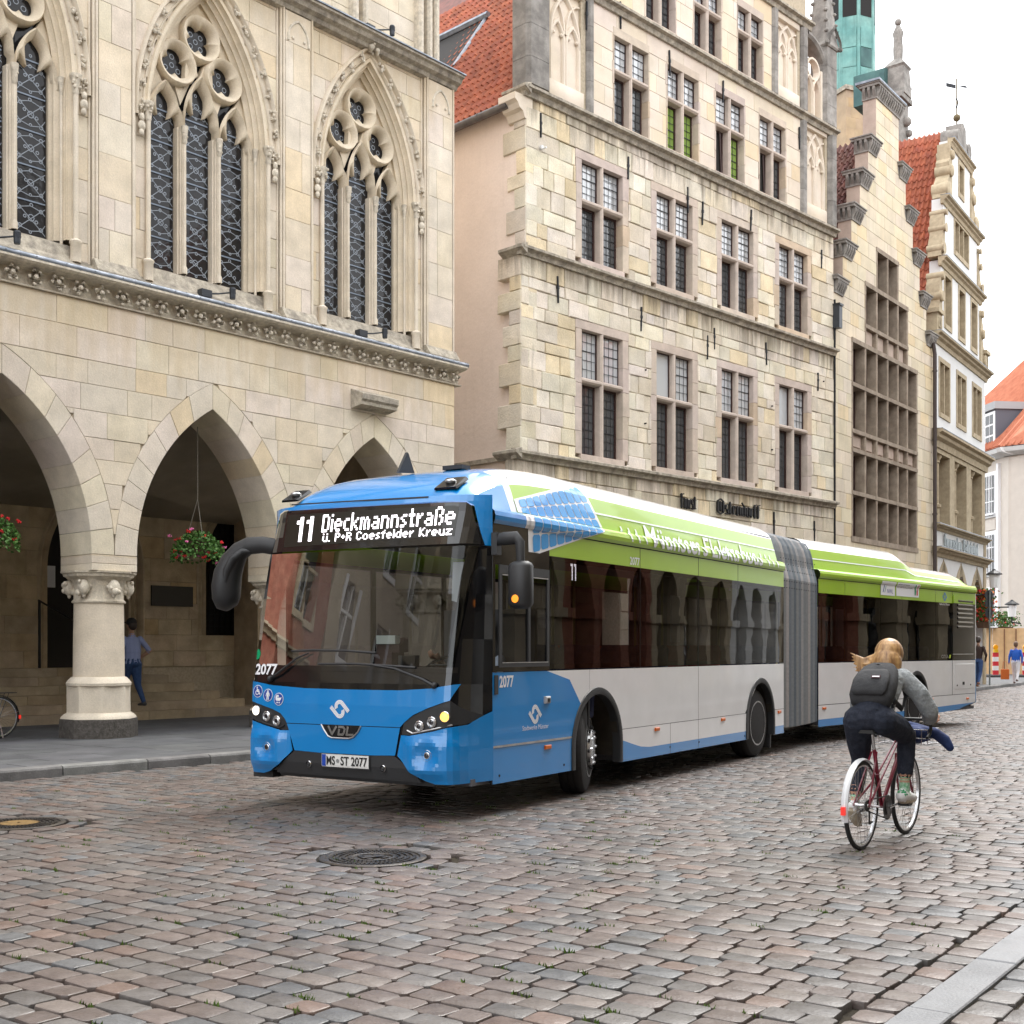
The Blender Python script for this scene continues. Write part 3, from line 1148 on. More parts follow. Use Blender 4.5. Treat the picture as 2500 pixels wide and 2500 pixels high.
def gothic_window(c, quat):
    # deep moulded jambs and arch
    A_I = .97
    path = arch_path(c, A_I, 7.86, Z_SP, 12.55, 14)
    g = M(); g.col = (1.02, 1., .95)
    g.sweep(path, [(-.0, .56), (0, .46), (.035, .44), (.05, .40), (.03, .36), (.07, .34), (.10, .30), (.085, .26), (.12, .25), (.15, .21), (.135, .17), (.175, .17), (.20, .12), (.19, .08), (.24, .07), (.262, .105)])
    win = g.build("window", m_stone, hall, 50)
    hood = arch_path(c, A_I + .38, Z_SP - .15, Z_SP, 13.0, 16)
    g = M()
    g.sweep(hood, [(-.085, .10), (-.08, .07), (-.05, .045), (-.045, .075), (.03, .085), (.045, .03), (.07, .0), (.1, .03), (.11, .1)])
    g.build("hood_mould", m_stone, win, 50)
    # leaf crockets along the hood
    L_ = [0]
    for a, b in zip(hood, hood[1:]): L_.append(L_[-1] + math.hypot(b[0] - a[0], b[1] - a[1]))
    def at(s):
        for i in range(len(hood) - 1):
            if L_[i + 1] >= s:
                t = (s - L_[i]) / (L_[i + 1] - L_[i]); return hood[i][0] + (hood[i + 1][0] - hood[i][0]) * t, hood[i][1] + (hood[i + 1][1] - hood[i][1]) * t
        return hood[-1]
    n = 19
    for k in range(n):
        s = L_[-1] * (k + .5) / n
        x, z = at(s)
        g = M()
        for q in range(7):
            g.ball((x + r2.uniform(-.055, .055), .05 + r2.uniform(-.045, .01), z + r2.uniform(-.085, .085)), (r2.uniform(.018, .035), r2.uniform(.02, .04), r2.uniform(.02, .04)), 6, 4)
        g.build("crocket", m_carve, win)
    g = M(); zt = 13.0
    for q in range(10): g.ball((c + r2.uniform(-.1, .1), -.04 + r2.uniform(-.05, .05), zt + .05 + r2.uniform(-.1, .14)), r2.uniform(.04, .07), 6, 4)
    g.build("finial", m_carve, win, 60)
    for sx in (-1, 1):                           # colonnettes with leaf capitals
        g = M()
        x = c + sx * (A_I + .235); x2 = c + sx * (A_I + .1)
        g.tube([(x, .055, 7.55), (x, .055, 10.2)], .042, 10)
        g.lathe([(.085, 7.5), (.085, 7.78), (.10, 7.80), (.10, 7.83), (.06, 7.86)], x, .055, 8)
        g.tube([(x2, .25, 7.7), (x2, .25, 10.2)], .026, 8)
        g.build("colonnette", m_stone, win, 50)
        g = M()
        g.lathe([(.045, 10.1), (.055, 10.13), (.05, 10.16), (.06, 10.25), (.09, 10.36), (.1, 10.38), (.1, 10.41)], x, .055, 8)
        g.lathe([(.03, 10.1), (.03, 10.16), (.055, 10.34), (.06, 10.38)], x2, .25, 8)
        for q in range(10): g.ball((x + r2.uniform(-.08, .08), .02 + r2.uniform(-.06, .04), 10.2 + r2.uniform(0, .18)), .028, 6, 4)
        xx = x + sx * .13
        g.ball((xx, .03, 10.12), (.05, .05, .07), 6, 5); g.ball((xx, .03, 9.98), (.07, .06, .09), 6, 5); g.ball((xx - .02, .01, 9.86), (.05, .05, .06), 6, 5)
        g.build("leaf_capital", m_carve, win, 60)
    # mullions and tracery
    LW = .24
    lc = [c - .7, c, c + .7]
    for x in (c - .35, c + .35):
        g = M(); g.prism([(x - .035, .31), (x + .035, .31), (x + .045, .345), (x + .06, .35), (x + .065, .39), (x + .085, .40), (x + .09, .54), (x - .09, .54), (x - .085, .40), (x - .065, .39), (x - .06, .35), (x - .045, .345)], 7.86, 10.35, ax='xy')
        g.tube([(x, .315, 7.86), (x, .315, 10.1)], .03, 8); g.lathe([(.05, 7.86), (.05, 7.96), (.03, 8.0)], x, .315, 8)
        g.build("mullion", m_stone, win, 40)
        g = M()
        g.lathe([(.03, 10.05), (.045, 10.08), (.05, 10.2), (.065, 10.33), (.065, 10.36)], x, .31, 8)
        for q in range(6): g.ball((x + r2.uniform(-.04, .04), .28, 10.13 + r2.uniform(0, .16)), .022, 6, 4)
        g.build("mullion_capital", m_carve, win, 60)
    g = M(); g.col = (1.02, 1., .95)
    for k, x in enumerate(lc):
        zs, za = (10.3, 11.05) if k != 1 else (10.5, 11.35)
        o_, i_ = light_head(x, .35, 10.2, zs, za)
        n = len(o_)
        mid = [((a[0] + b[0]) / 2, (a[1] + b[1]) / 2) for a, b in zip(o_, i_)]
        g.loft([[(p[0], .36, p[1]) for p in o_], [(p[0] * .8 + q[0] * .2, .30, p[1] * .8 + q[1] * .2) for p, q in zip(o_, i_)], [(p[0], .34, p[1]) for p in mid], [(p[0], .42, p[1]) for p in i_], [(p[0], .52, p[1]) for p in i_]], False, False, flip=False)
    for (dx, z, r, n_, rot) in ((-.47, 11.42, .385, 3, PI / 2), (.47, 11.42, .385, 3, PI / 2), (0, 11.98, .40, 4, PI / 4)):
        k = 48
        o_ = [(c + dx + r * math.cos(2 * PI * i / k), z + r * math.sin(2 * PI * i / k)) for i in range(k)]
        i_ = lobed(c + dx, z, r * .68, n_, rot, k)
        ring_plate(g, o_, i_, .30, .42, .52)
    # spandrel webs
    for sx in (-1, 1):
        g.prism([(c + sx * .30, 11.05), (c + sx * .02, 11.36), (c + sx * .12, 11.62), (c + sx * .25, 11.66)], .40, .52)
        g.prism([(c + sx * .70, 11.02), (c + sx * 1.05, 10.5), (c + sx * 1.05, 11.1), (c + sx * .88, 11.3)], .42, .52)
        g.prism([(c + sx * .36, 10.75), (c + sx * .16, 11.2), (c + sx * .3, 11.2), (c + sx * .48, 11.08)], .42, .52)
        g.prism([(c + sx * .86, 11.5), (c + sx * .5, 12.2), (c + sx * .3, 12.3), (c + sx * .36, 11.9), (c + sx * .5, 11.75)], .42, .52)
    g.prism([(c - .26, 12.3), (c + .26, 12.3), (c + .1, 12.6), (c - .1, 12.6)], .42, .52)
    g.build("tracery", m_stone, win, 50)
    for k, x in enumerate(lc):
        top = 11.0 if k != 1 else 11.3
        g = M(); g.box(x - .25, x + .25, .505, .515, 7.86, top); g.build("stained_pane", m_stain, win)
        hwf = arch_hw(.235, 10.3 if k != 1 else 10.5, top - .1)
        a, b = came_pattern(x - .24, x + .24, 7.88, top - .12, .498, r2, lambda z, f=hwf: (f(z) or 0))
        stuff(a.build("lead_cames", m_came, win))
        stuff(b.build("saddle_bars", m_bar, win))
    g = M(); g.box(c - .95, c + .95, .518, .53, 10.2, 12.6); 
    g.build("tracery_glass", m_stain, win)
    g = M(); rr = random.Random(4)
    for (dx, z, n_) in ((-.47, 11.42, 3), (.47, 11.42, 3), (0, 11.98, 4)):
        for q in range(n_ + 1):
            an = PI / 2 + 2 * PI * q / n_ + (PI / 4 if n_ == 4 else 0)
            cx_, cz_ = (c + dx + .14 * math.cos(an), z + .14 * math.sin(an)) if q < n_ else (c + dx, z)
            for i in range(9):
                a, b_ = 2 * PI * i / 9, 2 * PI * (i + 1) / 9
                g.poly([(cx_ + .035 * math.cos(a), .51, cz_ + .035 * math.sin(a)), (cx_ + .047 * math.cos(a), .51, cz_ + .047 * math.sin(a)), (cx_ + .047 * math.cos(b_), .51, cz_ + .047 * math.sin(b_)), (cx_ + .035 * math.cos(b_), .51, cz_ + .035 * math.sin(b_))][::-1])
    stuff(g.build("lead_rings", m_came, win))
    return win
for c in WC[1:]:
    gothic_window(c, False)
g = M(); g.box(-2.9, -.6, .2, .3, 7.9, 12.5); g.build("glazing", m_dark, hall)
# ---- main cornice and the set-back storey above
g = M(); g.prism([(.1, 12.98), (-.02, 13.0), (-.06, 13.06), (-.16, 13.1), (-.2, 13.17), (-.26, 13.19), (-.26, 13.24), (.5, 13.3), (.5, 12.98)], U0, U1 + .05, ax='yz')
g.build("cornice", m_dirty, hall)
g = M(); g.prism([(-.29, 13.235), (-.29, 13.26), (-.05, 13.36), (.55, 13.5), (.55, 13.235)], U0, U1 + .07, ax='yz'); g.build("lead_flashing", m_lead, hall)
core(hall, U0, U1 - .1, [13.3, 22.0], [], .52, .9, m_mortar, "gable_wall")
lay_blocks(hall, masonry(U0 + 8, U1 - .6, levels([13.4, 17.6], .45, r2), .5, .9, [], r2, gap=.0035), m_stone, "gable_block", r2, t_hall, (0, .006), .03, .005, 40, y=.5)
for x in (9.1, 9.35, 10.85, 11.1, 11.3):
    g = M(); g.prism([(x - .06, .36), (x - .03, .3), (x + .03, .3), (x + .06, .36), (x + .06, .5), (x - .06, .5)], 13.4, 18, ax='xy'); g.build("gable_shaft", m_carve, hall)
g = M(); g.box(U1 - .12, U1 - .02, .35, 10, 6.6, 13.3); g.box(U0, U1 - .12, .9, 10, 6.96, 13.2); g.box(U1 - .5, U1 - .1, .9, 10, 13, 22); g.build("body", m_stone, hall)
# worn stone bracket over the third arch
g = M(); g.prism([(-.05, 6.06), (-.30, 6.1), (-.30, 6.16), (-.34, 6.2), (-.34, 6.30), (-.02, 6.42), (.05, 6.42), (.05, 6.06)], 8.66, 9.58, ax='yz'); g.build("stone_bracket", m_dirty, hall)
# floodlights on the ledges
m_lamp = mat("lamp_body", (.035, .04, .048), .45, .4)
def floodlight(u, y, z, label, big=False):
    t = thing("floodlight", label, "floodlight", hx(u, -y, z), hall.rotation_euler[2], "floodlights on the town hall")
    g = M(); g.box(-.2, .0, -.08, .06, .0, .12); g.build("ballast_box", m_lamp, t)
    g = M(); g.tube([(-.02, 0, .08), (.12, -.1, .09), (.3, -.2, .13)], .014, 6); g.build("arm", m_lamp, t)
    g = M(); g.lathe([(.045, .02), (.05, .05), (.05, .2), (.045, .21)], .32, -.21, 10)
    for k in range(4): g.lathe([(.057, .11 + .022 * k), (.057, .12 + .022 * k)], .32, -.21, 10)
    g.build("lamp_head", m_lamp, t, 40)
floodlight(1.7, -.02, 7.44, "small black floodlight on the ledge at the left picture edge")
floodlight(5.5, -.02, 7.44, "small black floodlight on the ledge below the middle stained window")
floodlight(9.0, -.02, 7.44, "small black floodlight on the ledge below the right stained window")
floodlight(9.35, .15, 13.42, "black floodlight on the upper lead cornice of the town hall")
# ---- hanging flower baskets
m_leaf = mat("geranium_leaf", (.05, .13, .025), .55, col2=(.09, .19, .04), vs=14, spec=.3)
m_red = mat("red_petal", (.62, .015, .02), .6)
m_pink = mat("pink_petal", (.78, .18, .42), .6)
m_chain = mat("chain_metal", (.22, .2, .17), .5, .6)
def basket(u, label):
    t = thing("hanging_basket", label, "flower basket", hx(u, -.5, 3.35), hall.rotation_euler[2], "hanging flower baskets in the arcade")
    rb = random.Random(int(u * 10))
    g = M()
    for k in range(3):
        a = 2 * PI * k / 3 + .4
        g.tube([(.2 * math.cos(a), .2 * math.sin(a), .0), (0, 0, .75)], .004, 4)
    g.tube([(0, 0, .75), (0, 0, 2.0)], .006, 5)
    for k in range(20): g.ball((0, 0, .78 + k * .06), (.01, .006, .018), 5, 3)
    g.build("chain", m_chain, t)
    g = M(); g.lathe([(.05, -.22), (.16, -.18), (.22, -.05), (.23, .02), (.2, .02)], n=14); g.build("basket", mat("basket_brown", (.07, .04, .025), .9), t)
    g = M()
    for k in range(1500):
        a = rb.uniform(0, 2 * PI); rr = .46 * rb.random() ** .5
        zt = .13 * (1 - (rr / .46) ** 2) - .22 * (rr / .46) ** 3
        p = Vector((rr * math.cos(a), rr * math.sin(a), zt + rb.uniform(-.16, .08)))
        n = Vector((rb.uniform(-1, 1), rb.uniform(-1, 1), rb.uniform(.1, 1))).normalized()
        s1 = n.orthogonal().normalized(); s2 = n.cross(s1)
        sz = rb.uniform(.014, .034)
        v = rb.uniform(.6, 1.3)
        g.poly([tuple(p + (s1 * math.cos(q) + s2 * math.sin(q)) * sz * (1 if i % 2 else .8)) for i, q in enumerate([2 * PI * i / 6 for i in range(6)])])
    stuff(g.build("foliage", m_leaf, t))
    for k in range(26):
        a = rb.uniform(0, 2 * PI); rr = rb.uniform(.2, .5)
        p = Vector((rr * math.cos(a), rr * math.sin(a), rb.uniform(-.26, .26) - .1 * (rr / .46)))
        g = M()
        for q in range(9):
            g.ball(tuple(p + Vector((rb.uniform(-.03, .03), rb.uniform(-.03, .03), rb.uniform(-.022, .022)))), rb.uniform(.009, .018), 5, 3)
        g.build("blossom", m_pink if rb.random() < .36 else m_red, t)
basket(5.62, "hanging basket of red and pink geraniums in the middle arch beside the bus mirror")
basket(1.93, "hanging basket of red and pink geraniums cut off by the left picture edge")
# ------------------------------------------------------------------ gabled houses along the left side
r3 = random.Random(33)
m_h2 = mat("rubble_sandstone", (.72, .655, .55), .88, col2=(.67, .59, .46), vs=1.1, var=.16, grain=.12, gs=40, bump=.012, bs=22, tint=True, spec=.2, streak=.75, streak_col=(.13, .10, .07), bands=[(5.85, 1.0), (10.32, 1.0), (13.84, 1.0), (1e-3, .1)])
m_h2s = mat("smooth_sandstone", (.71, .62, .52), .85, col2=(.66, .57, .45), vs=.9, var=.1, grain=.06, gs=50, bump=.003, bs=40, tint=True, spec=.2)
m_frame = mat("dressed_frame_stone", (.57, .48, .41), .85, col2=(.50, .42, .36), vs=2, var=.12, grain=.08, bump=.003, bs=40, tint=True, spec=.2)
m_grey = mat("grimy_grey_stone", (.31, .29, .265), .9, col2=(.2, .185, .17), vs=2.5, var=.25, grain=.12, bump=.006, bs=30, tint=True, spec=.2)
m_pink = mat("pink_render", (.84, .72, .64), .92, col2=(.80, .68, .60), vs=.6, var=.05, grain=.04, gs=25, bump=.008, bs=9, spec=.15, streak=.2, streak_col=(.5, .4, .33))
m_case = mat("dark_casement", (.045, .02, .016), .5)
m_leading = mat("window_leading", (.03, .032, .036), .5, .3)
m_pane = glass("old_pane", f0=1.85, wob=.008, wscale=5, behind=(.07, .075, .08))
m_pane_sky = glass("old_pane_sky_curtain", f0=2.3, wob=.008, wscale=5, behind=(.5, .52, .54))  # pale backing colour paints reflected sky, with curtains, into the upper panes
m_pane_green = glass("pane_green_blind", f0=1.4, wob=.003, wscale=5, behind=(.20, .30, .07))
m_tile = mat("clay_pantile", (.40, .125, .065), .75, col2=(.27, .085, .05), vs=3, var=.25, grain=.12, bump=.002, bs=50, tint=True, spec=.3)
m_tile_dark = mat("old_clay_pantile", (.19, .075, .06), .75, col2=(.12, .055, .045), vs=3, var=.25, grain=.12, tint=True, spec=.3)
m_zinc = mat("zinc_gutter", (.16, .15, .145), .5, .6, col2=(.11, .1, .1), vs=4)
def t_rub(r):
    v = r.uniform(.86, 1.12)
    q = r.random()
    if q < .12: return (v * 1.02, v * .95, v * .8)
    if q < .3: return (v * .98, v * 1.0, v * .97)
    if q < .36: return (v * .88, v * .86, v * .84)
    return (v, v * r.uniform(.975, 1.01), v * r.uniform(.92, 1.05))
def t_soft(r):
    v = r.uniform(.94, 1.06)
    return (v, v * r.uniform(.98, 1.01), v * r.uniform(.93, 1.04)) if r.random() > .12 else (v * 1.03, v * .96, v * .82)
def string(parent, x0, x1, z, out=.16, h=.2, m=None, nm="string_course"):
    g = M(); g.prism([(.05, z - h), (-out * .35, z - h), (-out * .5, z - h * .55), (-out, z - h * .45), (-out, z - h * .2), (-out * .3, z), (.05, z + .02)], x0, x1, ax='yz')
    return g.build(nm, m or m_dirty, parent)
WIN_CACHE = {}
def cross_window(parent, x, w, z0, z1, zt, key, panes, frame_w=.22, cols=4, rows=(5, 8)):
    """stone cross window: surround > mullion, transom, casements, panes, leading"""
    h = z1 - z0
    fw = frame_w
    g = M(); g.col = t_soft(r3)
    # surround of separate dressed stones, flush with the wall
    zz = levels([0, h], .55, r3, .2)
    for side in (0, 1):
        for a, b in zip(zz, zz[1:]):
            g.col = t_soft(r3)
            e = fw + r3.uniform(-.03, .05)
            if side == 0: g.prism([(-e, a + .003), (0, a + .003), (0, b - .003), (-e, b - .003)], -.012, .24, .006)
            else: g.prism([(w, a + .003), (w + e, a + .003), (w + e, b - .003), (w, b - .003)], -.012, .24, .006)
    g.prism([(-fw, h), (w + fw, h), (w + fw, h + .2), (-fw, h + .2)], -.013, .24, .006)
    g.prism([(-.05, -.14), (w + .05, -.14), (w + .05, 0), (-.05, 0)], -.03, .24, .006)
    win = g.build("window", m_frame, parent, loc=(x, 0, z0))
    t = zt - z0
    mw = .05
    def part(nm, g_, m_, sm=None):
        return g_.build(nm, m_, win, sm)
    g = M(); g.prism([(w / 2 - mw, .03), (w / 2 - .02, -.012), (w / 2 + .02, -.012), (w / 2 + mw, .03), (w / 2 + mw, .24), (w / 2 - mw, .24)], 0, h, ax='xy'); part("mullion", g, m_frame)
    g = M(); g.prism([(.03, t - .06), (-.014, t - .02), (-.014, t + .025), (.03, t + .06), (.24, t + .06), (.24, t - .06)], 0, w, ax='yz'); part("transom", g, m_frame)
    k = 0
    for (za, zb, lower) in ((t + .06, h, 0), (0, t - .06, 1)):
        for (xa, xb) in ((0, w / 2 - mw), (w / 2 + mw, w)):
            y = .13 if not lower else .2
            c = .022 if not lower else .045
            g = M()
            g.box(xa, xa + c, y, y + .05, za, zb); g.box(xb - c, xb, y, y + .05, za, zb); g.box(xa + c, xb - c, y, y + .05, za, za + c * 1.5); g.box(xa + c, xb - c, y, y + .05, zb - c, zb)
            cs = part("casement", g, m_case)
            tilt = panes[k]
            pm = {'k': m_pane_sky, 'd': m_pane, 'g': m_pane_green, 'o': m_dark, 'p': m_pane_sky}[tilt]
            a = r3.uniform(-.012, .012); b = r3.uniform(-.01, .01)
            g = M(); g.poly([(xa + c, y + .03 + a, za + c), (xb - c, y + .03 - a, za + c), (xb - c, y + .03 - a + b, zb - c), (xa + c, y + .03 + a + b, zb - c)])
            part("pane", g, pm)
            if tilt not in 'op':
                g = M()
                nr = rows[lower]
                for i in range(1, cols): xx = xa + c + (xb - xa - 2 * c) * i / cols; g.box(xx - .004, xx + .004, y + .008, y + .016, za + c, zb - c)
                for i in range(1, nr):
                    zz_ = za + c + (zb - za - 2 * c) * i / nr
                    hw_ = .009 if i % 3 == 0 else .004
                    g.box(xa + c, xb - c, y + .006, y + .018, zz_ - hw_, zz_ + hw_)
                part("leading", g, m_leading)
            if tilt == 'o' and lower:
                g = M(); q = xb - c - .02
                for (p0, p1) in (((q, y, za + c), (q - .1, y - .02, zb - c)),):
                    g.tube([p0, p1], .022, 6)
                part("open_casement", g, m_case)
            k += 1
    return win
def pantile():
    g = M(); n = 7
    xs = [0, .03, .06, .095, .13, .18, .225, .25]
    zs = [.02, .052, .06, .04, .012, .0, .006, .018]
    xs = [x * .79 for x in xs]; zs = [z * 1.7 for z in zs]
    top = [(x, 0, z + .04) for x, z in zip(xs, zs)]
    up = [(x, .43, z) for x, z in zip(xs, zs)]
    lo = [(x, 0, z) for x, z in zip(xs, zs)]
    g.loft([up, top, lo], False, False)
    return g
tile_me = {}
def roof(parent, O, U, V, nu, nv, m_, keep, du=.185, dv=.37, limit=300, key=None):
    """pantiles over a plane: O origin at the eave, U along the eave, V up the slope (unit vectors)"""
    U, V = Vector(U), Vector(V); N = U.cross(V)
    if N.z < 0: N = -N
    key = m_.name
    if key not in tile_me:
        tile_me[key] = []
        for k in range(6):
            t = pantile(); c = r3.uniform(.8, 1.15); t.col = (c, c * r3.uniform(.93, 1.05), c * r3.uniform(.9, 1.05)); t.c = [t.col] * len(t.f)
            tile_me[key].append(t.mesh("roof_tile", m_, 60))
    R3 = Matrix((U, V, N)).transposed().to_4x4()
    spots = []
    for j in range(nv):
        for i in range(nu):
            p = Vector(O) + U * (i * du) + V * (j * dv)
            if keep(p): spots.append(p)
    rest = M()
    spots.sort(key=lambda p: p.y)
    for k, p in enumerate(spots):
        T = Matrix.Translation(p) @ R3 @ Matrix.Rotation(r3.uniform(-.012, .012), 4, 'Z') @ Matrix.Rotation(r3.uniform(.0, .02), 4, 'X')
        if k < limit:
            o = bpy.data.objects.new("roof_tile", r3.choice(tile_me[key])); COL.objects.link(o); o.parent = parent; o.matrix_local = T
        else:
            t = pantile(); c = r3.uniform(.8, 1.15); t.c = [(c, c * r3.uniform(.93, 1.05), c)] * len(t.f)
            rest.add(t, T)
    if rest.f: stuff(rest.build("roof_tile_field", m_, parent, 60))
def anchor(parent, x, z, l=.55):
    g = M(); g.box(-.018, .018, -.05, -.012, -l, 0); g.box(-.03, .03, -.055, -.01, -l * .6, -l * .45); g.box(-.012, .012, -.05, -.012, -l - .12, -l)
    return g.build("wall_anchor", m_iron, parent, loc=(x, 0, z), rot=(0, r3.uniform(-.06, .06), 0))

# ================= house 2: tall gabled house with cross windows
P2 = (.3677, 27.0282)
h2 = thing("gabled_house", "tall stone gabled house with rows of leaded cross windows and pink side wall", "house", *frame(P2, (.70474, .70947)))
wA = [1.75, 4.52, 7.26, 10.0]; wC = [2.91, 4.96, 7.01, 9.04]; wD = [4.11, 6.07, 8.01]
opsA = [rect_op(x - .21, x + 1.47 + .21, 5.88, 9.08) for x in wA] 
opsB = [rect_op(x - .21, x + 1.47 + .21, 10.38, 12.98) for x in wA]
opsC = [rect_op(x - .04, x + 1.28 + .04, 13.9, 16.09) for x in wC]
opsD = [rect_op(x - .04, x + 1.17 + .04, 16.85, 18.7) for x in wD]
panC = [rect_op(.72, 1.76, 14.3, 16.5), rect_op(11.46, 12.48, 14.3, 16.5)]
panD = [rect_op(9.96, 10.99, 17.2, 19.1)]
X1 = 12.9
arcG = [(x, arch_hw(1.15, 2.4, 3.6)) for x in (2., 4.95, 7.9, 10.85)]
core(h2, -.0, X1, [0, 2.4, 3.62, 5.7], arcG, .03, .8, m_mortar, "wall", 12)
g = M(); g.box(.3, 12.6, 3.4, 3.5, 0, 4.2); g.box(.3, 12.6, .8, 3.5, 3.9, 4.2); g.build("arcade_back", m_stone_in, h2)
core(h2, -.0, X1, [5.7, 5.88, 9.08, 10.2], opsA, .03, .5, m_mortar, "wall")
core(h2, -.0, X1, [10.2, 10.38, 12.98, 13.7], opsB, .03, .5, m_mortar, "wall")
core(h2, -.0, X1, [13.7, 13.9, 14.3, 16.09, 16.5, 16.85], opsC + panC, .03, .5, m_mortar, "wall")
core(h2, 1.6, 11.43, [16.85, 17.2, 18.7, 19.1, 21.8], opsD + panD, .03, .5, m_mortar, "wall")
pl = masonry(-.42, X1, levels([.1, 2.4, 3.62, 5.72], .4, r3, .3), .4, 1.0, arcG, r3, gap=.012, jit=.006)
pl += masonry(-.25, X1, levels([5.86, 9.08, 10.18], .36, r3, .35), .3, .85, opsA, r3, gap=.012, jit=.008)
pl += masonry(-.1, X1, levels([10.36, 12.98, 13.7], .37, r3, .35), .32, .9, opsB, r3, gap=.012, jit=.008)
lay_blocks(h2, pl, m_h2, "rubble_block", r3, t_rub, (0, .03), .05, .012, 300)
pl = masonry(2.15, 11.09, levels([13.88, 16.09, 16.6], .46, r3, .15), .5, 1.2, opsC, r3, gap=.006)
pl += masonry(2.9, 9.63, levels([16.82, 18.7, 19.3], .46, r3, .15), .5, 1.1, opsD, r3, gap=.006)
lay_blocks(h2, pl, m_h2s, "smooth_block", r3, t_soft, (0, .006), .05, .004, 200)
# corner quoins returning along the side wall
for (za, zb, xl) in ((.1, 5.72, -.42), (5.86, 10.18, -.25), (10.36, 13.45, -.1)):
    zs = levels([za, zb], .42, r3, .3)
    for k, (a, b) in enumerate(zip(zs, zs[1:])):
        ln = (.62 if k % 2 else .36) + r3.uniform(-.1, .14)
        g = M(); g.col = t_rub(r3)
        g.prism([(-.005, a + .006), (ln, a + .006), (ln + r3.uniform(-.02, .02), b - .006), (-.005, b - .006)], xl - r3.uniform(.0, .012), xl + .5, .012, ax='yz')
        g.build("quoin", m_h2, h2)
g = M(); g.box(-.06, .5, .3, 14, 0, 13.55); g.build("side_wall", m_pink, h2)
g = M(); g.tube([(-.02, .2, 5.9), (-.02, 9, 5.9)], .04, 6); g.box(-.14, .0, .3, 12, 5.72, 5.82); g.build("side_ledge", m_dirty, h2)
string(h2, -.5, X1 + .04, 5.87, .2, .22); string(h2, -.33, X1 + .04, 10.35, .2, .22); string(h2, -.2, X1 + .05, 13.87, .22, .24); string(h2, .0, X1 + .08, 16.79, .2, .24); string(h2, 1.5, 11.6, 19.45, .2, .24)
for (xl, z, o) in ((-.5, 5.87, .08), (-.33, 10.35, .08), (-.2, 13.87, .1)):
    g = M(); g.prism([(xl + .1, z - .22), (xl - o * .2, z - .14), (xl - o, z - .1), (xl - o, z - .04), (xl + .1, z + .02)], -.19, .55, ax='xz'); g.build("string_return", m_dirty, h2)
# corbel under the gable corner
g = M()
g.prism([(-.45, 13.62), (-.45, 13.5), (-.36, 13.44), (-.3, 13.34), (-.2, 13.3), (-.14, 13.16), (.1, 13.1), (.1, 13.64), (-.45, 13.64)], -.02, .5); g.build("corner_corbel", m_h2s, h2)
# windows
PA = ["kkdd", "pkdd", "kkdd", "pkdd"]; PB = ["kkdd", "kkdd", "kkdd", "kkdd"]; PC = ["kkdd", "kkgg", "kkog", "kkod"]; PD = ["kkdd", "kkdd", "kkdd"]
for x, p in zip(wA, PA): cross_window(h2, x, 1.47, 6.0, 8.88, 7.72, 'A', p)
for x, p in zip(wA, PB): cross_window(h2, x, 1.47, 10.5, 12.78, 11.85, 'B', p, rows=(5, 7))
for x, p in zip(wC, PC): cross_window(h2, x, 1.28, 13.97, 16.05, 15.24, 'C', p, .04, 3, (4, 6))
for x, p in zip(wD, PD): cross_window(h2, x, 1.17, 16.91, 18.66, 18.03, 'D', p, .04, 3, (3, 6))
# blind tracery panels in the gable
def blind_panel(parent, x0, x1, z0, z1, m_):
    g = M(); xc = (x0 + x1) / 2; w = (x1 - x0)
    g.box(x0 - .05, x1 + .05, .10, .16, z0, z1)
    g.prism([(x0 - .06, z0 - .4), (x1 + .06, z0 - .4), (x1 + .06, z0), (x0 - .06, z0)], -.01, .1, .005)
    g.prism([(x0 - .06, z1), (x1 + .06, z1), (x1 + .06, z1 + .25), (x0 - .06, z1 + .25)], -.01, .1, .005)
    for q in (x0 + w * .25, x1 - w * .25):
        a = w * .21
        g.sweep(arch_path(q, a, z0, z0 + (z1 - z0) * .45, z0 + (z1 - z0) * .66, 6), [(-.05, .1), (-.05, .06), (-.02, .02), (.02, .02), (.05, .06), (.05, .1)])
        for sx in (-1, 1): g.ball((q + sx * a * .6, .05, z0 + (z1 - z0) * .52), .045, 6, 4)
    g.sweep(arch_path(xc, w * .46, z0 + (z1 - z0) * .45, z0 + (z1 - z0) * .5, z1 - .08, 8), [(-.05, .1), (-.05, .06), (-.02, .02), (.02, .02), (.05, .06), (.05, .1)])
    for sx in (-1, 1):
        P = [(xc + sx * w * .42 * math.cos(t), z0 + (z1 - z0) * .55 + (z1 - z0) * .36 * math.sin(t)) for t in [PI * .5 * i / 6 for i in range(7)]]
        P2_ = [(2 * xc - p[0] + sx * w * .0, p[1]) for p in P]
        g.sweep([(xc + sx * w * .45 - (p[0] - xc), p[1]) for p in P], [(-.03, .1), (-.02, .03), (.02, .03), (.03, .1)])
    return g.build("blind_tracery", m_, parent, 50)
blind_panel(h2, .72, 1.76, 14.3, 16.45, m_h2s); blind_panel(h2, 11.46, 12.48, 14.3, 16.45, m_h2s); blind_panel(h2, 9.96, 10.99, 17.2, 19.05, m_h2s)
def gpier(x0, x1, z0, z1, out=.08, m_=None, nm="gable_pier"):
    zs = levels([z0, z1], .6, r3, .15)
    for a, b in zip(zs, zs[1:]):
        g = M(); c = r3.uniform(.85, 1.15); g.col = (c, c, c)
        e = min(.06, (x1 - x0) * .25)
        g.prism([(x0, .4), (x0, .0), (x0 + e, -out), (x1 - e, -out), (x1, .0), (x1, .4)], a + .004, b - .004, ax='xy')
        g.build(nm, m_ or m_grey, h2)
gpier(-.1, .6, 13.92, 16.56, .12); gpier(1.92, 2.14, 13.9, 16.56); gpier(11.09, 11.39, 13.9, 16.56); gpier(12.6, 12.95, 13.9, 16.56, .12)
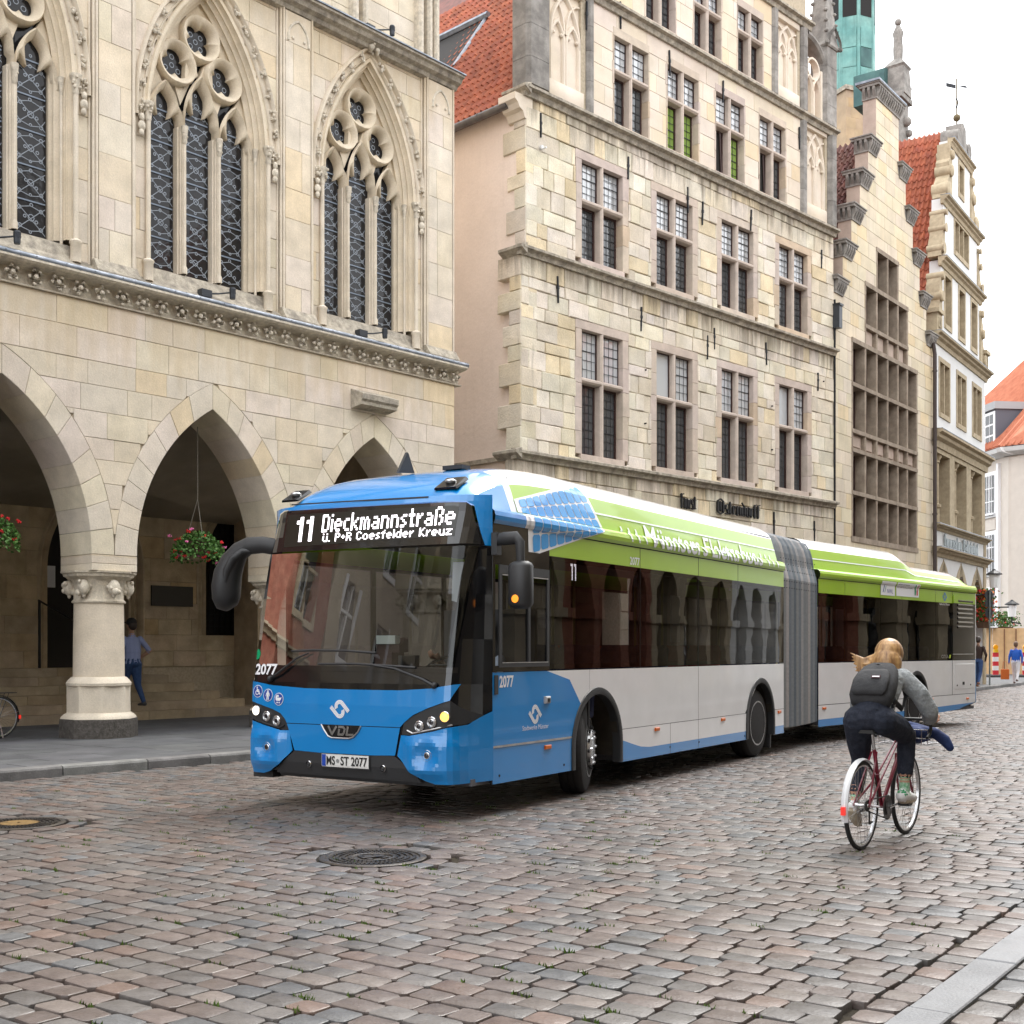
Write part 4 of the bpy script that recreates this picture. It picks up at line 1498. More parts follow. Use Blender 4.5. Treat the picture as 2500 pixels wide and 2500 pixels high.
gpier(9.63, 9.9, 16.85, 19.2); gpier(11.12, 11.43, 16.85, 19.2); gpier(-.1, .6, 16.82, 19.5, .12); gpier(12.3, 12.95, 16.82, 19.1, .12)
# open tracery beside the upper tier, with its curved coping
g = M(); g.sweep([(11.43 + 1.07 * math.sin(t), 18.05 + 1.05 * math.cos(t)) for t in [PI / 2 * i / 8 for i in range(9)]], [(-.06, .35), (-.06, -.02), (.0, -.08), (.08, -.06), (.1, .35)])
g.build("curved_coping", m_grey, h2, 40)
g = M()
for q in (11.62, 12.05):
    g.sweep(arch_path(q, .2, 16.82, 17.65, 18.0, 6), [(-.05, .2), (-.05, .05), (0, .0), (.05, .05), (.05, .2)])
g.sweep([(11.85 + .32 * math.cos(t), 18.25 + .3 * math.sin(t)) for t in [2 * PI * i / 14 for i in range(14)]], [(-.05, .2), (-.03, .02), (.03, .02), (.05, .2)], True)
g.box(11.8, 11.88, .0, .2, 16.8, 17.6); g.box(12.2, 12.32, .0, .2, 16.8, 18.3)
g.build("open_tracery", m_h2s, h2, 40)
# crocketed pinnacle
g = M()
def sq(cx, cy, r, z): return [(cx - r, cy - r, z), (cx + r, cy - r, z), (cx + r, cy + r, z), (cx - r, cy + r, z)]
cx_, cy_ = 12.62, .18
g.loft([sq(cx_, cy_, .33, 19.05), sq(cx_, cy_, .36, 19.1), sq(cx_, cy_, .30, 19.3), sq(cx_, cy_, .21, 20.4), sq(cx_, cy_, .08, 22.2)])
for k in range(7):
    z = 19.5 + k * .32; r = .30 - (z - 19.3) * .078
    for sx in (-1, 1):
        for sy in (-1, 1): g.ball((cx_ + sx * r, cy_ + sy * r, z), (.07, .07, .05), 6, 4)
for a in range(2):
    g.sweep([(cx_ - .33, 19.05), (cx_ - .3, 19.3), (cx_, 19.62), (cx_ + .3, 19.3), (cx_ + .33, 19.05)], [(-.05, -.2), (.0, -.26), (.05, -.2)])
for q in (-.38, .38): g.ball((cx_ + q, -.18, 19.12), .07, 6, 4)
g.build("pinnacle", m_grey, h2, 40)
for x, z in ((.35, 13.4), (3.4, 13.3), (5.75, 13.2), (8.6, 13.35), (12.2, 13.1), (.9, 9.9), (3.9, 9.8), (6.9, 9.85), (9.3, 9.9), (12.0, 9.5), (1.9, 16.45), (5.0, 16.4), (7.3, 16.4), (11.0, 16.3), (9.7, 5.3), (11.8, 5.2), (3.1, 16.9), (6.4, 13.0), (6.6, 9.6)):
    anchor(h2, x, z, r3.uniform(.4, .55))
for x, z in ((4.05, 8.3), (4.05, 7.0), (9.6, 8.2), (9.6, 7.0), (12.3, 9.3)):
    g = M(); g.lathe([(.02, -.06), (.02, 0)], x, z, 6, axis='y'); g.build("wall_hook", m_iron, h2)
g = M(); g.box(.33, .40, -.08, -.02, 12.62, 12.68); g.lathe([(.02, -.2), (.022, -.03)], .36, 12.6, 8, axis='y'); g.build("camera_unit", mat("white_plastic", (.7, .7, .7), .4), h2)
# roof on the alley side
sl = R(52); Vr = (math.cos(sl), 0, math.sin(sl))
roof(h2, (-.28, .35, 13.52), (0, 1, 0), Vr, 50, 23, m_tile, lambda p: p.y < 8.5 and not (p.y > 4.95 and 1.3 < p.x < 3.2 and False))
g = M(); g.poly([(-.2, .3, 13.5), (-.2, 14, 13.5), (6.45, 14, 22.0), (6.45, .3, 22.0)]); g.poly([(6.45, .3, 22.0), (6.45, 14, 22.0), (13.1, 14, 13.5), (13.1, .3, 13.5)]); g.build("roof_deck", m_tile_dark, h2)
g = M(); g.tube([(-.36, .3, 13.47), (-.36, 14, 13.47)], .085, 10)
for y in (1.2, 2.4, 3.6): g.tube([(-.36, y, 13.47), (-.36, y + .03, 13.47)], .095, 10)
g.build("gutter", m_zinc, h2, 40)
g = M(); g.tube([(3.2, 4.6, 17.85), (4.5, 4.1, 19.6)], .035, 6); g.build("lightning_rod", mat("rust_iron", (.09, .04, .025), .8), h2)
# near-black slab paints the shaded underside of the dormer verge; zinc edge
A_d, B_d, C_d, D_d = Vector((3.55, 4.85, 18.28)), Vector((2.05, 4.5, 16.35)), Vector((2.7, 6.7, 17.3)), Vector((3.45, 6.9, 18.25)); nn_ = Vector((-math.sin(R(52)), 0, math.cos(R(52)))) * .2
g = M(); g.loft([[tuple(p) for p in (A_d, B_d, C_d, D_d)], [tuple(p + nn_) for p in (A_d, B_d, C_d, D_d)]]); dm = g.build("dormer_shaded_underside", m_dark, h2)
g = M(); g.tube([tuple(A_d + nn_ * 1.2 + (A_d - D_d) * .05), tuple(D_d + nn_ * 1.2)], .1, 6); g.tube([tuple(A_d + nn_), tuple(B_d + nn_)], .05, 6); g.build("dormer_edge", m_lead, dm)
# fraktur shop lettering: broken strokes
m_letter = mat("black_letter_metal", (.02, .02, .022), .5, .4)
STROKES = {  # (x, z0, z1) stems with lozenge ends, plus slanted links (x0,z0,x1,z1); units of x-height
 'O': ([(.12, .1, 1.3), (.75, .1, 1.3), (.42, .25, 1.2)], [(.12, 1.3, .45, 1.55), (.45, 1.55, .78, 1.3), (.12, .1, .45, -.1), (.45, -.1, .78, .1)], .95),
 's': ([(.1, .55, .95), (.38, .05, .5)], [(.1, .95, .4, 1.05), (.1, .55, .38, .45), (.05, .05, .38, .0)], .5),
 't': ([(.12, .05, 1.3)], [(.0, .95, .32, .95), (.12, .05, .34, .1)], .4),
 'e': ([(.1, .08, .92)], [(.1, .92, .36, .98), (.38, .9, .14, .45), (.1, .08, .4, .08)], .5),
 'n': ([(.1, .0, .95), (.45, .05, .9)], [(.1, .85, .42, 1.0)], .6),
 'd': ([(.1, .08, .85), (.42, .1, 1.0)], [(.42, 1.0, .1, 1.45), (.1, .08, .42, .0), (.1, .85, .42, .98)], .58),
 'o': ([(.1, .1, .88), (.42, .1, .88)], [(.1, .88, .3, 1.02), (.1, .1, .3, -.03), (.3, 1.02, .44, .88), (.3, -.03, .44, .1)], .56),
 'r': ([(.1, .0, .92)], [(.1, .85, .38, 1.0)], .42),
 'f': ([(.12, -.05, 1.35)], [(.12, 1.35, .4, 1.45), (.0, .92, .35, .92)], .42),
 'H': ([(.12, .0, 1.4), (.62, .0, 1.0)], [(.12, 1.4, .5, 1.5), (.12, .85, .6, 1.05), (.0, 1.3, .15, 1.5)], .8),
 'h': ([(.1, .0, 1.4), (.45, -.1, .9)], [(.1, .85, .42, 1.0)], .58),
 'a': ([(.1, .08, .6), (.42, .05, .9)], [(.1, .9, .4, 1.0), (.1, .6, .4, .65)], .56),
 'i': ([(.1, .05, .92)], [(.05, 1.2, .15, 1.3)], .26),
 'l': ([(.1, .05, 1.4)], [], .28), 'b': ([(.1, .1, 1.4), (.42, .1, .88)], [(.1, .88, .42, 1.0), (.1, .1, .42, .0)], .56),
 'm': ([(.1, 0, .95), (.42, .03, .92), (.74, .05, .9)], [(.1, .85, .4, 1.), (.42, .85, .72, 1.)], .9), 'u': ([(.1, .05, .95), (.42, .05, .95)], [(.1, .05, .42, .0)], .56),
 'B': ([(.12, .0, 1.4), (.62, .1, .62), (.6, .8, 1.3)], [(.12, 1.4, .6, 1.45), (.12, .7, .6, .72), (.12, .0, .62, .0)], .8), '.': ([(.08, .0, .12)], [], .2), ' ': ([], [], .4)}
def fraktur(txt, xh, xs=1.):
    g = M(); x = 0
    t = .075 * xh
    for ch in txt:
        st, ln, adv = STROKES[ch]
        for (sx, a, b) in st:
            cx = x + sx * xh * xs; a *= xh; b *= xh
            w = t * 1.15 * xs
            g.prism([(cx - w, a + w), (cx, a - w * .6), (cx + w, a + w), (cx + w, b - w), (cx, b + w * .6), (cx - w, b - w)], -.05, .0)
        for (x0, z0, x1, z1) in ln:
            p, q = Vector((x + x0 * xh * xs, z0 * xh)), Vector((x + x1 * xh * xs, z1 * xh))
            d = (q - p).normalized(); n = Vector((-d.y, d.x)) * t * .7
            g.prism([tuple(p - n), tuple(q - n), tuple(q + n), tuple(p + n)], -.045, .0)
        x += adv * xh * xs
    return g, x
g, wd = fraktur("Ostendorff", .24, 1.0)
k = 2.0 / wd
g, wd = fraktur("Ostendorff", .24, k); g.build("shop_letters", m_letter, h2, loc=(6.95, -.05, 5.06))
g, wd = fraktur("Horst", .24, 1.0); g.build("shop_letters", m_letter, h2, loc=(5.41, -.05, 5.06))

# ================= house 3: stepped gable with the great window grid
P3 = (9.4306, 36.152)
h3 = thing("stepped_gable_house", "narrow yellow stone house with stepped gable and one big grid window", "house", *frame(P3, (.60843, .79361)))
m_h3 = mat("yellow_sandstone", (.66, .57, .43), .86, col2=(.62, .55, .43), vs=.8, var=.12, grain=.07, gs=40, bump=.004, bs=30, tint=True, spec=.2, streak=.35, streak_col=(.3, .25, .18))
m_h3p = mat("pink_gable_stone", (.47, .37, .31), .86, col2=(.42, .34, .28), vs=1.5, var=.15, grain=.08, tint=True, spec=.2)
m_fin = mat("brown_mullion_stone", (.33, .27, .21), .85, col2=(.24, .19, .145), vs=2.5, var=.2, grain=.1, tint=True, spec=.2)
XC3 = 4.42
steps = [(1.0, 19.0), (1.66, 17.5), (2.33, 16.25), (3.0, 15.0), (3.66, 13.72), (4.3, 12.5)]
gx = [1.48, 2.53, 3.48, 4.42, 5.34, 6.22, 7.13]
ops3 = [rect_op(gx[0], gx[6], 4.9, 10.95), rect_op(gx[1], gx[5], 10.95, 12.9), rect_op(gx[2], gx[4], 12.9, 14.2)]
def half3(z):
    hw = 4.43
    for w_, zt in sorted(steps, key=lambda t: t[1]):
        if z < zt: return w_
    return None
prev = 0
keys = [0] + [zt for _, zt in steps[::-1]]
for k, (w_, zt) in enumerate(steps[::-1]):
    z0 = keys[k]
    w0 = 4.43 if k == 0 else w_
    o3 = [o for o in ops3]
    ks = sorted(set([z0, zt] + [z for z in (4.9, 10.95, 12.9, 14.2) if z0 < z < zt]))
    core(h3, XC3 - w0, XC3 + w0, ks, o3, .03, .42, m_mortar, "wall")
    lay_blocks(h3, masonry(XC3 - w0, XC3 + w0, levels([max(z0, .1)] + [q for q in ks[1:-1]] + [zt], .42, r3, .1), .45, .95, o3, r3, gap=.006), m_h3, "ashlar_block", r3, t_soft, (0, .005), .04, .004, 46)
# caps with little corbels
def corbel_cap(x0, x1, z, both=True):
    g = M()
    g.box(x0 - .16, x1 + .16, -.16, .5, z + .3, z + .38); g.box(x0 - .19, x1 + .19, -.19, .53, z + .38, z + .42)
    g.box(x0 - .04, x1 + .04, -.04, .45, z - .06, z + .3)
    n = max(3, round((x1 - x0) / .16))
    for k in range(n + 1):
        x = x0 + (x1 - x0) * k / n
        g.prism([(-.15, z + .3), (-.15, z + .2), (-.04, z - .02), (.02, z - .02), (.02, z + .3)], x - .04, x + .04, ax='yz')
    for y in (.02, .18, .34):
        for xe, s in ((x0, -1), (x1, 1)):
            g.prism([(xe + s * .15, z + .3), (xe + s * .15, z + .2), (xe + s * .04, z - .02), (xe, z - .02), (xe, z + .3)], y - .03, y + .05)
    return g.build("corbelled_cap", m_grey, h3)
for k, (w_, zt) in enumerate(steps):
    if k == 0: corbel_cap(XC3 - w_, XC3 + w_, zt)
    else:
        wi = steps[k - 1][0]
        corbel_cap(XC3 - w_, XC3 - wi - .05, zt - .4); corbel_cap(XC3 + wi + .05, XC3 + w_, zt - .4)
    # pinkish side faces of the steps
    z0 = (steps[k + 1][1] if k + 1 < len(steps) else 10)
    g = M(); g.box(XC3 - w_ - .006, XC3 - w_ + .1, .0, .425, z0 + .01, zt - (.05 if k == 0 else .46)); g.build("step_side", m_h3p, h3)
g = M(); g.prism([(-.2, 19.42), (-.2, 19.48), (.6, 19.5), (.6, 19.42)], XC3 - 1.22, XC3 + 1.22, ax='yz'); g.build("zinc_cap", m_lead, h3)
# the window grid
def fin(x, z0, z1): 
    g = M(); c = r3.uniform(.9, 1.1); g.col = (c, c, c)
    g.prism([(x - .055, .0), (x - .03, -.02), (x + .03, -.02), (x + .055, .0), (x + .055, .4), (x - .055, .4)], z0, z1, ax='xy'); return g
grid = M(); grid.box(gx[0] - .1, gx[6] + .1, -.03, .4, 4.78, 4.95); gw = grid.build("grid_window", m_fin, h3)
for i, x in enumerate(gx):
    top = 10.95 if i in (0, 6) else (12.9 if i in (1, 5) else 14.2)
    fin(x, 4.95, top).build("mullion", m_fin, gw)
def rail(i0, i1, z, hh=.1):
    g = M(); g.box(gx[i0] - .05, gx[i1] + .05, -.03, .4, z - hh, z + .02); g.build("transom", m_fin, gw)
for z in (6.32, 7.62, 8.2, 9.62): rail(0, 6, z)
rail(0, 6, 10.97, .12); rail(1, 5, 11.6); rail(1, 5, 12.92, .12); rail(2, 4, 14.22, .12)
for (i0, i1, rows_) in ((0, 6, ((4.95, 6.22), (6.34, 7.52), (8.2, 9.52), (9.64, 10.85))), (1, 5, ((11.6, 12.8),)), (2, 4, ((12.92, 14.1),))):
    for i in range(i0, i1):
        for a, b in rows_:
            g = M(); g.box(gx[i] + .05, gx[i + 1] - .05, .36, .37, a, b); g.build("pane", m_pane, gw)
            g = M(); x0 = gx[i] + .055; x1 = gx[i + 1] - .055
            g.box(x0, x0 + .05, .3, .36, a, b); g.box(x1 - .05, x1, .3, .36, a, b); g.box(x0, x1, .3, .36, a, a + .06); g.build("casement", m_case, gw)
    z0, z1 = {0: (7.64, 8.1), 1: (10.97, 11.5), 2: (0, 0)}[i0]
    for i in range(i0, i1):
        if z1:
            g = M(); g.box(gx[i] + .06, gx[i + 1] - .06, .12, .3, z0, z1); g.prism([(gx[i] + .17, z0 + .08), (gx[i + 1] - .17, z0 + .08), (gx[i + 1] - .17, z1 - .03), (gx[i] + .17, z1 - .03)], .085, .13, .01); g.build("spandrel_panel", m_h3p, gw)
g = M(); g.box(gx[0], gx[6], .40, .42, 4.9, 10.95); g.box(gx[1], gx[5], .40, .42, 10.9, 12.9); g.box(gx[2], gx[4], .40, .42, 12.9, 14.2); g.build("dark_backing", m_dark, gw)
# rainwater pipe between houses 3 and 4
g = M(); g.tube([(8.5, -.1, 12.2), (8.62, -.12, 11.8), (8.62, -.12, .1)], .07, 8)
for z in (11.2, 8.8, 6.2): g.tube([(8.62, -.12, z), (8.62, -.12, z + .06)], .09, 8)
g.build("rainwater_pipe", mat("brown_pipe", (.05, .035, .032), .45), h3, 40)
g = M(); g.tube([(.06, -.04, 11.8), (.06, -.04, 4.5)], .035, 6); g.build("rainwater_pipe", m_iron, h3)
g = M(); g.box(-.02, .2, -.22, -.02, 10.95, 11.6); g.prism([(-.03, 11.6), (.21, 11.6), (.24, 11.66), (-.06, 11.66)], -.25, .0); g.build("lantern", m_lamp, h3)
sl = R(52); Vr = (math.cos(sl), 0, math.sin(sl))
roof(h3, (-.1, .45, 12.25), (0, 1, 0), Vr, 20, 20, m_tile_dark, lambda p: p.y < 3.6, limit=200)
g = M(); g.poly([(0, .42, 12.2), (0, 12, 12.2), (4.42, 12, 18.0), (4.42, .42, 18.0)]); g.poly([(4.42, .42, 18.0), (4.42, 12, 18.0), (8.84, 12, 12.2), (8.84, .42, 12.2)]); g.box(.1, 8.7, .42, 12, 0, 12.2); g.build("roof_deck", m_tile_dark, h3)

# ================= house 4: white gabled house with scrolls
P4 = (14.8213, 43.1833)
h4 = thing("white_gabled_house", "white rendered house with sandstone trim, scroll gable and loggia", "house", *frame(P4, (.55084, .83461)))
m_white = mat("white_render", (.70, .70, .69), .85, col2=(.65, .65, .64), vs=1.0, grain=.03, bump=.003, bs=30, spec=.2)
m_trim = mat("tan_trim_stone", (.46, .38, .26), .85, col2=(.38, .31, .21), vs=3, var=.18, grain=.1, tint=True, spec=.2)
m_blind = mat("taupe_roller_blind", (.25, .21, .155), .8, var=.1, vs=6)
WX = 7.85
w2 = [(.64, 2.24), (3.15, 4.70), (5.62, 7.22)]; w3_ = [(1.36, 2.5), (3.44, 4.54), (5.38, 6.49)]
log = [(.44, 2.24), (2.94, 4.77), (5.46, 7.30)]
arc4 = [(1.3, arch_hw(1.0, 2.6, 4.35)), (3.85, arch_hw(1.0, 2.6, 4.35)), (6.4, arch_hw(1.0, 2.6, 4.35))]
core(h4, 0, WX, [0, 2.6, 4.4, 5.9], arc4, 0, .6, m_white, "wall", 12)
core(h4, 0, WX, [5.9, 8.5, 9.1], [rect_op(a, b, 5.9, 8.5) for a, b in log], .0, .9, m_trim, "loggia_wall")
core(h4, 0, WX, [9.1, 9.8, 11.95, 12.6], [rect_op(a, b, 9.8, 11.95) for a, b in w2], 0, .4, m_white, "wall")
core(h4, .95, 6.85, [12.6, 13.12, 15.2, 15.45], [rect_op(a, b, 13.12, 15.2) for a, b in w3_], 0, .4, m_white, "wall")
core(h4, 1.25, 6.5, [15.45, 16.15, 17.6, 17.75], [rect_op(2.8, 5.1, 16.15, 17.6)], 0, .4, m_white, "wall")
core(h4, 2.3, 5.3, [17.75, 18.5, 19.9, 20.2], [rect_op(3.45, 4.35, 18.5, 19.9)], 0, .4, m_white, "wall")
def trim_window(a, b, z0, z1, lights):
    g = M(); t = .13
    g.box(a, a + t, -.025, .2, z0, z1); g.box(b - t, b, -.025, .2, z0, z1); g.box(a + t, b - t, -.025, .2, z1 - t * 1.3, z1); g.box(a + t, b - t, -.04, .2, z0, z0 + t * 1.3)
    win = g.build("window", m_trim, h4)
    n = lights
    for i in range(n):
        xa = a + t + (b - a - 2 * t) * i / n; xb = a + t + (b - a - 2 * t) * (i + 1) / n
        if i:
            g = M(); g.box(xa - .04, xa + .04, -.01, .2, z0 + t, z1 - t); g.build("mullion", m_trim, win)
        g = M(); g.box(xa, xb, .24, .26, z0, z1); g.build("blind", m_blind, win)
        g = M(); g.box(xa + .04, xb - .04, .12, .2, z0 + .15, z0 + .25); g.build("window_box", m_case, win)
        g = M(); g.box(xa + .04, xb - .04, .1, .12, z0 + .17, z0 + .19); g.build("sill_edge", mat("bright_metal", (.6, .6, .62), .4, .5), win)
for a, b in w2: trim_window(a, b, 9.8, 11.95, 2)
for a, b in w3_: trim_window(a, b, 13.12, 15.2, 1)
trim_window(2.8, 5.1, 16.15, 17.6, 3); trim_window(3.45, 4.35, 18.5, 19.9, 1)
def corn(x0, x1, z, out=.3, h=.35):
    g = M(); g.prism([(.05, z - h), (-.05, z - h), (-.08, z - h * .6), (-out * .6, z - h * .45), (-out * .65, z - h * .25), (-out, z - h * .15), (-out, z), (.05, z + .05)], x0 - out * .5, x1 + out * .7, ax='yz'); g.build("cornice", m_trim, h4)
    g = M(); g.box(x0 - out * .5, x1 + out * .72, -out - .01, .05, z + .004, z + .03); g.build("lead_strip", m_lead, h4)
corn(0, WX, 9.22, .34, .55); corn(0, WX, 12.66, .3, .34); corn(.9, 6.9, 15.52, .26, .3); corn(1.2, 6.55, 17.8, .26, .28); corn(2.2, 5.4, 20.2, .2, .25); corn(0, WX, 5.92, .24, .2); corn(0, WX, 5.1, .3, .3)
# scrolls at the gable shoulders
def scroll(x, z, w, h, s):
    g = M()
    g.prism([(x, z), (x + s * w, z), (x + s * w * .9, z + h * .25), (x + s * w * .45, z + h * .5), (x + s * w * .5, z + h * .75), (x + s * w * .1, z + h), (x, z + h)], -.06, .42)
    for (dx, dz, r) in ((.72, .16, .30), (.30, .6, .24), (.12, .93, .18)):
        g.lathe([(r * .2, -.16), (r * .7, -.16), (r * w, -.12), (r * w, .46), (r * .2, .46)], x + s * w * dx, z + h * dz, 14, axis='y')
    g.build("scroll", m_trim, h4, 40)
for s, x0 in ((-1, .95), (1, 6.85)): scroll(x0, 12.7, .85, 2.3, s)
for s, x0 in ((-1, 1.3), (1, 6.45)): scroll(x0, 15.55, .55, 1.8, s)
for s, x0 in ((-1, 2.35), (1, 5.3)): scroll(x0, 17.85, .95, 1.9, s)
for x in (.0, 7.35):
    g = M(); g.box(x, x + .55, -.12, .45, 12.7, 13.35); g.box(x - .08, x + .63, -.2, .5, 13.35, 13.5); g.prism([(x + .12, 12.85), (x + .43, 12.85), (x + .43, 13.2), (x + .12, 13.2)], -.16, -.1, .02); g.build("pedestal", m_trim, h4)
for x in (2.0, 5.4):
    g = M(); g.box(x, x + .2, -.05, .4, 17.8, 20); g.build("corner_strip", m_trim, h4)
g = M(); g.prism([(3.0, 20.25), (4.75, 20.25), (4.55, 20.7), (4.3, 20.75), (4.25, 21.2), (3.85, 21.35), (3.45, 21.2), (3.4, 20.75), (3.15, 20.7)], -.1, .45); g.lathe([(.05, -.14), (.3, -.14), (.35, .48), (.05, .48)], 4.72, 20.55, 12, axis='y'); g.lathe([(.05, -.14), (.3, -.14), (.35, .48), (.05, .48)], 3.1, 20.55, 12, axis='y'); g.build("gable_crest", m_grey, h4, 40)
# weathervane
g = M(); g.tube([(3.88, .15, 21.2), (3.88, .15, 23.1)], .03, 6); g.ball((3.88, .15, 21.62), .14, 12, 8); vb = g.build("vane_rod", mat("aged_bronze", (.13, .10, .05), .6, .4), h4, 50)
g = M(); g.T = Matrix.Translation((3.88, .15, 0)) @ Matrix.Rotation(R(-35), 4, 'Z'); g.box(-.5, -.06, -.01, .01, 22.72, 22.86); g.prism([(.05, 22.8), (.5, 22.83), (.42, 22.9), (.28, 22.88)], -.01, .01); g.tube([(-.02, 0, 22.0), (.04, 0, 22.2), (-.02, 0, 22.35)], .035, 6); g.T = None; g.build("vane", m_iron, vb)
# loggia columns, balcony lintel letters and arches
for a, b in log:
    xm = a + .75
    g = M(); g.lathe([(.14, 5.92), (.14, 6.6), (.2, 6.62), (.2, 6.72), (.12, 6.76), (.12, 8.2), (.16, 8.24), (.14, 8.3), (.22, 8.42), (.22, 8.5)], xm, .25, 10); g.build("loggia_column", m_trim, h4, 40)
    g = M(); g.box(a, b, .9, .95, 5.9, 8.5)
    for k in range(6): g.box(a, b, .885, .9, 5.95 + k * .43, 6.36 + k * .43)
    g.build("loggia_back", mat("taupe_masonry", (.21, .18, .135), .9, var=.15, vs=4, grain=.1), h4)
g = M(); g.box(0, WX, -.015, .02, 5.12, 5.75); g.build("sign_band", m_white, h4)
g = M(); g.box(-.0, .3, -.05, .0, 0, 5.0); g.box(WX - .35, WX, -.05, .0, 0, 5.9); g.build("corner_trim", m_trim, h4)
for c, f in arc4:
    g = M(); g.sweep(arch_path(c, 1.0, .1, 2.6, 4.35, 8), [(0, .6), (0, -.03), (.30, -.03), (.30, .02)]); g.prism([(c - .3, 4.25), (c + .3, 4.25), (c, 4.75)], -.03, .1); g.build("arch_trim", m_trim, h4, 40)
m_sign = mat("zinc_letters", (.30, .34, .35), .5, .3)
for tx, x in (("Neuenschm", 1.17), ("Bahnhnhof", 3.87)):
    g, w_ = fraktur(tx.replace('c', 'e').replace('N', 'H'), .3); g, w_ = fraktur(tx.replace('c', 'e').replace('N', 'H'), .3, 2.42 / w_); g.build("sign_letters", m_sign, h4, loc=(x, -.06, 5.2))
sl = R(64.5); Vr = (math.cos(sl), 0, math.sin(sl))
roof(h4, (-.15, .42, 12.5), (0, 1, 0), Vr, 20, 26, m_tile, lambda p: p.y < 4.0, limit=300)
g = M(); g.poly([(-.1, .42, 12.45), (-.1, 12, 12.45), (3.9, 12, 20.9), (3.9, .42, 20.9)]); g.poly([(3.9, .42, 20.9), (3.9, 12, 20.9), (7.9, 12, 12.45), (7.9, .42, 12.45)]); g.box(.05, WX - .05, .96, 12, 5, 12.4); g.box(.05, WX - .05, 4, 12, 0, 5); g.build("roof_deck", m_tile, h4)
# bracket lantern and flower box at the far corner
g = M(); g.tube([(7.7, -.05, 3.2), (7.9, -.9, 3.2)], .03, 6); g.build("lantern_bracket", m_iron, h4)

# ================= town house at the end of the street
fb = thing("corner_building", "pale corner building with white window frames and red hipped roof far right", "building", (30.3, 75.0, 0), math.atan2(-3, .35))
m_pale = mat("pale_limestone", (.62, .57, .51), .85, var=.06, vs=1., grain=.04, spec=.2)
m_wframe = mat("white_frame", (.78, .79, .8), .5)
m_pane_far = glass("far_pane", f0=1.6, wob=.002, wscale=3, behind=(.06, .065, .07))
# local x runs towards the viewer along face one (corner at 0), y towards the inside of the block
fx = [-5.2, -2.55]
g = M(); g.box(-14, 0, 0, 10, 0, 13.6); g.build("wall", m_pale, fb)
for x in (-5.5, -2.9):
    for z0 in (2.7, 6.2, 9.9):
        h_ = 2.5
        g = M(); g.box(x, x + 1.7, -.12, .0, z0 - .15, z0 + h_ + .2); w_ = g.build("window", m_wframe, fb)
        g = M(); g.box(x + .3, x + 1.4, -.14, -.125, z0 + .1, z0 + h_ - .05); g.build("pane", m_pane_far, w_)
        g = M()
        for i in range(1, 4): g.box(x + .3 + 1.1 * i / 4 - (.05 if i == 2 else .025), x + .3 + 1.1 * i / 4 + (.05 if i == 2 else .025), -.17, -.14, z0 + .1, z0 + h_)
        for i in range(1, 3): g.box(x + .3, x + 1.4, -.165, -.14, z0 + h_ * i / 3 - .03, z0 + h_ * i / 3 + .03)
        g.box(x + .15, x + 1.55, -.3, -.12, z0 - .02, z0 + .1)
        g.build("glazing_bars", m_wframe, w_)
        g = M(); g.prism([(x + .25, z0 - .95), (x + 1.45, z0 - .95), (x + 1.45, z0 - .3), (x + .25, z0 - .3)], -.1, .0, .03); g.build("panel", m_pale, w_)
    g = M(); g.box(x - .3, x - .08, -.2, .0, 2, 13); g.box(x + 1.78, x + 2.0, -.2, .0, 2, 13); g.build("lesene", m_wframe, fb)
    g = M()
    for i in range(6): g.tube([(x + .2 + .26 * i, -.35, 2.6), (x + .2 + .26 * i, -.35, 3.5)], .025, 5)
    g.tube([(x + .1, -.35, 3.5), (x + 1.6, -.35, 3.5)], .03, 5); g.build("balcony_rail", m_iron, fb)
g = M(); g.prism([(-.1, 13.3), (-.7, 13.5), (-.8, 13.75), (.3, 13.85), (.3, 13.3)], -14, .5, ax='yz'); g.build("eaves", m_white, fb)
g = M(); g.box(-.02, 6, -.0, 10, 0, 13.6); g.box(.2, 1.6, -.12, 0, 0, 13.2); g.build("wall", m_pale, fb, rot=(0, 0, R(38)))
g = M(); g.box(2.0, 3.3, -.14, 0, 2.2, 12.6); w_ = g.build("window", m_wframe, fb, rot=(0, 0, R(38)))
g = M(); g.prism([(-.1, 13.3), (-.7, 13.5), (-.8, 13.75), (.3, 13.85), (.3, 13.3)], -.4, 7, ax='yz'); g.build("eaves", m_white, fb, rot=(0, 0, R(38)))
# hipped roof with dormers
m_tile_far = mat("far_tile", (.50, .19, .11), .75, col2=(.42, .14, .08), vs=2, var=.12, spec=.3)
g = M()
e = .75
A_ = (-14, -e, 13.8); B_ = (.35, -e, 13.8); C_ = (6 * math.cos(R(38)) + e * .6, 6 * math.sin(R(38)) - e * .8, 13.8); D_ = (-8, 6, 21.5); E_ = (-1.0, 6.5, 21.5)
for tri in ([A_, B_, E_, D_], [B_, C_, (7, 9, 21.5), E_]): g.poly(tri)
g.poly([D_, E_, (7, 9, 21.5), (7, 14, 13.8), (-14, 14, 13.8), A_])
g.build("roof", m_tile_far, fb)
g = M(); Vx = (Vector(D_) - Vector(A_)).normalized()
for i in range(40):
    p = Vector(A_) + (Vector(B_) - Vector(A_)) * i / 40; q = Vector(D_) + (Vector(E_) - Vector(D_)) * i / 40
    g.tube([tuple(p + Vector((0, -.03, .05))), tuple(q + Vector((0, -.03, .05)))], .07, 5)
for i in range(16):
    p = Vector(B_) + (Vector(C_) - Vector(B_)) * i / 16; q = Vector(E_) + (Vector((7, 9, 21.5)) - Vector(E_)) * i / 16
    g.tube([tuple(p + Vector((.02, -.03, .05))), tuple(q + Vector((.02, -.03, .05)))], .06, 5)
g.tube([B_, E_], .14, 6)
g.build("tile_ribs", m_tile_far, fb, 50)
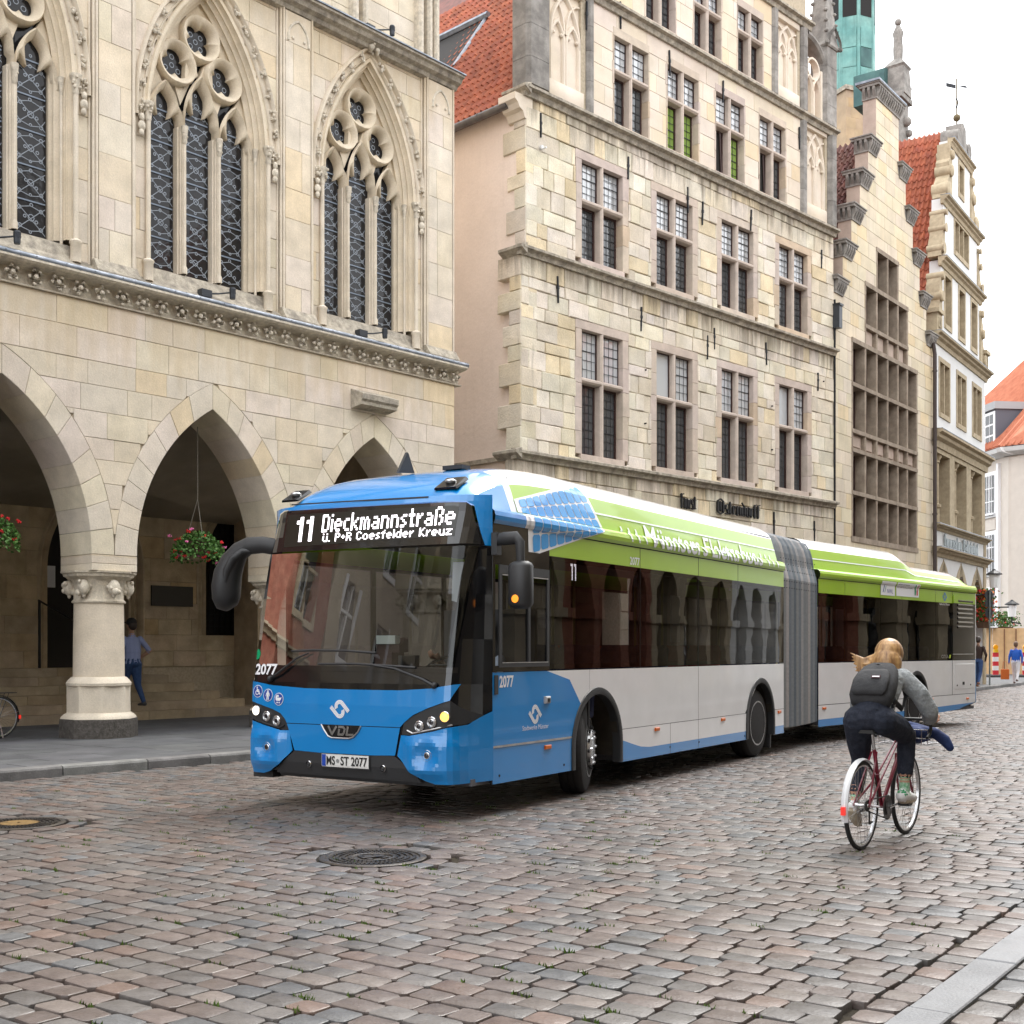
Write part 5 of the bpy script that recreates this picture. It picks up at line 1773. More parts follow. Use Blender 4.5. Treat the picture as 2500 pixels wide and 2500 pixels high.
for x in (-5.4, -2.6):
    g = M(); g.box(x, x + 1.5, -.2, 3.5, 13.9, 16.4); d_ = g.build("dormer", mat("slate_cheek", (.1, .105, .13), .6), fb)
    g = M(); g.box(x - .12, x + 1.62, -.36, 3.8, 16.4, 16.85); g.build("dormer_cornice", mat("grey_cornice", (.34, .35, .36), .6), d_)
    g = M(); g.box(x + .1, x + 1.4, -.24, -.2, 14.0, 16.3); g.build("dormer_frame", m_wframe, d_)
    for i in range(2):
        for j in range(3):
            g = M(); g.box(x + .28 + .5 * i, x + .68 + .5 * i, -.26, -.242, 14.2 + .68 * j, 14.76 + .68 * j); g.build("pane", m_pane_far, d_)
g = M(); t = text_mesh("VERERSV", .95, .06, .75, bold=.012); g.add(t, Matrix.Translation((-6.6, -1.2, 7.25))); g.build("sign_letters", mat("gold_letters", (.55, .33, .06), .4, .6), fb)

# ================= green copper tower and neighbours peeping over the roofs
tw = thing("church_tower", "stone tower with green copper lantern rising behind the gables", "tower", (19.35, 70.0, 0), R(24))
tw.scale = (.76, .76, 1)
m_copper = mat("verdigris", (.13, .30, .28), .6, .1, col2=(.22, .40, .36), vs=.7, var=.2, grain=.08, gs=6, spec=.3, streak=.5, streak_col=(.06, .14, .13))
m_cop_d = mat("dark_verdigris", (.045, .10, .10), .6, .1, col2=(.08, .17, .16), vs=1, var=.2, spec=.3)
m_towst = mat("tower_stone", (.46, .34, .22), .88, col2=(.38, .29, .2), vs=.6, var=.2, grain=.1, tint=True, spec=.2)
def ngon(r, z, n=8, rot=PI / 8): return [(r * math.cos(rot + 2 * PI * k / n), r * math.sin(rot + 2 * PI * k / n), z) for k in range(n)]
g = M(); g.box(-1.5, 1.5, -1.2, 1.8, 10, 33.0); g.build("shaft", m_towst, tw)
pl = masonry(-1.5, 1.5, levels([24, 33], .55, r3, .1), .5, 1.0, [], r3, gap=.012)
lay_blocks(tw, pl, m_towst, "tower_block", r3, t_soft, (0, .01), .03, .006, 40, y=-1.2)
g = M(); g.box(-1.65, 1.65, -1.35, 1.9, 28.6, 28.85); g.box(-1.65, 1.65, -1.35, 1.9, 32.8, 33.05); g.build("string", m_dirty, tw)
g = M(); g.sweep(arch_path(-.2, .3, 26.2, 26.9, 27.2, 6), [(0, -1.2), (0, -1.28), (.12, -1.28), (.12, -1.2)]); a_ = g.build("tower_window", m_towst, tw)
g = M(); g.prism(arch_path(-.2, .3, 26.2, 26.9, 27.2, 6), -1.24, -1.2); g.build("pane", m_pane_far, a_)
g = M(); g.loft([ngon(1.75, 33), ngon(1.7, 35.6), ngon(1.72, 37.0)]); 
g.build("copper_drum", m_copper, tw)
for k in range(8):
    a = PI / 8 + k * PI / 4
    g = M(); x, y = 1.62 * math.cos(a), 1.62 * math.sin(a); g.tube([(x, y, 33), (x, y, 43)], .17, 6); g.build("copper_post", m_copper, tw)
    for z in (34.2, 35.8, 37.4, 39.): pass
    am = a + PI / 8
    g = M(); g.T = Matrix.Rotation(am, 4, 'Z'); g.prism([(-.5, 37.0), (.5, 37.0), (.5, 40.0), (.25, 40.8), (0, 41.0), (-.25, 40.8), (-.5, 40.0)], 1.5, 1.62, ax='yz'); g.T = None; g.build("lantern_opening", m_dark, tw)
    for (z0, z1) in ((33.05, 34.1), (34.15, 35.2), (35.25, 36.3)):
        g = M(); c = r3.uniform(.8, 1.2); g.T = Matrix.Rotation(am, 4, 'Z'); g.box(1.58, 1.64, -.5, .5, z0, z1); g.T = None; g.build("copper_sheet", r3.choice((m_copper, m_copper, m_cop_d)), tw)
g = M(); g.loft([ngon(1.45, 37), ngon(1.45, 41), ngon(1.8, 41.2), ngon(1.8, 41.6), ngon(1.2, 43)]); g.build("lantern_core", m_cop_d, tw)
og = thing("ornate_gable", "weathered stone gable end with small statue and dark copper roof behind the stepped gable", "gable", (18.95, 60.0, 0), R(52))
g = M()
g.box(-.55, .55, -.2, .4, 18, 28.2); g.box(-.75, .75, -.35, .55, 28.2, 28.45); g.loft([sq(0, .1, .5, 28.45), sq(0, .1, .42, 29.8), sq(0, .1, .5, 29.9), sq(0, .1, .2, 30.3)])
for k in range(10): g.ball((r3.uniform(-.6, .6), -.3, r3.uniform(22, 28)), r3.uniform(.15, .3), 7, 5)
g.build("pier", m_grey, og, 40)
g = M(); g.lathe([(.22, 30.2), (.24, 30.9), (.2, 31.3), (.27, 31.6), (.12, 31.95)], 0, .1, 10); g.ball((0, .1, 32.15), .17, 8, 6); g.build("statue", m_grey, og, 50)
g = M(); g.box(.5, 1.0, -.1, .2, 29.0, 29.2); g.lathe([(.1, 28.5), (.16, 29.0), (.28, 29.2)], 1.0, .05, 8); g.build("spout", m_grey, og)
g = M(); g.prism([(-.9, 28.2), (.4, 28.2), (.4, 30.1), (-.9, 29.7)], .45, 2); g.build("copper_roof", m_cop_d, og)
g = M(); g.tube([(.5, -.2, 24), (.7, -.25, 22)], .3, 6); g.tube([(.55, -.2, 21.8), (.5, -.2, 19)], .28, 6); g.build("volute", m_grey, og, 40)
# ------------------------------------------------------------------ houses across the street (seen mirrored in the bus glass)
r4 = random.Random(5)
m_brick = mat("red_brick_render", (.28, .10, .065), .88, col2=(.33, .14, .09), vs=3, var=.2, grain=.15, spec=.2)
m_opp = mat("opposite_sandstone", (.48, .41, .29), .88, col2=(.42, .35, .25), vs=.9, var=.15, grain=.08, spec=.2)
def arcade_house(name, label, O, d, wid, ht, m_, n, gab):
    t = thing(name, label, "house", (O[0], O[1], 0), math.atan2(d[1], d[0]), "arcaded houses facing the town hall")
    bay = wid / n
    a = bay / 2 - .42
    ops = [(bay * (i + .5), arch_hw(a, 2.9, 4.3)) for i in range(n)]
    core(t, 0, wid, [2.7, 2.9, 4.31, 5.2], ops, 0, .8, m_, "wall", 12)
    wops = []
    for z in np.arange(6.0, ht - 2, 3.3):
        for i in range(n): wops.append((bay * (i + .5), z))
    keys = [5.2]
    for z in np.arange(6.0, ht - 2, 3.3): keys += [float(z), float(z) + 1.9]
    keys.append(ht)
    core(t, 0, wid, keys, [rect_op(x - .55, x + .55, float(z), float(z) + 1.9) for x, z in wops], 0, .4, m_, "wall")
    for x, z in wops:
        g = M(); g.box(x - .65, x - .55, -.04, .15, z - .1, z + 2.0); g.box(x + .55, x + .65, -.04, .15, z - .1, z + 2.0); g.box(x - .65, x + .65, -.06, .15, z - .16, z); g.box(x - .03, x + .03, .1, .16, z, z + 1.9); g.box(x - .55, x + .55, .1, .16, z + 1.15, z + 1.22)
        w_ = g.build("window", m_wframe if gab else m_trim, t)
        g = M(); g.box(x - .55, x + .55, .2, .22, z, z + 1.9); g.build("pane", m_pane, w_)
    for i in range(n + 1):
        g = M(); x = bay * i; x = max(.35, min(wid - .35, x)); g.box(x - .36, x + .36, .02, .78, .1, 2.45); g.box(x - .46, x + .46, -.06, .86, 2.45, 2.72); g.box(x - .44, x + .44, -.04, .84, 0, .5); g.build("pier", m_, t)
    string(t, 0, wid, 5.2, .18, .22, m_trim)
    g = M(); g.box(0, wid, 4.2, 4.4, 0, 5.2); g.box(0, wid, .4, 4.4, 4.9, 5.3); g.box(0, wid, .4, 12, 5.3, ht); g.build("back_wall", m_stone_in, t)
    for i in range(n):
        g = M(); g.box(bay * (i + .5) - a, bay * (i + .5) + a, 4.1, 4.18, .5, 3.2); g.build("shop_window", m_pane, t)
    g = M()
    if gab:
        for k in range(5): g.box(wid * .1 * k, wid - wid * .1 * k, 0, .5, ht + k * 1.1, ht + (k + 1) * 1.1)
    else:
        g.prism([(0, ht), (wid, ht), (wid / 2, ht + wid * .62)], 0, .5)
    g.build("gable", m_, t)
    g = M(); g.prism([(-.2, ht), (wid + .2, ht), (wid / 2, ht + wid * .55)], .55, 12); g.build("roof", m_tile, t)
ORD = 'first second third fourth fifth sixth seventh eighth ninth tenth eleventh twelfth'.split()
Dn = (-.589, -.808)
s = 62.; k = 0
mats_ = [m_opp, m_white, m_opp, m_brick, m_opp, m_white, m_opp, m_opp, m_brick]
while s > -22:
    wd = (9.2, 8.4, 10., 7.6, 9.0, 8.8, 9.6, 8.6, 9)[k % 9]
    p = RP + RD * s + RN * 4.2
    arcade_house("arcaded_house", "%s arcaded house across the street, %s from its far end, mirrored in the bus" % (("pale stone", "white", "pale stone", "brick red", "pale stone", "white", "pale stone", "pale stone", "brick red")[k % 9], ORD[k]), (p.x, p.y), Dn, wd, (11.5, 13, 12, 10.5, 12.5, 11, 12, 11, 12)[k % 9], mats_[k % 9], 3, k % 2)
    s -= wd; k += 1
# houses on the hall side, out of frame to the left (mirrored in the windscreen)
d_ = (.66203, .74947)
for k, (u, m_, ht) in enumerate(((-12.8, m_brick, 12), (-22., m_opp, 11.5), (-31.5, m_opp, 12))):
    p = hx(u, 0)
    arcade_house("arcaded_house", "%s arcaded house, %s left of the town hall, mirrored in the windscreen" % (("brick red", "grey stone", "pale stone")[k], ORD[k]), p, d_, 9.0, ht, m_, 3, k % 2)
# ------------------------------------------------------------------ articulated bus
BO, BD = (-.177, 11.07), (.51450, .85749)
bus = thing("articulated_bus", "blue, white and lime green articulated electric city bus turning on the cobbles", "bus", *frame(BO, BD))
r5 = random.Random(55)
m_bblue = mat("bus_blue", (.0, .215, .58), .28, coat=1., grain=.03, gs=3)
m_bgreen = mat("bus_green", (.32, .53, .012), .35, coat=.5, grain=.03, gs=3)
m_bwhite = mat("bus_white", (.78, .78, .79), .3, coat=.8, grain=.04, gs=2, var=.05, vs=1)
m_bdecal = mat("decal_white", (.82, .83, .86), .35, coat=.5)
m_bcyan = mat("solar_blue", (.0, .29, .72), .3, coat=.8)
m_bblack = mat("gloss_black", (.008, .008, .009), .12, coat=.6)
m_bplast = mat("black_plastic", (.022, .023, .025), .5, bump=.0008, bs=300)
m_rubber = mat("tyre_rubber", (.022, .021, .021), .75, grain=.2, gs=30, spec=.3)
m_rubber_dirt = mat("tyre_wall", (.045, .038, .032), .8, col2=(.025, .023, .022), vs=10, spec=.3)
m_alu = mat("brushed_alu", (.62, .62, .62), .36, .8, col2=(.45, .45, .45), vs=6)
m_chrome = mat("chrome", (.75, .75, .76), .12, 1.)
m_amber = mat("amber_lens", (.75, .16, .01), .3, emit=(1, .3, .02), es=.5)
m_amber_off = mat("amber_marker", (.6, .13, .01), .3)
m_seam = mat("panel_gap", (.01, .01, .011), .7)
m_bglass = glass("bus_window", (.2, .2, .205), 1.58, wob=.0012, wscale=1.3)
m_wind = glass("windscreen", (.6, .62, .61), 1.42, wob=.001, wscale=.8)
m_led = mat("led_white", (1, .95, 1), .5, emit=(1., .93, .98), es=1.5)
m_ledp = mat("led_panel", (.014, .013, .009), .3)
m_floor = mat("bus_floor", (.09, .09, .1), .7)
PROF = [(.28, 0), (2.64, 0), (2.648, -.014), (2.68, -.03), (2.72, -.034), (2.76, -.022), (2.785, .01), (2.795, .055), (2.80, .075), (2.95, .115), (3.12, .165), (3.16, .19), (3.25, .28), (3.30, .38), (3.325, .55), (3.335, .9), (3.34, 1.275)]
def yp(z):
    for (a, ya), (b, yb) in zip(PROF, PROF[1:]):
        if z <= b: return ya + (yb - ya) * (z - a) / (b - a) if z > a else ya
    return 1.275
def f_side(s, z, off=0., tab=None):
    if z > 2.79:                                   # follow the falling roof line of the nose
        zt = (tab or zt_f)(s); k = max(.02, (zt - 2.79) / .55)
        z = min(z, zt - .002)
        return (s, yp(min(3.339, 2.79 + (z - 2.79) / k)) - off, z)
    return (s, yp(z) - off, z)
def f_side_r(s, z, off=0.): return f_side(s, z, off, rear_top)
ZF = [(.25, -.47), (.45, -.5), (1.0, -.5), (1.2, -.485), (2.45, -.27), (2.84, -.2), (3.0, -.12)]
def sf(z):
    if z <= ZF[0][0]: return ZF[0][1]
    for (a, ya), (b, yb) in zip(ZF, ZF[1:]):
        if z <= b: return ya + (yb - ya) * (z - a) / (b - a)
    return ZF[-1][1]
def f_front0(t, z):
    e = min(t, 2.55 - t)
    c = .17 if z < 2.35 else .17 + .28 * min(1, (z - 2.35) / .45)
    k = max(0., (c - e) / c)
    s = sf(z) - .03 * (1 - ((t - 1.275) / 1.275) ** 2)
    s = s * (1 - k ** 2.4)
    return (s, t, z)
def f_front(t, z, off=0.):
    p = Vector(f_front0(t, z))
    if not off: return tuple(p)
    a = Vector(f_front0(min(2.55, t + .004), z)) - Vector(f_front0(max(0, t - .004), z))
    b = Vector(f_front0(t, z + .004)) - Vector(f_front0(t, z - .004))
    n = a.cross(b).normalized()
    if n.x > 0: n = -n
    return tuple(p + n * off)
def clip_half(poly, ax, v, keep_lt):
    out = []
    n = len(poly)
    for i in range(n):
        a, b = poly[i], poly[(i + 1) % n]
        ia = (a[ax] <= v) if keep_lt else (a[ax] >= v)
        ib = (b[ax] <= v) if keep_lt else (b[ax] >= v)
        if ia: out.append(a)
        if ia != ib:
            t = (v - a[ax]) / (b[ax] - a[ax])
            out.append((a[0] + (b[0] - a[0]) * t, a[1] + (b[1] - a[1]) * t))
    return out
def drape(g, poly, fmap, us, vs, off=0.):
    """lay a flat polygon (u,v) over a curved surface, cut along the given grid lines"""
    lo0, hi0 = min(p[0] for p in poly), max(p[0] for p in poly)
    lo1, hi1 = min(p[1] for p in poly), max(p[1] for p in poly)
    U = [lo0 - 1] + [u for u in us if lo0 < u < hi0] + [hi0 + 1]
    V = [lo1 - 1] + [v for v in vs if lo1 < v < hi1] + [hi1 + 1]
    for a, b in zip(U, U[1:]):
        c = clip_half(clip_half(poly, 0, a, False), 0, b, True)
        if len(c) < 3: continue
        for d, e in zip(V, V[1:]):
            q = clip_half(clip_half(c, 1, d, False), 1, e, True)
            r_ = []
            for p in q:
                if not r_ or abs(p[0] - r_[-1][0]) + abs(p[1] - r_[-1][1]) > 1e-5: r_.append(p)
            if len(r_) > 2 and abs(r_[0][0] - r_[-1][0]) + abs(r_[0][1] - r_[-1][1]) < 1e-5: r_.pop()
            if len(r_) >= 3: g.poly([fmap(x, y, off) for x, y in r_])
    return g
GT = [.02, .05, .09, .13, .18, .24, .3, .37] + [.37 + .15 * k for k in range(1, 12)] + [2.55 - x for x in (.37, .3, .24, .18, .13, .09, .05, .02)]
GZ = [.45, .7, 1.0, 1.1, 1.2, 1.6, 2.0, 2.45, 2.6, 2.75, 2.84]
SZ = [z for z, _ in PROF]
T_R = None
def lerp_tab(tab):
    def f(x):
        if x <= tab[0][0]: return tab[0][1]
        for (a, ya), (b, yb) in zip(tab, tab[1:]):
            if x <= b: return ya + (yb - ya) * (x - a) / (b - a)
        return tab[-1][1]
    return f
zt_f = lerp_tab([(-.2, 2.82), (-.12, 2.93), (0., 3.03), (.15, 3.11), (.35, 3.2), (.6, 3.265), (.9, 3.305), (1.3, 3.33), (1.6, 3.34), (9, 3.34)])
def side(name, poly, m_, off=0., parent=None, rear=False, extra=()):
    g = drape(M(), poly, f_side, list(extra), SZ, off)
    return put(g, name, m_, rear, parent, 40)
RO = Vector((4.887, 19.6)); RDv = Vector((.63943, .76885))
_rel = RO - Vector(BO); bd = Vector(BD); bn = Vector((-BD[1], BD[0]))
R_LOC = (_rel.dot(bd), _rel.dot(bn), 0.); R_ROT = math.atan2(RDv.y, RDv.x) - math.atan2(BD[1], BD[0])
def put(g, name, m_, rear=False, parent=None, smooth=None):
    if rear and parent is None: return g.build(name, m_, bus, smooth, R_LOC, R_ROT)
    return g.build(name, m_, parent if parent is not None else bus, smooth)

# ---- wheel arch helper and side panels
def arch_z(s, c, hw=.53, top=1.06, zc=.5):
    d = abs(s - c)
    if d >= hw: return None
    return zc + (top - zc) * math.sqrt(max(0, 1 - (d / hw) ** 2))
ARC_F = [2.09, 7.09]; ARC_R = [4.06]
def panel(s0, s1, z0, z1, arcs, zblue, rear=False, name="side_panel", m_lo=None, m_hi=None):
    g = M()
    ss = [s0]; x = s0
    while x < s1 - .001:
        st = .5
        if any(abs(x - c) < .62 for c in arcs): st = .03
        elif zblue(x) > z0 and zblue(x) < z1: st = .06
        nx = min(s1, x + st)
        for c in arcs:
            if x < c - .62 < nx: nx = c - .62
        ss.append(nx); x = nx
    for a, b in zip(ss, ss[1:]):
        za, zb = z0, z0
        for c in arcs:
            va, vb = arch_z(a, c), arch_z(b, c)
            if va is not None: za = max(za, va)
            if vb is not None: zb = max(zb, vb)
        if za >= z1 and zb >= z1: continue
        za, zb = min(za, z1), min(zb, z1)
        ba, bb = max(za, min(z1, zblue(a))), max(zb, min(z1, zblue(b)))
        if ba > za + 1e-4 or bb > zb + 1e-4:
            g.m = 0; g.poly([(a, 0, za), (b, 0, zb), (b, 0, bb), (a, 0, ba)])
        if ba < z1 - 1e-4 or bb < z1 - 1e-4:
            g.m = 1; g.poly([(a, 0, ba), (b, 0, bb), (b, 0, z1), (a, 0, z1)])
    if g.f: return put(g, name, [m_lo or m_bblue, m_hi or m_bwhite], rear)
zbl = lerp_tab([(0, 1.4), (1.37, 1.31), (1.76, .90), (1.77, 0), (2.6, 0), (2.61, .53), (2.75, .505), (2.95, .46), (3.15, .42), (3.38, .40), (9, .40)])
E_ = .004
panel(.003, 1.53, .29, .615, ARC_F, zbl); panel(.003, 1.9, .635, 1.30, ARC_F, zbl)
g = M(); g.box(.003, 1.5, -.006, .0, .616, .634); g.build("silver_strip", m_alu, bus)
panel(1.9 + E_, 4.83 - E_, .643, 1.30, ARC_F, zbl); panel(4.83 + E_, 8.08, .643, 1.30, ARC_F, zbl)
panel(2.62, 3.97 - E_, .285, .637, ARC_F, zbl); panel(3.97 + E_, 4.83 - E_, .285, .637, ARC_F, zbl); panel(4.83 + E_, 6.55, .285, .637, ARC_F, zbl); panel(7.63, 8.08, .285, .637, ARC_F, zbl)
g = M(); g.box(.0, 8.08, .012, .03, .62, 1.31)
g = M()
for s in (.0, 1.9, 3.97, 4.83): g.box(s - .012, s + .012, .004, .02, .29 if s != 1.9 else .7, 1.3)
g.box(2.62, 6.55, .004, .02, .63, .65); g.box(.0, 1.53, .004, .02, .605, .645); g.build("panel_seam", m_seam, bus)
zr = lambda s: .40
panel(.0, 3.5, .62, 1.29, ARC_R, zr, True); panel(3.5 + E_, 5.86, .62, 1.29, ARC_R, zr, True); panel(5.88, 7.16, .62, 1.29, ARC_R, zr, True)
zr2 = lerp_tab([(0, .385), (7.2, .40)])
panel(.0, 1.9, .27, .61, ARC_R, zr2, True); panel(1.9 + E_, 3.5, .27, .61, ARC_R, zr2, True)
g = M()
g.m = 1; g.poly([(4.63, 0, .40), (7.16, 0, .43), (7.16, 0, .61), (4.63, 0, .61)]); g.m = 0; g.poly([(4.63, 0, .28), (6.3, 0, .32), (7.16, 0, .43), (4.63, 0, .40)]); put(g, "side_panel", [m_bblue, m_bwhite], True)
g = M(); g.box(5.865, 5.88, .004, .02, .3, 1.29); g.box(.0, 7.16, .004, .02, .605, .625); g.box(1.895, 1.91, .004, .02, .27, .61); put(g, "panel_seam", m_seam, True)
# rear corner, access hatch and louvres
g = M(); g.prism([(5.98, .72), (7.05, .72), (7.05, 1.22), (5.98, 1.22)], -.006, .0, .004); ha = put(g, "access_hatch", m_bwhite, True)
g = M(); g.box(6.42, 6.52, -.012, -.006, .8, .86); g.box(6.1, 6.14, -.012, -.006, .78, .81); g.box(6.85, 6.89, -.012, -.006, .78, .81); g.build("hatch_lock", m_seam, ha)
g = M(); g.box(5.9, 7.1, -.012, .0, 2.42, 2.58); put(g, "louvre_frame", m_bgreen, True)
for k in range(7):
    z = 2.42 - k * .088 + .03
    g = M(); g.prism([(-.016, z), (-.016, z + .028), (.01, z + .085), (.01, z)], 6.16, 6.99, ax='yz'); put(g, "louvre", m_bblack, True)
g = M(); g.box(5.88, 7.0, -.02, -.008, 1.405, 1.42); put(g, "handrail", m_alu, True)
g = M(); g.box(7.16, 7.2, .0, 2.55, .42, 1.3); g.m = 0; put(g, "rear_corner", m_bblue, True)
g = M(); g.box(7.16, 7.195, .0, 2.55, 1.3, 2.8); put(g, "rear_wall", m_bwhite, True)
g = M(); g.loft([[(7.16, .0, .42), (7.16, 2.55, .42), (6.3, 2.55, .32), (6.3, 0, .32)], [(7.2, .0, .44), (7.2, 2.55, .44), (6.3, 2.55, .34), (6.3, 0, .34)]]); put(g, "rear_underside", m_bplast, True)

# ---- windows: one pane between each pair of joints
def pane(s0, s1, z0, z1, rear=False, nm="window"):
    g = M(); g.poly([(s0, -.002, z0), (s1, -.002, z0), (s1, -.002, z1), (s0, -.002, z1)])
    w = put(g, nm, m_bglass, rear)
    g = M()                                        # ceramic frit border
    b = .05
    for a in ((s0, s0 + b * .6, z0, z1), (s1 - b * .6, s1, z0, z1), (s0, s1, z0, z0 + b), (s0, s1, z1 - b, z1)):
        g.box(a[0], a[1], .003, .008, a[2], a[3])
    g.build("window_border", m_bblack, w)
    return w
for a, b in ((1.05, 3.125), (3.135, 4.825), (4.835, 6.195), (6.205, 8.075)): pane(a, b, 1.315, 2.42)
for a, b in ((.0, .975), (.985, 2.405), (2.415, 3.365), (3.375, 4.975), (4.985, 5.9)): pane(a, b, 1.305, 2.41, True)
g = M(); g.box(5.9, 7.15, -.002, .0, 1.3, 2.42); put(g, "rear_glass", m_bblack, True)
g = M()
for s in (1.045, 3.13, 4.83, 6.20): g.box(s - .006, s + .006, -.001, .01, 1.3, 2.64)
g.build("window_joint", m_seam, bus)
# driver's window: frame, two sliding panes
g = M(); g.prism([(.0, 2.645), (.0, 1.305), (.045, 1.305), (.045, 2.645)], -.004, .02); g.box(.045, 1.04, -.004, .02, 2.28, 2.645); g.box(.045, 1.04, -.004, .02, 1.305, 1.36)
dw = g.build("driver_window", m_bblack, bus)
g = M(); g.box(.1, 1.03, -.014, .0, 2.2, 2.28); g.box(.1, 1.03, -.014, .0, 1.345, 1.385); g.box(.1, .15, -.014, .0, 1.385, 2.2); g.box(.985, 1.03, -.014, .0, 1.385, 2.2); g.box(.62, .66, -.016, .0, 1.385, 2.2); g.build("window_frame", m_bplast, dw)
g = M(); g.box(.15, 1.0, -.018, -.014, 2.185, 2.195); g.box(.15, 1.0, -.018, -.014, 1.383, 1.39); g.build("frame_trim", m_alu, dw)
g = M(); g.poly([(.15, .0, 1.385), (.985, .0, 1.385), (.985, .0, 2.2), (.15, .0, 2.2)]); g.build("pane", m_bglass, dw)
# ---- green band over the windows (own panels), gutter and roof fairing
for a, b in ((.69, 1.04), (1.05, 3.125), (3.135, 4.825), (4.835, 6.195), (6.205, 8.075)):
    side("cant_panel", [(a, 2.42), (b, 2.42), (b, 2.637), (a, 2.637)], m_bgreen)
for a, b in ((.0, .975), (.985, 2.405), (2.415, 3.365), (3.375, 4.975), (4.985, 5.86), (5.88, 7.16)):
    side("cant_panel", [(a, 2.41), (b, 2.41), (b, 2.637), (a, 2.637)], m_bgreen, rear=True)
g = M(); g.box(.0, 8.08, .003, .03, 2.625, 2.655); g.build("rail_gap", m_seam, bus)
g = M(); g.box(.0, 7.16, .003, .03, 2.625, 2.655); put(g, "rail_gap", m_seam, True)
GU = [(2.645), (2.795)]
def band(a, b, m_, nm="gutter_rail", rear=False, z0=2.647, z1=2.80): return side(nm, [(a, z0), (b, z0), (b, z1), (a, z1)], m_, rear=rear)
band(.0, .56, m_bblue); band(.56, .68, m_bdecal); band(.68, 8.05, m_bgreen); band(.0, 7.17, m_bgreen, rear=True)
def s_fair(s, z, off=0.): return (s, yp(z) - off, z)
# rear unit fairing steps down behind the battery pack
def rear_top(s): return lerp_tab([(0, 3.34), (3.62, 3.34), (3.85, 3.28), (4.3, 3.10), (6.3, 3.08), (6.75, 3.0), (7.0, 2.88), (7.15, 2.80)])(s)
# thin white line and gap line along the fairing
def line(pts, w, m_, rear=False, off=.01, nm="coach_line"):
    g = M()
    for (a, b) in zip(pts, pts[1:]):
        drape(g, [(a[0], a[1] - w), (b[0], b[1] - w), (b[0], b[1] + w), (a[0], a[1] + w)], f_side_r if rear else f_side, [], SZ, off)
    return put(g, nm, m_, rear, None, 40)
line([(1.52, 2.955), (7.98, 2.955)], .009, m_bdecal)
line([(-.03, 2.96), (3.8, 2.965), (4.25, 2.885), (6.55, 2.86)], .009, m_bdecal, True)
line([(.6, 3.145), (7.96, 3.145)], .006, m_seam, off=.008, nm="fairing_gap")
# ---- roof skin
def roof_skin(s_list, ztop, front, rear, cols):
    g = M()
    pr = [(z, y) for z, y in PROF if z >= 2.795]
    pr = [(2.79, .055), (2.80, .075), (2.88, .094), (2.95, .115), (3.04, .14), (3.12, .165), (3.16, .19), (3.21, .235), (3.25, .28), (3.30, .38), (3.325, .55), (3.335, .9), (3.34, 1.275)]
    sec = [(z, y) for z, y in pr] + [(z, 2.55 - y) for z, y in pr[-2::-1]]
    rings = []
    for s in s_list:
        zt = ztop(s)
        k = (zt - 2.79) / (3.34 - 2.79)
        sh = lambda y: 0 if rear else .2 * max(0, (.45 - min(y, 2.55 - y)) / .45) ** 2.2 * max(0, min(1, (.5 - s) / .7))
        rings.append([(s + sh(y), y, 2.79 + (z - 2.79) * k) for z, y in sec])
    idx = [[g.pt(p) for p in r] for r in rings]
    gf = M(); gf.v = list(g.v)
    n = len(sec)
    for i in range(len(rings) - 1):
        for j in range(n - 1):
            sm = (s_list[i] + s_list[i + 1]) / 2
            yc = (sec[j][1] + sec[j + 1][1]) / 2
            tg = gf if max(sec[j][0], sec[j + 1][0]) < 3.13 else g
            tg.m = cols(sm, min(yc, 2.55 - yc)) if tg is g else ((1 if sm < .44 else (2 if sm < .56 else 0)) if not rear else 0)
            tg.fc((idx[i][j], idx[i][j + 1], idx[i + 1][j + 1], idx[i + 1][j]))
    return put(g, "roof", [m_bwhite, m_bblue], rear, None, 35), put(gf, "roof_fairing", [m_bgreen, m_bblue, m_bdecal], rear, None, 35)
roof_skin([-.2, -.12, -.05, 0., .08, .15, .25, .35, .44, .56, .65, .75, .9, 1.1, 1.3, 1.6, 2.5, 4, 6, 7.7, 8.0], zt_f, True, False, lambda s, e: 1 if (s < .43 or (s < 1.75 and e > .34)) else 0)
roof_skin([-.1, .3, 2, 3.62, 3.7, 3.85, 4.05, 4.3, 5.2, 6.3, 6.55, 6.75, 6.9, 7.0, 7.1, 7.16], rear_top, False, True, lambda s, e: 0)
g = M(); g.loft([[(.62, .42, 3.285), (.62, 2.1, 3.285), (1.7, 2.1, 3.345), (1.7, .42, 3.345)], [(.64, .44, 3.296), (.64, 2.08, 3.296), (1.7, 2.08, 3.356), (1.7, .44, 3.356)]]); 
g = M(); g.prism([(.35, 3.24), (.62, 3.27), (.52, 3.45), (.50, 3.46)], 1.3, 1.33); g.build("antenna_fin", m_bplast, bus)
g = M(); g.box(.6, .75, .72, .95, 3.27, 3.31); g.build("roof_vent", m_bplast, bus)
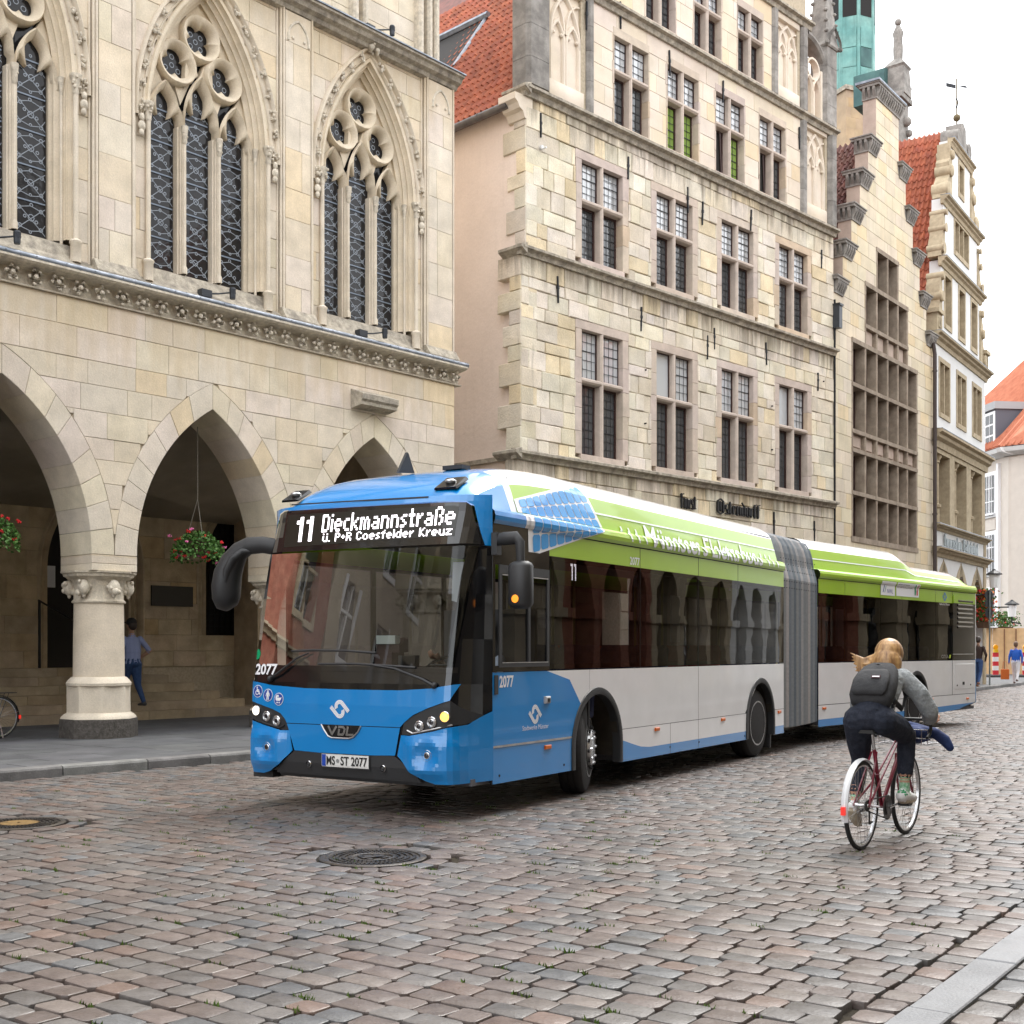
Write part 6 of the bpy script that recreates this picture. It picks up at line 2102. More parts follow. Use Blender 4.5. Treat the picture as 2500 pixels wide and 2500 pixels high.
# ---- far side, end bulkheads, floor and ceiling so that the coach is closed
for rear, L_, arcs in ((False, 8.08, ARC_F), (True, 7.16, ARC_R)):
    g = M(); g.box(.0, L_, 2.53, 2.55, .3, 1.31); g.m = 1; g.box(.0, L_, 2.53, 2.55, 2.41, 2.8); put(g, "far_side_wall", [m_bwhite, m_bgreen], rear)
    for k in range(int(L_ / 1.4)):
        s0 = .2 + k * 1.4
        if s0 + 1.3 > L_: break
        g = M(); g.poly([(s0, 2.54, 1.31), (s0 + 1.34, 2.54, 1.31), (s0 + 1.34, 2.54, 2.41), (s0, 2.54, 2.41)]); put(g, "far_window", m_bglass, rear)
    g = M(); g.box(0, L_, 2.525, 2.555, 2.38, 2.42)
    for k in range(int(L_ / 1.4) + 1): g.box(.13 + k * 1.4, .2 + k * 1.4, 2.525, 2.552, 1.3, 2.42)
    put(g, "far_pillars", m_bblack, rear)
    g = M(); xs = [-.3 if not rear else 0] + sum([[c - .53, c + .53] for c in arcs], []) + [L_]
    for a, b in zip(xs[::2], xs[1::2]): g.box(a, b, .03, 2.52, .3, .36)
    for c in arcs:
        g.box(c - .53, c + .53, .62, 1.93, .3, .36)
    put(g, "floor", m_floor, rear)
    for c in arcs:
        g = M()
        pth = [(c - .53 + 1.06 * i / 10, max(.5, (arch_z(c - .53 + 1.06 * i / 10, c) or .5)) + .01) for i in range(11)]
        pth = [(c - .53, .3)] + pth + [(c + .53, .3)]
        g.loft([[(p[0], .01, p[1]) for p in pth], [(p[0], .62, p[1]) for p in pth]], False, False)
        g.poly([(p[0], .62, p[1]) for p in pth])
        put(g, "wheel_well", mat("wheel_well", (.03, .025, .018), .9, var=.3, vs=6), rear)
    g = M(); g.box(0, L_, .08, 2.47, 2.62, 2.66); put(g, "ceiling", mat("bus_ceiling", (.35, .35, .34), .7), rear)
g = M(); g.box(7.0, 7.05, .05, 2.5, .36, 2.6); put(g, "rear_bulkhead", m_floor, True)
g = M(); g.box(5.88, 5.9, .02, 2.52, .36, 2.6); put(g, "engine_bulkhead", m_dark, True)
# wheel arch trims
for rear, arcs in ((False, ARC_F), (True, ARC_R)):
    for c in arcs:
        n = 26
        P = []
        for i in range(n + 1):
            t = PI * i / n
            P.append((c - .53 * math.cos(t), .5 + .56 * math.sin(t)))
        P = [(c - .53, .29)] + P + [(c + .53, .29)]
        g = M(); g.sweep(P, [(.055, .002), (.05, -.012), (.0, -.018), (-.02, -.01), (-.02, .08)])
        put(g, "arch_trim", m_bplast, rear, None, 40)
# ---- wheels
def wheel(s, y, rear, steer=0., dual=False):
    g = M()
    Rw = .478
    g.lathe([(.30, -.02), (.34, -.012), (.42, -.0), (.45, .012), (.468, .035), (Rw, .055), (Rw, .09), (Rw - .012, .092), (Rw - .012, .1), (Rw, .102), (Rw, .15), (Rw - .012, .152), (Rw - .012, .16), (Rw, .162), (Rw, .21), (.468, .235), (.45, .255), (.30, .29)], 0, 0, 40, axis='y')
    loc = Vector((s, y, Rw)); rot = steer
    if rear:
        T = Matrix.Translation(R_LOC) @ Matrix.Rotation(R_ROT, 4, 'Z') @ Matrix.Translation(loc) @ Matrix.Rotation(rot, 4, 'Z')
    else:
        T = Matrix.Translation(loc) @ Matrix.Rotation(rot, 4, 'Z')
    o = g.build("wheel", m_rubber, bus, 30); o.matrix_local = T
    g = M()
    if dual:
        g.lathe([(.305, -.012), (.31, -.02), (.29, -.02), (.28, .0), (.268, .05), (.26, .085), (.17, .09), (.15, .06), (.11, .05), (.1, .04), (.02, .04)], 0, 0, 32, axis='y')
    else:
        g.lathe([(.305, -.012), (.31, -.02), (.29, -.02), (.275, .02), (.27, .06), (.235, .065), (.2, .02), (.19, -.045), (.17, -.06), (.12, -.06), (.1, -.065), (.02, -.068)], 0, 0, 32, axis='y')
    rm = g.build("rim", m_alu, o, 30)
    g = M()
    for k in range(10):
        a = 2 * PI * k / 10
        rr = .168 if not dual else .2
        yy = -.075 if not dual else .06
        g.lathe([(.016, yy), (.016, yy + .04)], rr * math.cos(a), rr * math.sin(a), 6, axis='y')
    g.build("wheel_nuts", m_chrome, o)
    if not dual:
        g = M()
        for k in range(12):
            a = 2 * PI * k / 12 + .1
            g.lathe([(.02, -.05), (.02, -.03)], .215 * math.cos(a), .215 * math.sin(a), 6, axis='y')
        g.build("vent_holes", m_seam, o)
    return o
wheel(2.09, .12, False, R(20)); wheel(7.09, .06, False, 0, True); wheel(4.06, .06, True, 0, True)
wheel(2.09, 2.1, False, R(20)); wheel(7.09, 2.1, False); wheel(4.06, 2.1, True)
g = M(); g.box(7.62, 7.66, .05, .5, .1, .5); g.build("mud_flap", m_bplast, bus)
# ---- bellows
def bring(k):
    """rings of the folding bellows between both units, in bus coordinates"""
    a0 = Vector((8.06, 0)); a1 = Vector((8.06, 2.55))
    Tr = Matrix.Rotation(R_ROT, 2)
    b0 = Vector(R_LOC[:2]) + Tr @ Vector((.02, 0)); b1 = Vector(R_LOC[:2]) + Tr @ Vector((.02, 2.55))
    return a0.lerp(b0, k), a1.lerp(b1, k)
NB = 30
rings = []; cols_ = []
g = M()
sec = [(.0, .36), (.0, 1.0), (.0, 1.6), (.0, 2.2), (.0, 2.56), (.012, 2.62), (.03, 2.68), (.045, 2.74), (.06, 2.8), (.08, 2.95), (.12, 3.08), (.2, 3.2), (.36, 3.27), (.9, 3.3), (1.65, 3.3), (2.2, 3.27), (2.36, 3.2), (2.46, 3.0), (2.55, 2.4), (2.55, .36), (1.275, .34)]
idx = []
for i in range(NB + 1):
    k = i / NB
    p, q = bring(k)
    fold = .045 if i % 2 == 0 else .0
    d = (q - p) / 2.55
    sag = .04 * math.sin(PI * k)
    ring = []
    for y, z in sec:
        ins = fold + .012
        yy = y + ins * (1 if y < 1.275 else -1) * (0 if 1.0 < y < 1.5 else 1)
        zz = z - (fold if z > 3.0 else 0) - (sag * .4 if z < .5 else 0)
        v = p + d * yy
        ring.append(g.pt((v.x, v.y, zz)))
    idx.append(ring)
n = len(sec)
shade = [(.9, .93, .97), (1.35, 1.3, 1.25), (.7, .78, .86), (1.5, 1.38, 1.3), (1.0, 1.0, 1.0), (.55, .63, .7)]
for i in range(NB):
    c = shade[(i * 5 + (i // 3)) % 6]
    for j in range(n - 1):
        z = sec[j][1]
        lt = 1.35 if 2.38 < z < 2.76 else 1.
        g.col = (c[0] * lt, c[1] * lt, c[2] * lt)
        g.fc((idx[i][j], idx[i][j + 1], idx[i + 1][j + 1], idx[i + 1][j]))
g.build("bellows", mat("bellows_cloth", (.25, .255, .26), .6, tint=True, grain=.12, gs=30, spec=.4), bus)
g = M()
for z in (2.42, 2.52, 2.68, 2.78, 2.86):
    for i in range(1, NB, 2):
        p, q = bring(i / NB); v = p + (q - p) / 2.55 * (.004 + (.03 if z > 2.6 else 0) + (.025 if z > 2.75 else 0))
        g.ball((v.x, v.y, z), .008, 5, 3)
stuff(g.build("bellows_rivets", m_seam, bus))
# ------------------------------------------------------------------ bus front
def front(name, poly, m_, off=0., parent=None, smooth=40):
    return put(drape(M(), poly, f_front, GT, GZ, off), name, m_, False, parent, smooth)
front("front_black_band", [(.0, .95), (.0, 2.43), (.05, 2.43), (.12, 1.31), (2.50, 1.31), (2.50, 2.44), (2.55, 2.44), (2.55, .36), (.0, .36)], m_bblack)
ws = front("windscreen", [(.055, 2.43), (.12, 1.31), (2.52, 1.31), (2.49, 2.44)], m_wind, .001)
g = drape(M(), [(.1, 1.30), (2.52, 1.31), (2.52, 1.36), (.1, 1.35)], f_front, GT, GZ, .004); put(g, "lower_frit", m_bblack, False, ws)
# thick black pillars
for t0, t1 in ((.02, .16), (2.45, 2.54)):
    g = M(); g.add(drape(M(), [(t0, 1.22), (t1 + (.04 if t0 < 1 else 0), 1.22), (t1 - (.05 if t0 < 1 else 0), 2.44), (t0, 2.44)], f_front, GT, GZ, -.02))
    g.build("windscreen_pillar", m_bblack, bus)
front("blue_mask", [(2.54, 1.225), (2.4, 1.2), (2.15, 1.165), (1.75, 1.145), (1.3, 1.14), (.65, 1.142), (.3, 1.165), (.085, 1.205), (.135, 1.06), (.36, .985), (.50, .925), (.59, .86), (.635, .815), (1.96, .815), (1.98, .85), (2.04, .905), (2.14, .94), (2.5, 1.03), (2.54, 1.04)], m_bblue, .012)
front("bumper_centre", [(.637, .808), (.69, .56), (1.0, .55), (1.55, .55), (1.86, .56), (1.955, .808)], m_bblue, .012)
g = drape(M(), [(.64, .804), (1.96, .804), (1.96, .82), (.64, .82)], f_front, GT, GZ, .006); put(g, "mask_seam", m_seam)
# bumper corners: swollen, with a recess for the fog lamp
def bumper(mir):
    P = [(.665, .56), (.625, .745), (.53, .742), (.3, .785), (.06, .845), (.0, .955), (.0, .33), (.28, .325), (.37, .35), (.52, .43)]
    if mir: P = [(2.55 - a, b) for a, b in P]
    def fm(t, z, off=0.):
        e = t if not mir else 2.55 - t
        ss = lambda q: (lambda w: w * w * (3 - 2 * w))(max(0, min(1, q)))
        swell = .045 * ss((e - .0) / .3) * ss((.64 - e) / .16) * ss((z - .32) / .14) * ss((.80 - z) / .16)
        r_ = math.hypot(e - .345, (z - .575) * 1.1)
        if r_ < .14: swell *= .2 + .8 * (r_ / .14) ** 2
        return f_front(t, z, off + swell)
    g = drape(M(), P, fm, [x * .03 for x in range(86)], [.3 + .03 * x for x in range(25)], .012)
    o = put(g, "bumper_corner", m_bblue, False, None, 50)
    tc = .345 if not mir else 2.55 - .345
    p = Vector(f_front(tc, .575, .012)); q = Vector(f_front(tc, .575, .05)); n = (q - p).normalized()
    lamp("fog_lamp", p, n, .047, m_clear, o)
m_clear = mat("lamp_clear", (.55, .56, .57), .12, .6, coat=1.)
m_lit = mat("lamp_lit", (.9, .85, .7), .3, emit=(1., .93, .75), es=1.3)
m_indic = mat("indicator_lit", (.9, .4, .05), .3, emit=(1., .5, .1), es=1.0)
def lamp(name, p, n, r, m_, parent, rings=True):
    g = M()
    Q = Vector((0, 0, 1)).rotation_difference(n).to_matrix().to_4x4()
    T = Matrix.Translation(p) @ Q
    a = M(); a.lathe([(r * 1.12, -.01), (r * 1.15, .012), (r * 1.02, .016), (r * .9, .002)], n=20, cap=False); g.add(a, T)
    o = g.build(name, m_chrome, parent if parent is not None else bus, 40)
    b = M(); b.lathe([(r * .9, .002), (r * .75, .010), (r * .4, .016), (.004, .018)], n=16)
    k = M(); k.add(b, T); k.build("lens", m_, o, 60)
    if m_ is m_clear:
        k = M(); b = M(); b.lathe([(r * .5, .012), (r * .45, .02), (.004, .022)], n=12); k.add(b, T); k.build("projector", mat("lens_dark", (.02, .02, .025), .05, coat=1.), o, 60)
    return o
bumper(False); bumper(True)
for mir in (0, 1):
    P = [(.60, .86), (.55, .90), (.36, .985), (.13, 1.06), (.0, .9), (.05, .86), (.3, .79), (.53, .745), (.62, .75)]
    if mir: P = [(2.55 - a, b) for a, b in P]
    hl = front("headlamp", P, m_bplast, .004)
    for k, (t, z) in enumerate(((.43, .83), (.30, .87), (.165, .92))):
        t = t if not mir else 2.55 - t - .035
        p = Vector(f_front(t, z, .006)); n = (Vector(f_front(t, z, .05)) - p).normalized()
        m_ = m_clear
        if k == 2: m_ = m_lit if mir else m_indic
        lamp("headlight", p, n, .043, m_, hl)
    g = M(); pts = [(.56, .79), (.5, .765), (.3, .805), (.12, .85)]
    g.tube([f_front(t if not mir else 2.55 - t, z, .012) for t, z in pts], .008, 6); g.build("lamp_trim", m_alu if not mir else m_bplast, hl)
# lower grille, plate
front("lower_grille", [(.5, .43), (.70, .555), (1.86, .555), (2.06, .42), (2.1, .34), (.42, .33)], m_bplast, .008)
pl_ = front("number_plate", [(.975, .43), (1.52, .43), (1.52, .545), (.975, .545)], mat("plate_white", (.75, .75, .73), .4), .02)
g = drape(M(), [(1.47, .435), (1.515, .435), (1.515, .54), (1.47, .54)], f_front, GT, GZ, .023); put(g, "plate_euro_band", mat("plate_blue", (.01, .06, .4), .4), False, pl_)
g = M()
for a, b, c, d in ((.965, 1.53, .415, .43), (.965, 1.53, .545, .552), (.965, .975, .43, .545), (1.52, 1.53, .43, .545)): g.add(drape(M(), [(a, c), (b, c), (b, d), (a, d)], f_front, GT, GZ, .022))
g.build("plate_frame", m_bplast, pl_)
def ftext(txt, t_left, z, w, h, m_, off, parent=None, name="lettering", bold=0.):
    """text on the front: reads left to right for the viewer, so t falls"""
    tm = text_mesh(txt, 1., 0., 1., bold=bold)
    W = text_w(tm); H = max(v[2] for v in tm.v)
    g = M()
    for f in tm.f:
        P = [(t_left - tm.v[i][0] / W * w, z + tm.v[i][2] / H * h) for i in f]
        g.poly([f_front(a, b, off) for a, b in P])
    return put(g, name, m_, False, parent)
def stext(txt, s, z, w, h, m_, off, rear=False, parent=None, name="lettering", bold=0., skew=0.):
    tm = text_mesh(txt, 1., 0., 1., bold=bold)
    W = text_w(tm); H = max(v[2] for v in tm.v)
    g = M()
    for f in tm.f:
        P = [(s + tm.v[i][0] / W * w + tm.v[i][2] / H * h * skew, z + tm.v[i][2] / H * h) for i in f]
        drape(g, P, f_side, [], SZ, off)
    return put(g, name, m_, rear, parent)
m_ink = mat("plate_ink", (.01, .01, .01), .5)
ftext("MS", 1.46, .45, .1, .078, m_ink, .024, pl_, bold=.02); ftext("ST 2077", 1.295, .45, .305, .078, m_ink, .024, pl_, bold=.02)
p = Vector(f_front(1.33, .485, .022)); g = M(); g.lathe([(.018, 0), (.018, .003)], p.y, p.z, 12, axis='x'); g.v = [(p.x - v[0], v[1], v[2]) for v in g.v]; g.build("plate_seal", mat("seal_grey", (.25, .26, .26), .5), pl_)
for t in (1.68, .82):
    p = Vector(f_front(t, .44, .01)); n = Vector((-1, 0, 0)); lamp("sensor", p, n, .028, m_bplast, None)
front("front_lip", [(.3, .33), (2.1, .345), (2.1, .30), (.32, .29)], m_bplast, -.04)
g = M(); g.box(-.4, 0, 2.25, 2.5, .27, .33); g.build("step_rail", m_bplast, bus)
# badge
front("badge", [(1.52, .815), (1.07, .812), (1.10, .76), (1.16, .71), (1.2, .70), (1.40, .70), (1.44, .712), (1.49, .77)], m_bblack, .018)
g = M(); g.tube([f_front(t, z, .02) for t, z in ((1.525, .815), (1.495, .77), (1.445, .71), (1.40, .695), (1.20, .695), (1.155, .707), (1.095, .76), (1.065, .812))], .007, 6); g.build("badge_rim", m_alu, bus, 40)
# badge letters as bevelled strokes
g = M()
def fstroke(g, pts, w, off, cx=0, cz=0, sx=1, sz=1):
    for (a, b) in zip(pts, pts[1:]):
        a = (cx - a[0] * sx, cz + a[1] * sz); b = (cx - b[0] * sx, cz + b[1] * sz)
        d = Vector((b[0] - a[0], b[1] - a[1])).normalized(); n = Vector((-d.y, d.x)) * w; e = d * w * .6
        P = [(a[0] - n.x - e.x, a[1] - n.y - e.y), (b[0] - n.x + e.x, b[1] - n.y + e.y), (b[0] + n.x + e.x, b[1] + n.y + e.y), (a[0] + n.x - e.x, a[1] + n.y - e.y)]
        drape(g, P, f_front, [], [], off)
for pts in ([(0, .07), (.04, 0), (.09, .07)], [(.12, .07), (.17, .07), (.19, .05), (.18, .015), (.165, .0), (.115, .0)], [(.125, .045), (.116, .0)], [(.225, .07), (.21, .0), (.285, .0)]): fstroke(g, pts, .011, .024, 1.435, .728, 1, 1)
g.build("badge_letters", m_chrome, bus)
# operator's emblem: two interlocking ribbons of three stripes
def emblem(mapper, cx, cz, sc, sgn):
    g = M()
    def path(k): # k = -1,0,1 stripe
        r = .27 + .085 * k
        P = []
        for i in range(9):
            a = PI * 1.16 - i / 8 * PI * .91
            P.append((.0 + r * math.cos(a), .17 + r * math.sin(a)))
        d = (math.cos(PI * .25 - PI / 2), math.sin(PI * .25 - PI / 2))
        P.append((P[-1][0] + .5, P[-1][1] - .5))
        return P
    for flip in (1, -1):
        for k in (-1, 0, 1):
            P = [(flip * x, flip * z) for x, z in path(k)]
            L, R_ = [], []
            for i, q in enumerate(P):
                a = P[max(0, i - 1)]; b = P[min(len(P) - 1, i + 1)]
                d = Vector((b[0] - a[0], b[1] - a[1])).normalized(); n = Vector((-d.y, d.x)) * .036
                L.append((q[0] + n.x, q[1] + n.y)); R_.append((q[0] - n.x, q[1] - n.y))
            for i in range(len(P) - 1):
                quad = [L[i], L[i + 1], R_[i + 1], R_[i]]
                g.poly([mapper(cx + sgn * x * sc, cz + z * sc) for x, z in quad])
    return g
emblem(lambda a, b: f_front(a, b, .018), 1.31, .96, .15, -1).build("emblem", m_bdecal, bus)
emblem(lambda a, b: f_side(a, b, .003), .77, .89, .165, 1).build("emblem", m_bdecal, bus)
g = emblem(lambda a, b: f_side(a, b, .004), 5.46, 2.525, .15, 1); put(g, "emblem", mat("emblem_blue", (.02, .17, .5), .4), True)
stext("Stadtwerke Münster", .53, .745, .5, .045, m_bdecal, .003)
stext("Stadtwerke Münster", 5.18, 2.36, .54, .04, m_bdecal, .006, True)
stext("2077", .118, 1.165, .25, .105, m_bdecal, .003, bold=.03); stext("2077", 2.86, 2.445, .25, .085, m_bdecal, .004, bold=.02)
ftext("2077", 2.40, 1.27, .28, .10, m_bdecal, .006, bold=.03)
g = M(); g.box(.03, .085, -.012, .0, 1.1, 1.275); g.build("door_handle", m_bplast, bus)
g = M(); g.prism([(.94, .985), (1.04, .985), (1.04, 1.055), (.94, 1.055)], -.03, .0, .012); sk = g.build("charge_socket", mat("light_grey_plastic", (.5, .5, .51), .5), bus)
g = M(); g.box(.965, 1.015, -.034, -.03, 1.0, 1.035); g.build("socket_core", m_seam, sk)
for s_, z_, rr in ((3.58, .59, 0), (5.65, .6, 0), (7.87, .6, 0), (1.01, .56, 0), (.2, .56, 1), (4.8, .56, 1), (6.7, .52, 1)):
    g = M(); g.prism([(s_ - .06, z_ - .02), (s_ + .06, z_ - .02), (s_ + .06, z_ + .02), (s_ - .06, z_ + .02)], -.018, .0, .006); put(g, "side_marker", m_amber_off, bool(rr))
for s_, z_ in ((.12, .36), (1.35, .36), (2.68, .31), (3.96, .36), (4.85, .36), (6.45, .34)):
    g = M(); g.lathe([(.012, -.004), (.012, 0)], s_, z_, 8, axis='y'); g.build("fixing", m_seam, bus)
# pictograms at the front left
for k, (t, z) in enumerate(((2.335, 1.105), (2.2, 1.07), (2.06, 1.035))):
    def circ(r, n=24): return [(t + r * math.cos(2 * PI * i / n), z + r * math.sin(2 * PI * i / n)) for i in range(n)]
    pc = front("pictogram", circ(.06), m_bdecal, .015)
    g = drape(M(), circ(.054), f_front, GT, GZ, .017); put(g, "pictogram_disc", mat("sign_blue", (.01, .06, .33), .4), False, pc)
    g = M()
    def st(pts, w=.006): fstroke(g, pts, w, .019, t, z, 1, 1)
    def dot(x, y, r): drape(g, [(t - x - r * math.cos(2 * PI * i / 10), z + y + r * math.sin(2 * PI * i / 10)) for i in range(10)], f_front, [], [], .019)
    if k == 0:
        dot(-.008, .036, .008); st([(-.008, .024), (-.005, -.002), (.018, -.002), (.026, -.026), (.034, -.026)]); st([(-.005, .012), (.014, .012)])
        st([(-.016, .006), (-.026, -.01), (-.02, -.028), (-.004, -.034), (.01, -.026), (.014, -.014)], .004)
    elif k == 1:
        dot(0, .038, .009); st([(0, .024), (0, -.006)], .012); st([(-.007, -.006), (-.009, -.042)], .006); st([(.007, -.006), (.009, -.042)], .006); st([(-.016, .02), (-.022, -.008)], .004); st([(.016, .02), (.022, -.008)], .004)
    else:
        st([(-.03, .004), (.026, .004)], .01); st([(-.024, -.008), (.018, -.008)], .008); st([(-.028, .016), (-.02, .03), (-.004, .03)], .01); st([(.026, .008), (.036, .014)], .004)
        dot(-.014, -.032, .008); dot(.012, -.032, .008)
    g.build("pictogram_figure", m_bdecal, pc)
p = [(2.40 + .038 * math.cos(2 * PI * i / 20), 1.46 + .05 * math.sin(2 * PI * i / 20)) for i in range(20)]
st_ = front("green_sticker", p, mat("sticker_green", (.0, .3, .12), .4), .004)
# destination display
front("destination_panel", [(.05, 2.45), (.05, 2.47), (.14, 2.80), (.18, 2.83), (2.3, 2.865), (2.37, 2.84), (2.48, 2.47), (2.48, 2.455)], m_bblack, .003)
front("led_field", [(.235, 2.52), (.235, 2.80), (2.22, 2.82), (2.22, 2.50)], m_ledp, .005)
FONT = {'D': "###. #..# #..# #..# #..# #..# ###.", 'i': "# . # # # # #", 'e': ".... .... .##. #..# #### #... .##.", 'c': "... ... .## #.. #.. #.. .##", 'k': "#... #... #..# #.#. ##.. #.#. #..#", 'm': "..... ..... ##.#. #.#.# #.#.# #.#.# #.#.#", 'a': ".... .... .##. ...# .### #..# .###", 'n': ".... .... ###. #..# #..# #..# #..#", 's': "... ... .## #.. .#. ..# ##.", 't': ".#. .#. ### .#. .#. .#. .##", 'r': "... ... #.# ##. #.. #.. #..", 'ß': ".##. #..# #..# #.#. #..# #..# #.#.", 'ü': "#..# .... #..# #..# #..# #..# .###", '.': ". . . . . . #", 'P': "###. #..# #..# ###. #... #... #...", '+': "... ... .#. ### .#. ... ...", 'R': "###. #..# #..# ###. #.#. #..# #..#", 'C': ".##. #..# #... #... #... #..# .##.", 'o': ".... .... .##. #..# #..# #..# .##.", 'f': "..# .#. ### .#. .#. .#. .#.", 'l': "# # # # # # #", 'd': "...# ...# .### #..# #..# #..# .###", 'K': "#..# #.#. ##.. #... ##.. #.#. #..#", 'u': ".... .... #..# #..# #..# #..# .###", 'z': ".... .... #### ..#. .#.. #... ####", '1': ".# ## .# .# .# .# .#", ' ': ".. .. .. .. .. .. .."}
def led(txt, t_left, z, w, h, parent=None, mapper=None):
    rows = [FONT[c].split() for c in txt]
    W = sum(len(r[0]) + 1 for r in rows) - 1
    dx, dz = w / W, h / 7
    g = M(); x = 0
    for r in rows:
        for j in range(7):
            for i, ch in enumerate(r[j]):
                if ch == '#':
                    t0 = t_left - (x + i) * dx; z0 = z + (6 - j) * dz
                    for hj in range(2):
                        za = z0 + dz * (.5 * hj + .05); zb = z0 + dz * (.5 * hj + .45)
                        if mapper is None: g.poly([f_front(t0 - .02 * dx, za, .008), f_front(t0 - dx * .98, za, .008), f_front(t0 - dx * .98, zb, .008), f_front(t0 - .02 * dx, zb, .008)])
                        else: g.poly([mapper(t_left + (x + i) * dx, za), mapper(t_left + (x + i + .95) * dx, za), mapper(t_left + (x + i + .95) * dx, zb), mapper(t_left + (x + i) * dx, zb)])
        x += len(r[0]) + 1
    return stuff(g.build("led_text", m_led, bus))
led("11", 2.08, 2.545, .21, .245); led("Dieckmannstraße", 1.755, 2.625, 1.50, .17); led("ü. P+R Coesfelder Kreuz", 1.73, 2.53, 1.47, .08)
led("11", 1.60, 2.21, .12, .2, mapper=lambda a, b: (a, .06, b))
# blue roof nose above the display
front("roof_nose", [(.0, 2.645), (.0, 2.9), (2.55, 2.9), (2.55, 2.42), (2.5, 2.42), (2.39, 2.85), (2.31, 2.875), (.18, 2.84), (.12, 2.80), (.03, 2.44), (.0, 2.44)], m_bblue, .004)
g = drape(M(), [(.56, 2.885), (2.21, 2.915), (2.21, 2.93), (.56, 2.90)], f_front, GT, GZ + [2.9], .008); put(g, "nose_gap", m_seam)
for t0, t1 in ((.33, .58), (2.2, 2.42)):
    g = M()
    for i in range(5):
        pass
    tm = (t0 + t1) / 2
    z0 = 3.02
    g.loft([[(-.08, t0, 2.97), (-.08, t1, 2.97), (.12, t1, 3.07), (.12, t0, 3.08)], [(-.09, t0 + .01, 2.99), (-.09, t1 - .01, 2.99), (.1, t1 - .02, 3.105), (.1, t0 + .02, 3.105)]]); rl = g.build("roof_lamp", m_bblack, bus)
    g = M(); g.ball((.0, tm, 3.055), (.05, .06, .025), 10, 6); g.build("lens", m_clear, rl, 60)
# ---- mirrors
def mirror_loft(path, radii, name, m_):
    g = M(); g.tube(path, radii, 14); return g.build(name, m_, bus, 60)
mr = mirror_loft([(-.1, 2.42, 2.52), (-.14, 2.62, 2.555), (-.16, 2.78, 2.55), (-.17, 2.90, 2.50), (-.175, 2.99, 2.40), (-.18, 3.05, 2.28), (-.18, 3.075, 2.15), (-.18, 3.075, 2.03), (-.18, 3.06, 1.95), (-.18, 3.04, 1.915)], [(.06, .085), (.065, .085), (.07, .09), (.09, .10), (.12, .125), (.145, .14), (.155, .145), (.145, .14), (.11, .11), (.03, .04)], "wing_mirror", m_bplast)
g = M(); g.tube([(-.12, 2.66, 2.50), (-.24, 2.80, 2.49), (-.275, 2.9, 2.42), (-.29, 2.97, 2.3), (-.295, 2.99, 2.18)], [(.012, .02), (.02, .03), (.026, .04), (.024, .04), (.01, .02)], 8); g.build("mirror_rib", m_bplast, mr, 60)
g = M(); g.ball((-.2, 3.165, 2.03), (.02, .02, .05), 8, 6); g.build("mirror_lamp", m_amber, mr, 60)
g = M()
def rbox(g, x0, x1, y0, y1, z0, z1, r):
    def ring(z, k): return [(x, y, z) for x, y in inset([(x0, y0), (x1, y0), (x1, y1), (x0, y1)], k)]
    def oct_(z, k):
        a0, a1, b0, b1 = x0 + k, x1 - k, y0 + k, y1 - k
        return [(a0 + r, b0, z), (a1 - r, b0, z), (a1, b0 + r, z), (a1, b1 - r, z), (a1 - r, b1, z), (a0 + r, b1, z), (a0, b1 - r, z), (a0, b0 + r, z)]
    g.loft([oct_(z0, r * .8), oct_(z0 + r * .4, r * .25), oct_(z0 + r, 0), oct_(z1 - r, 0), oct_(z1 - r * .4, r * .25), oct_(z1, r * .8)])
rbox(g, -.10, .06, -.42, -.20, 1.87, 2.29, .045); m2_ = g.build("wing_mirror", m_bplast, bus, 50)
g = M(); g.tube([(.02, .0, 2.49), (-.0, -.12, 2.50), (-.02, -.26, 2.50), (-.02, -.30, 2.46), (-.02, -.31, 2.26)], [(.03, .05), (.03, .06), (.03, .06), (.035, .05), (.03, .04)], 8); g.box(-.02, .06, -.06, .0, 2.36, 2.56); g.build("mirror_arm", m_bplast, m2_, 50)
p_ = (-.105, -.30, 1.955); g = M(); g.lathe([(.036, -.012), (.034, -.016), (.005, -.017)], -.30, 1.955, 16, axis='x'); g.v = [(v[0] - .093, v[1], v[2]) for v in g.v]; g.build("mirror_lamp", m_amber, m2_, 60)
# ---- wipers
def wiper(pts, blade, piv):
    g = M(); g.tube([f_front(t, z, o) for t, z, o in pts], [.014, .012, .01, .008], 6); p = f_front(piv[0], piv[1], .02); g.ball(p, .03, 8, 6)
    w = g.build("wiper", m_bplast, bus, 50)
    g = M(); g.tube([f_front(t, z, .012) for t, z in blade], .011, 6); g.build("wiper_blade", m_bplast, w, 50)
wiper([(2.18, 1.225, .03), (2.08, 1.27, .04), (1.85, 1.42, .04), (1.72, 1.47, .03)], [(1.95, 1.49), (1.7, 1.5), (1.3, 1.495), (.95, 1.475)], (2.18, 1.225))
wiper([(.28, 1.19, .03), (.4, 1.24, .04), (.7, 1.33, .04), (.95, 1.36, .03)], [(1.6, 1.37), (1.2, 1.375), (.8, 1.36), (.5, 1.345)], (.28, 1.19))
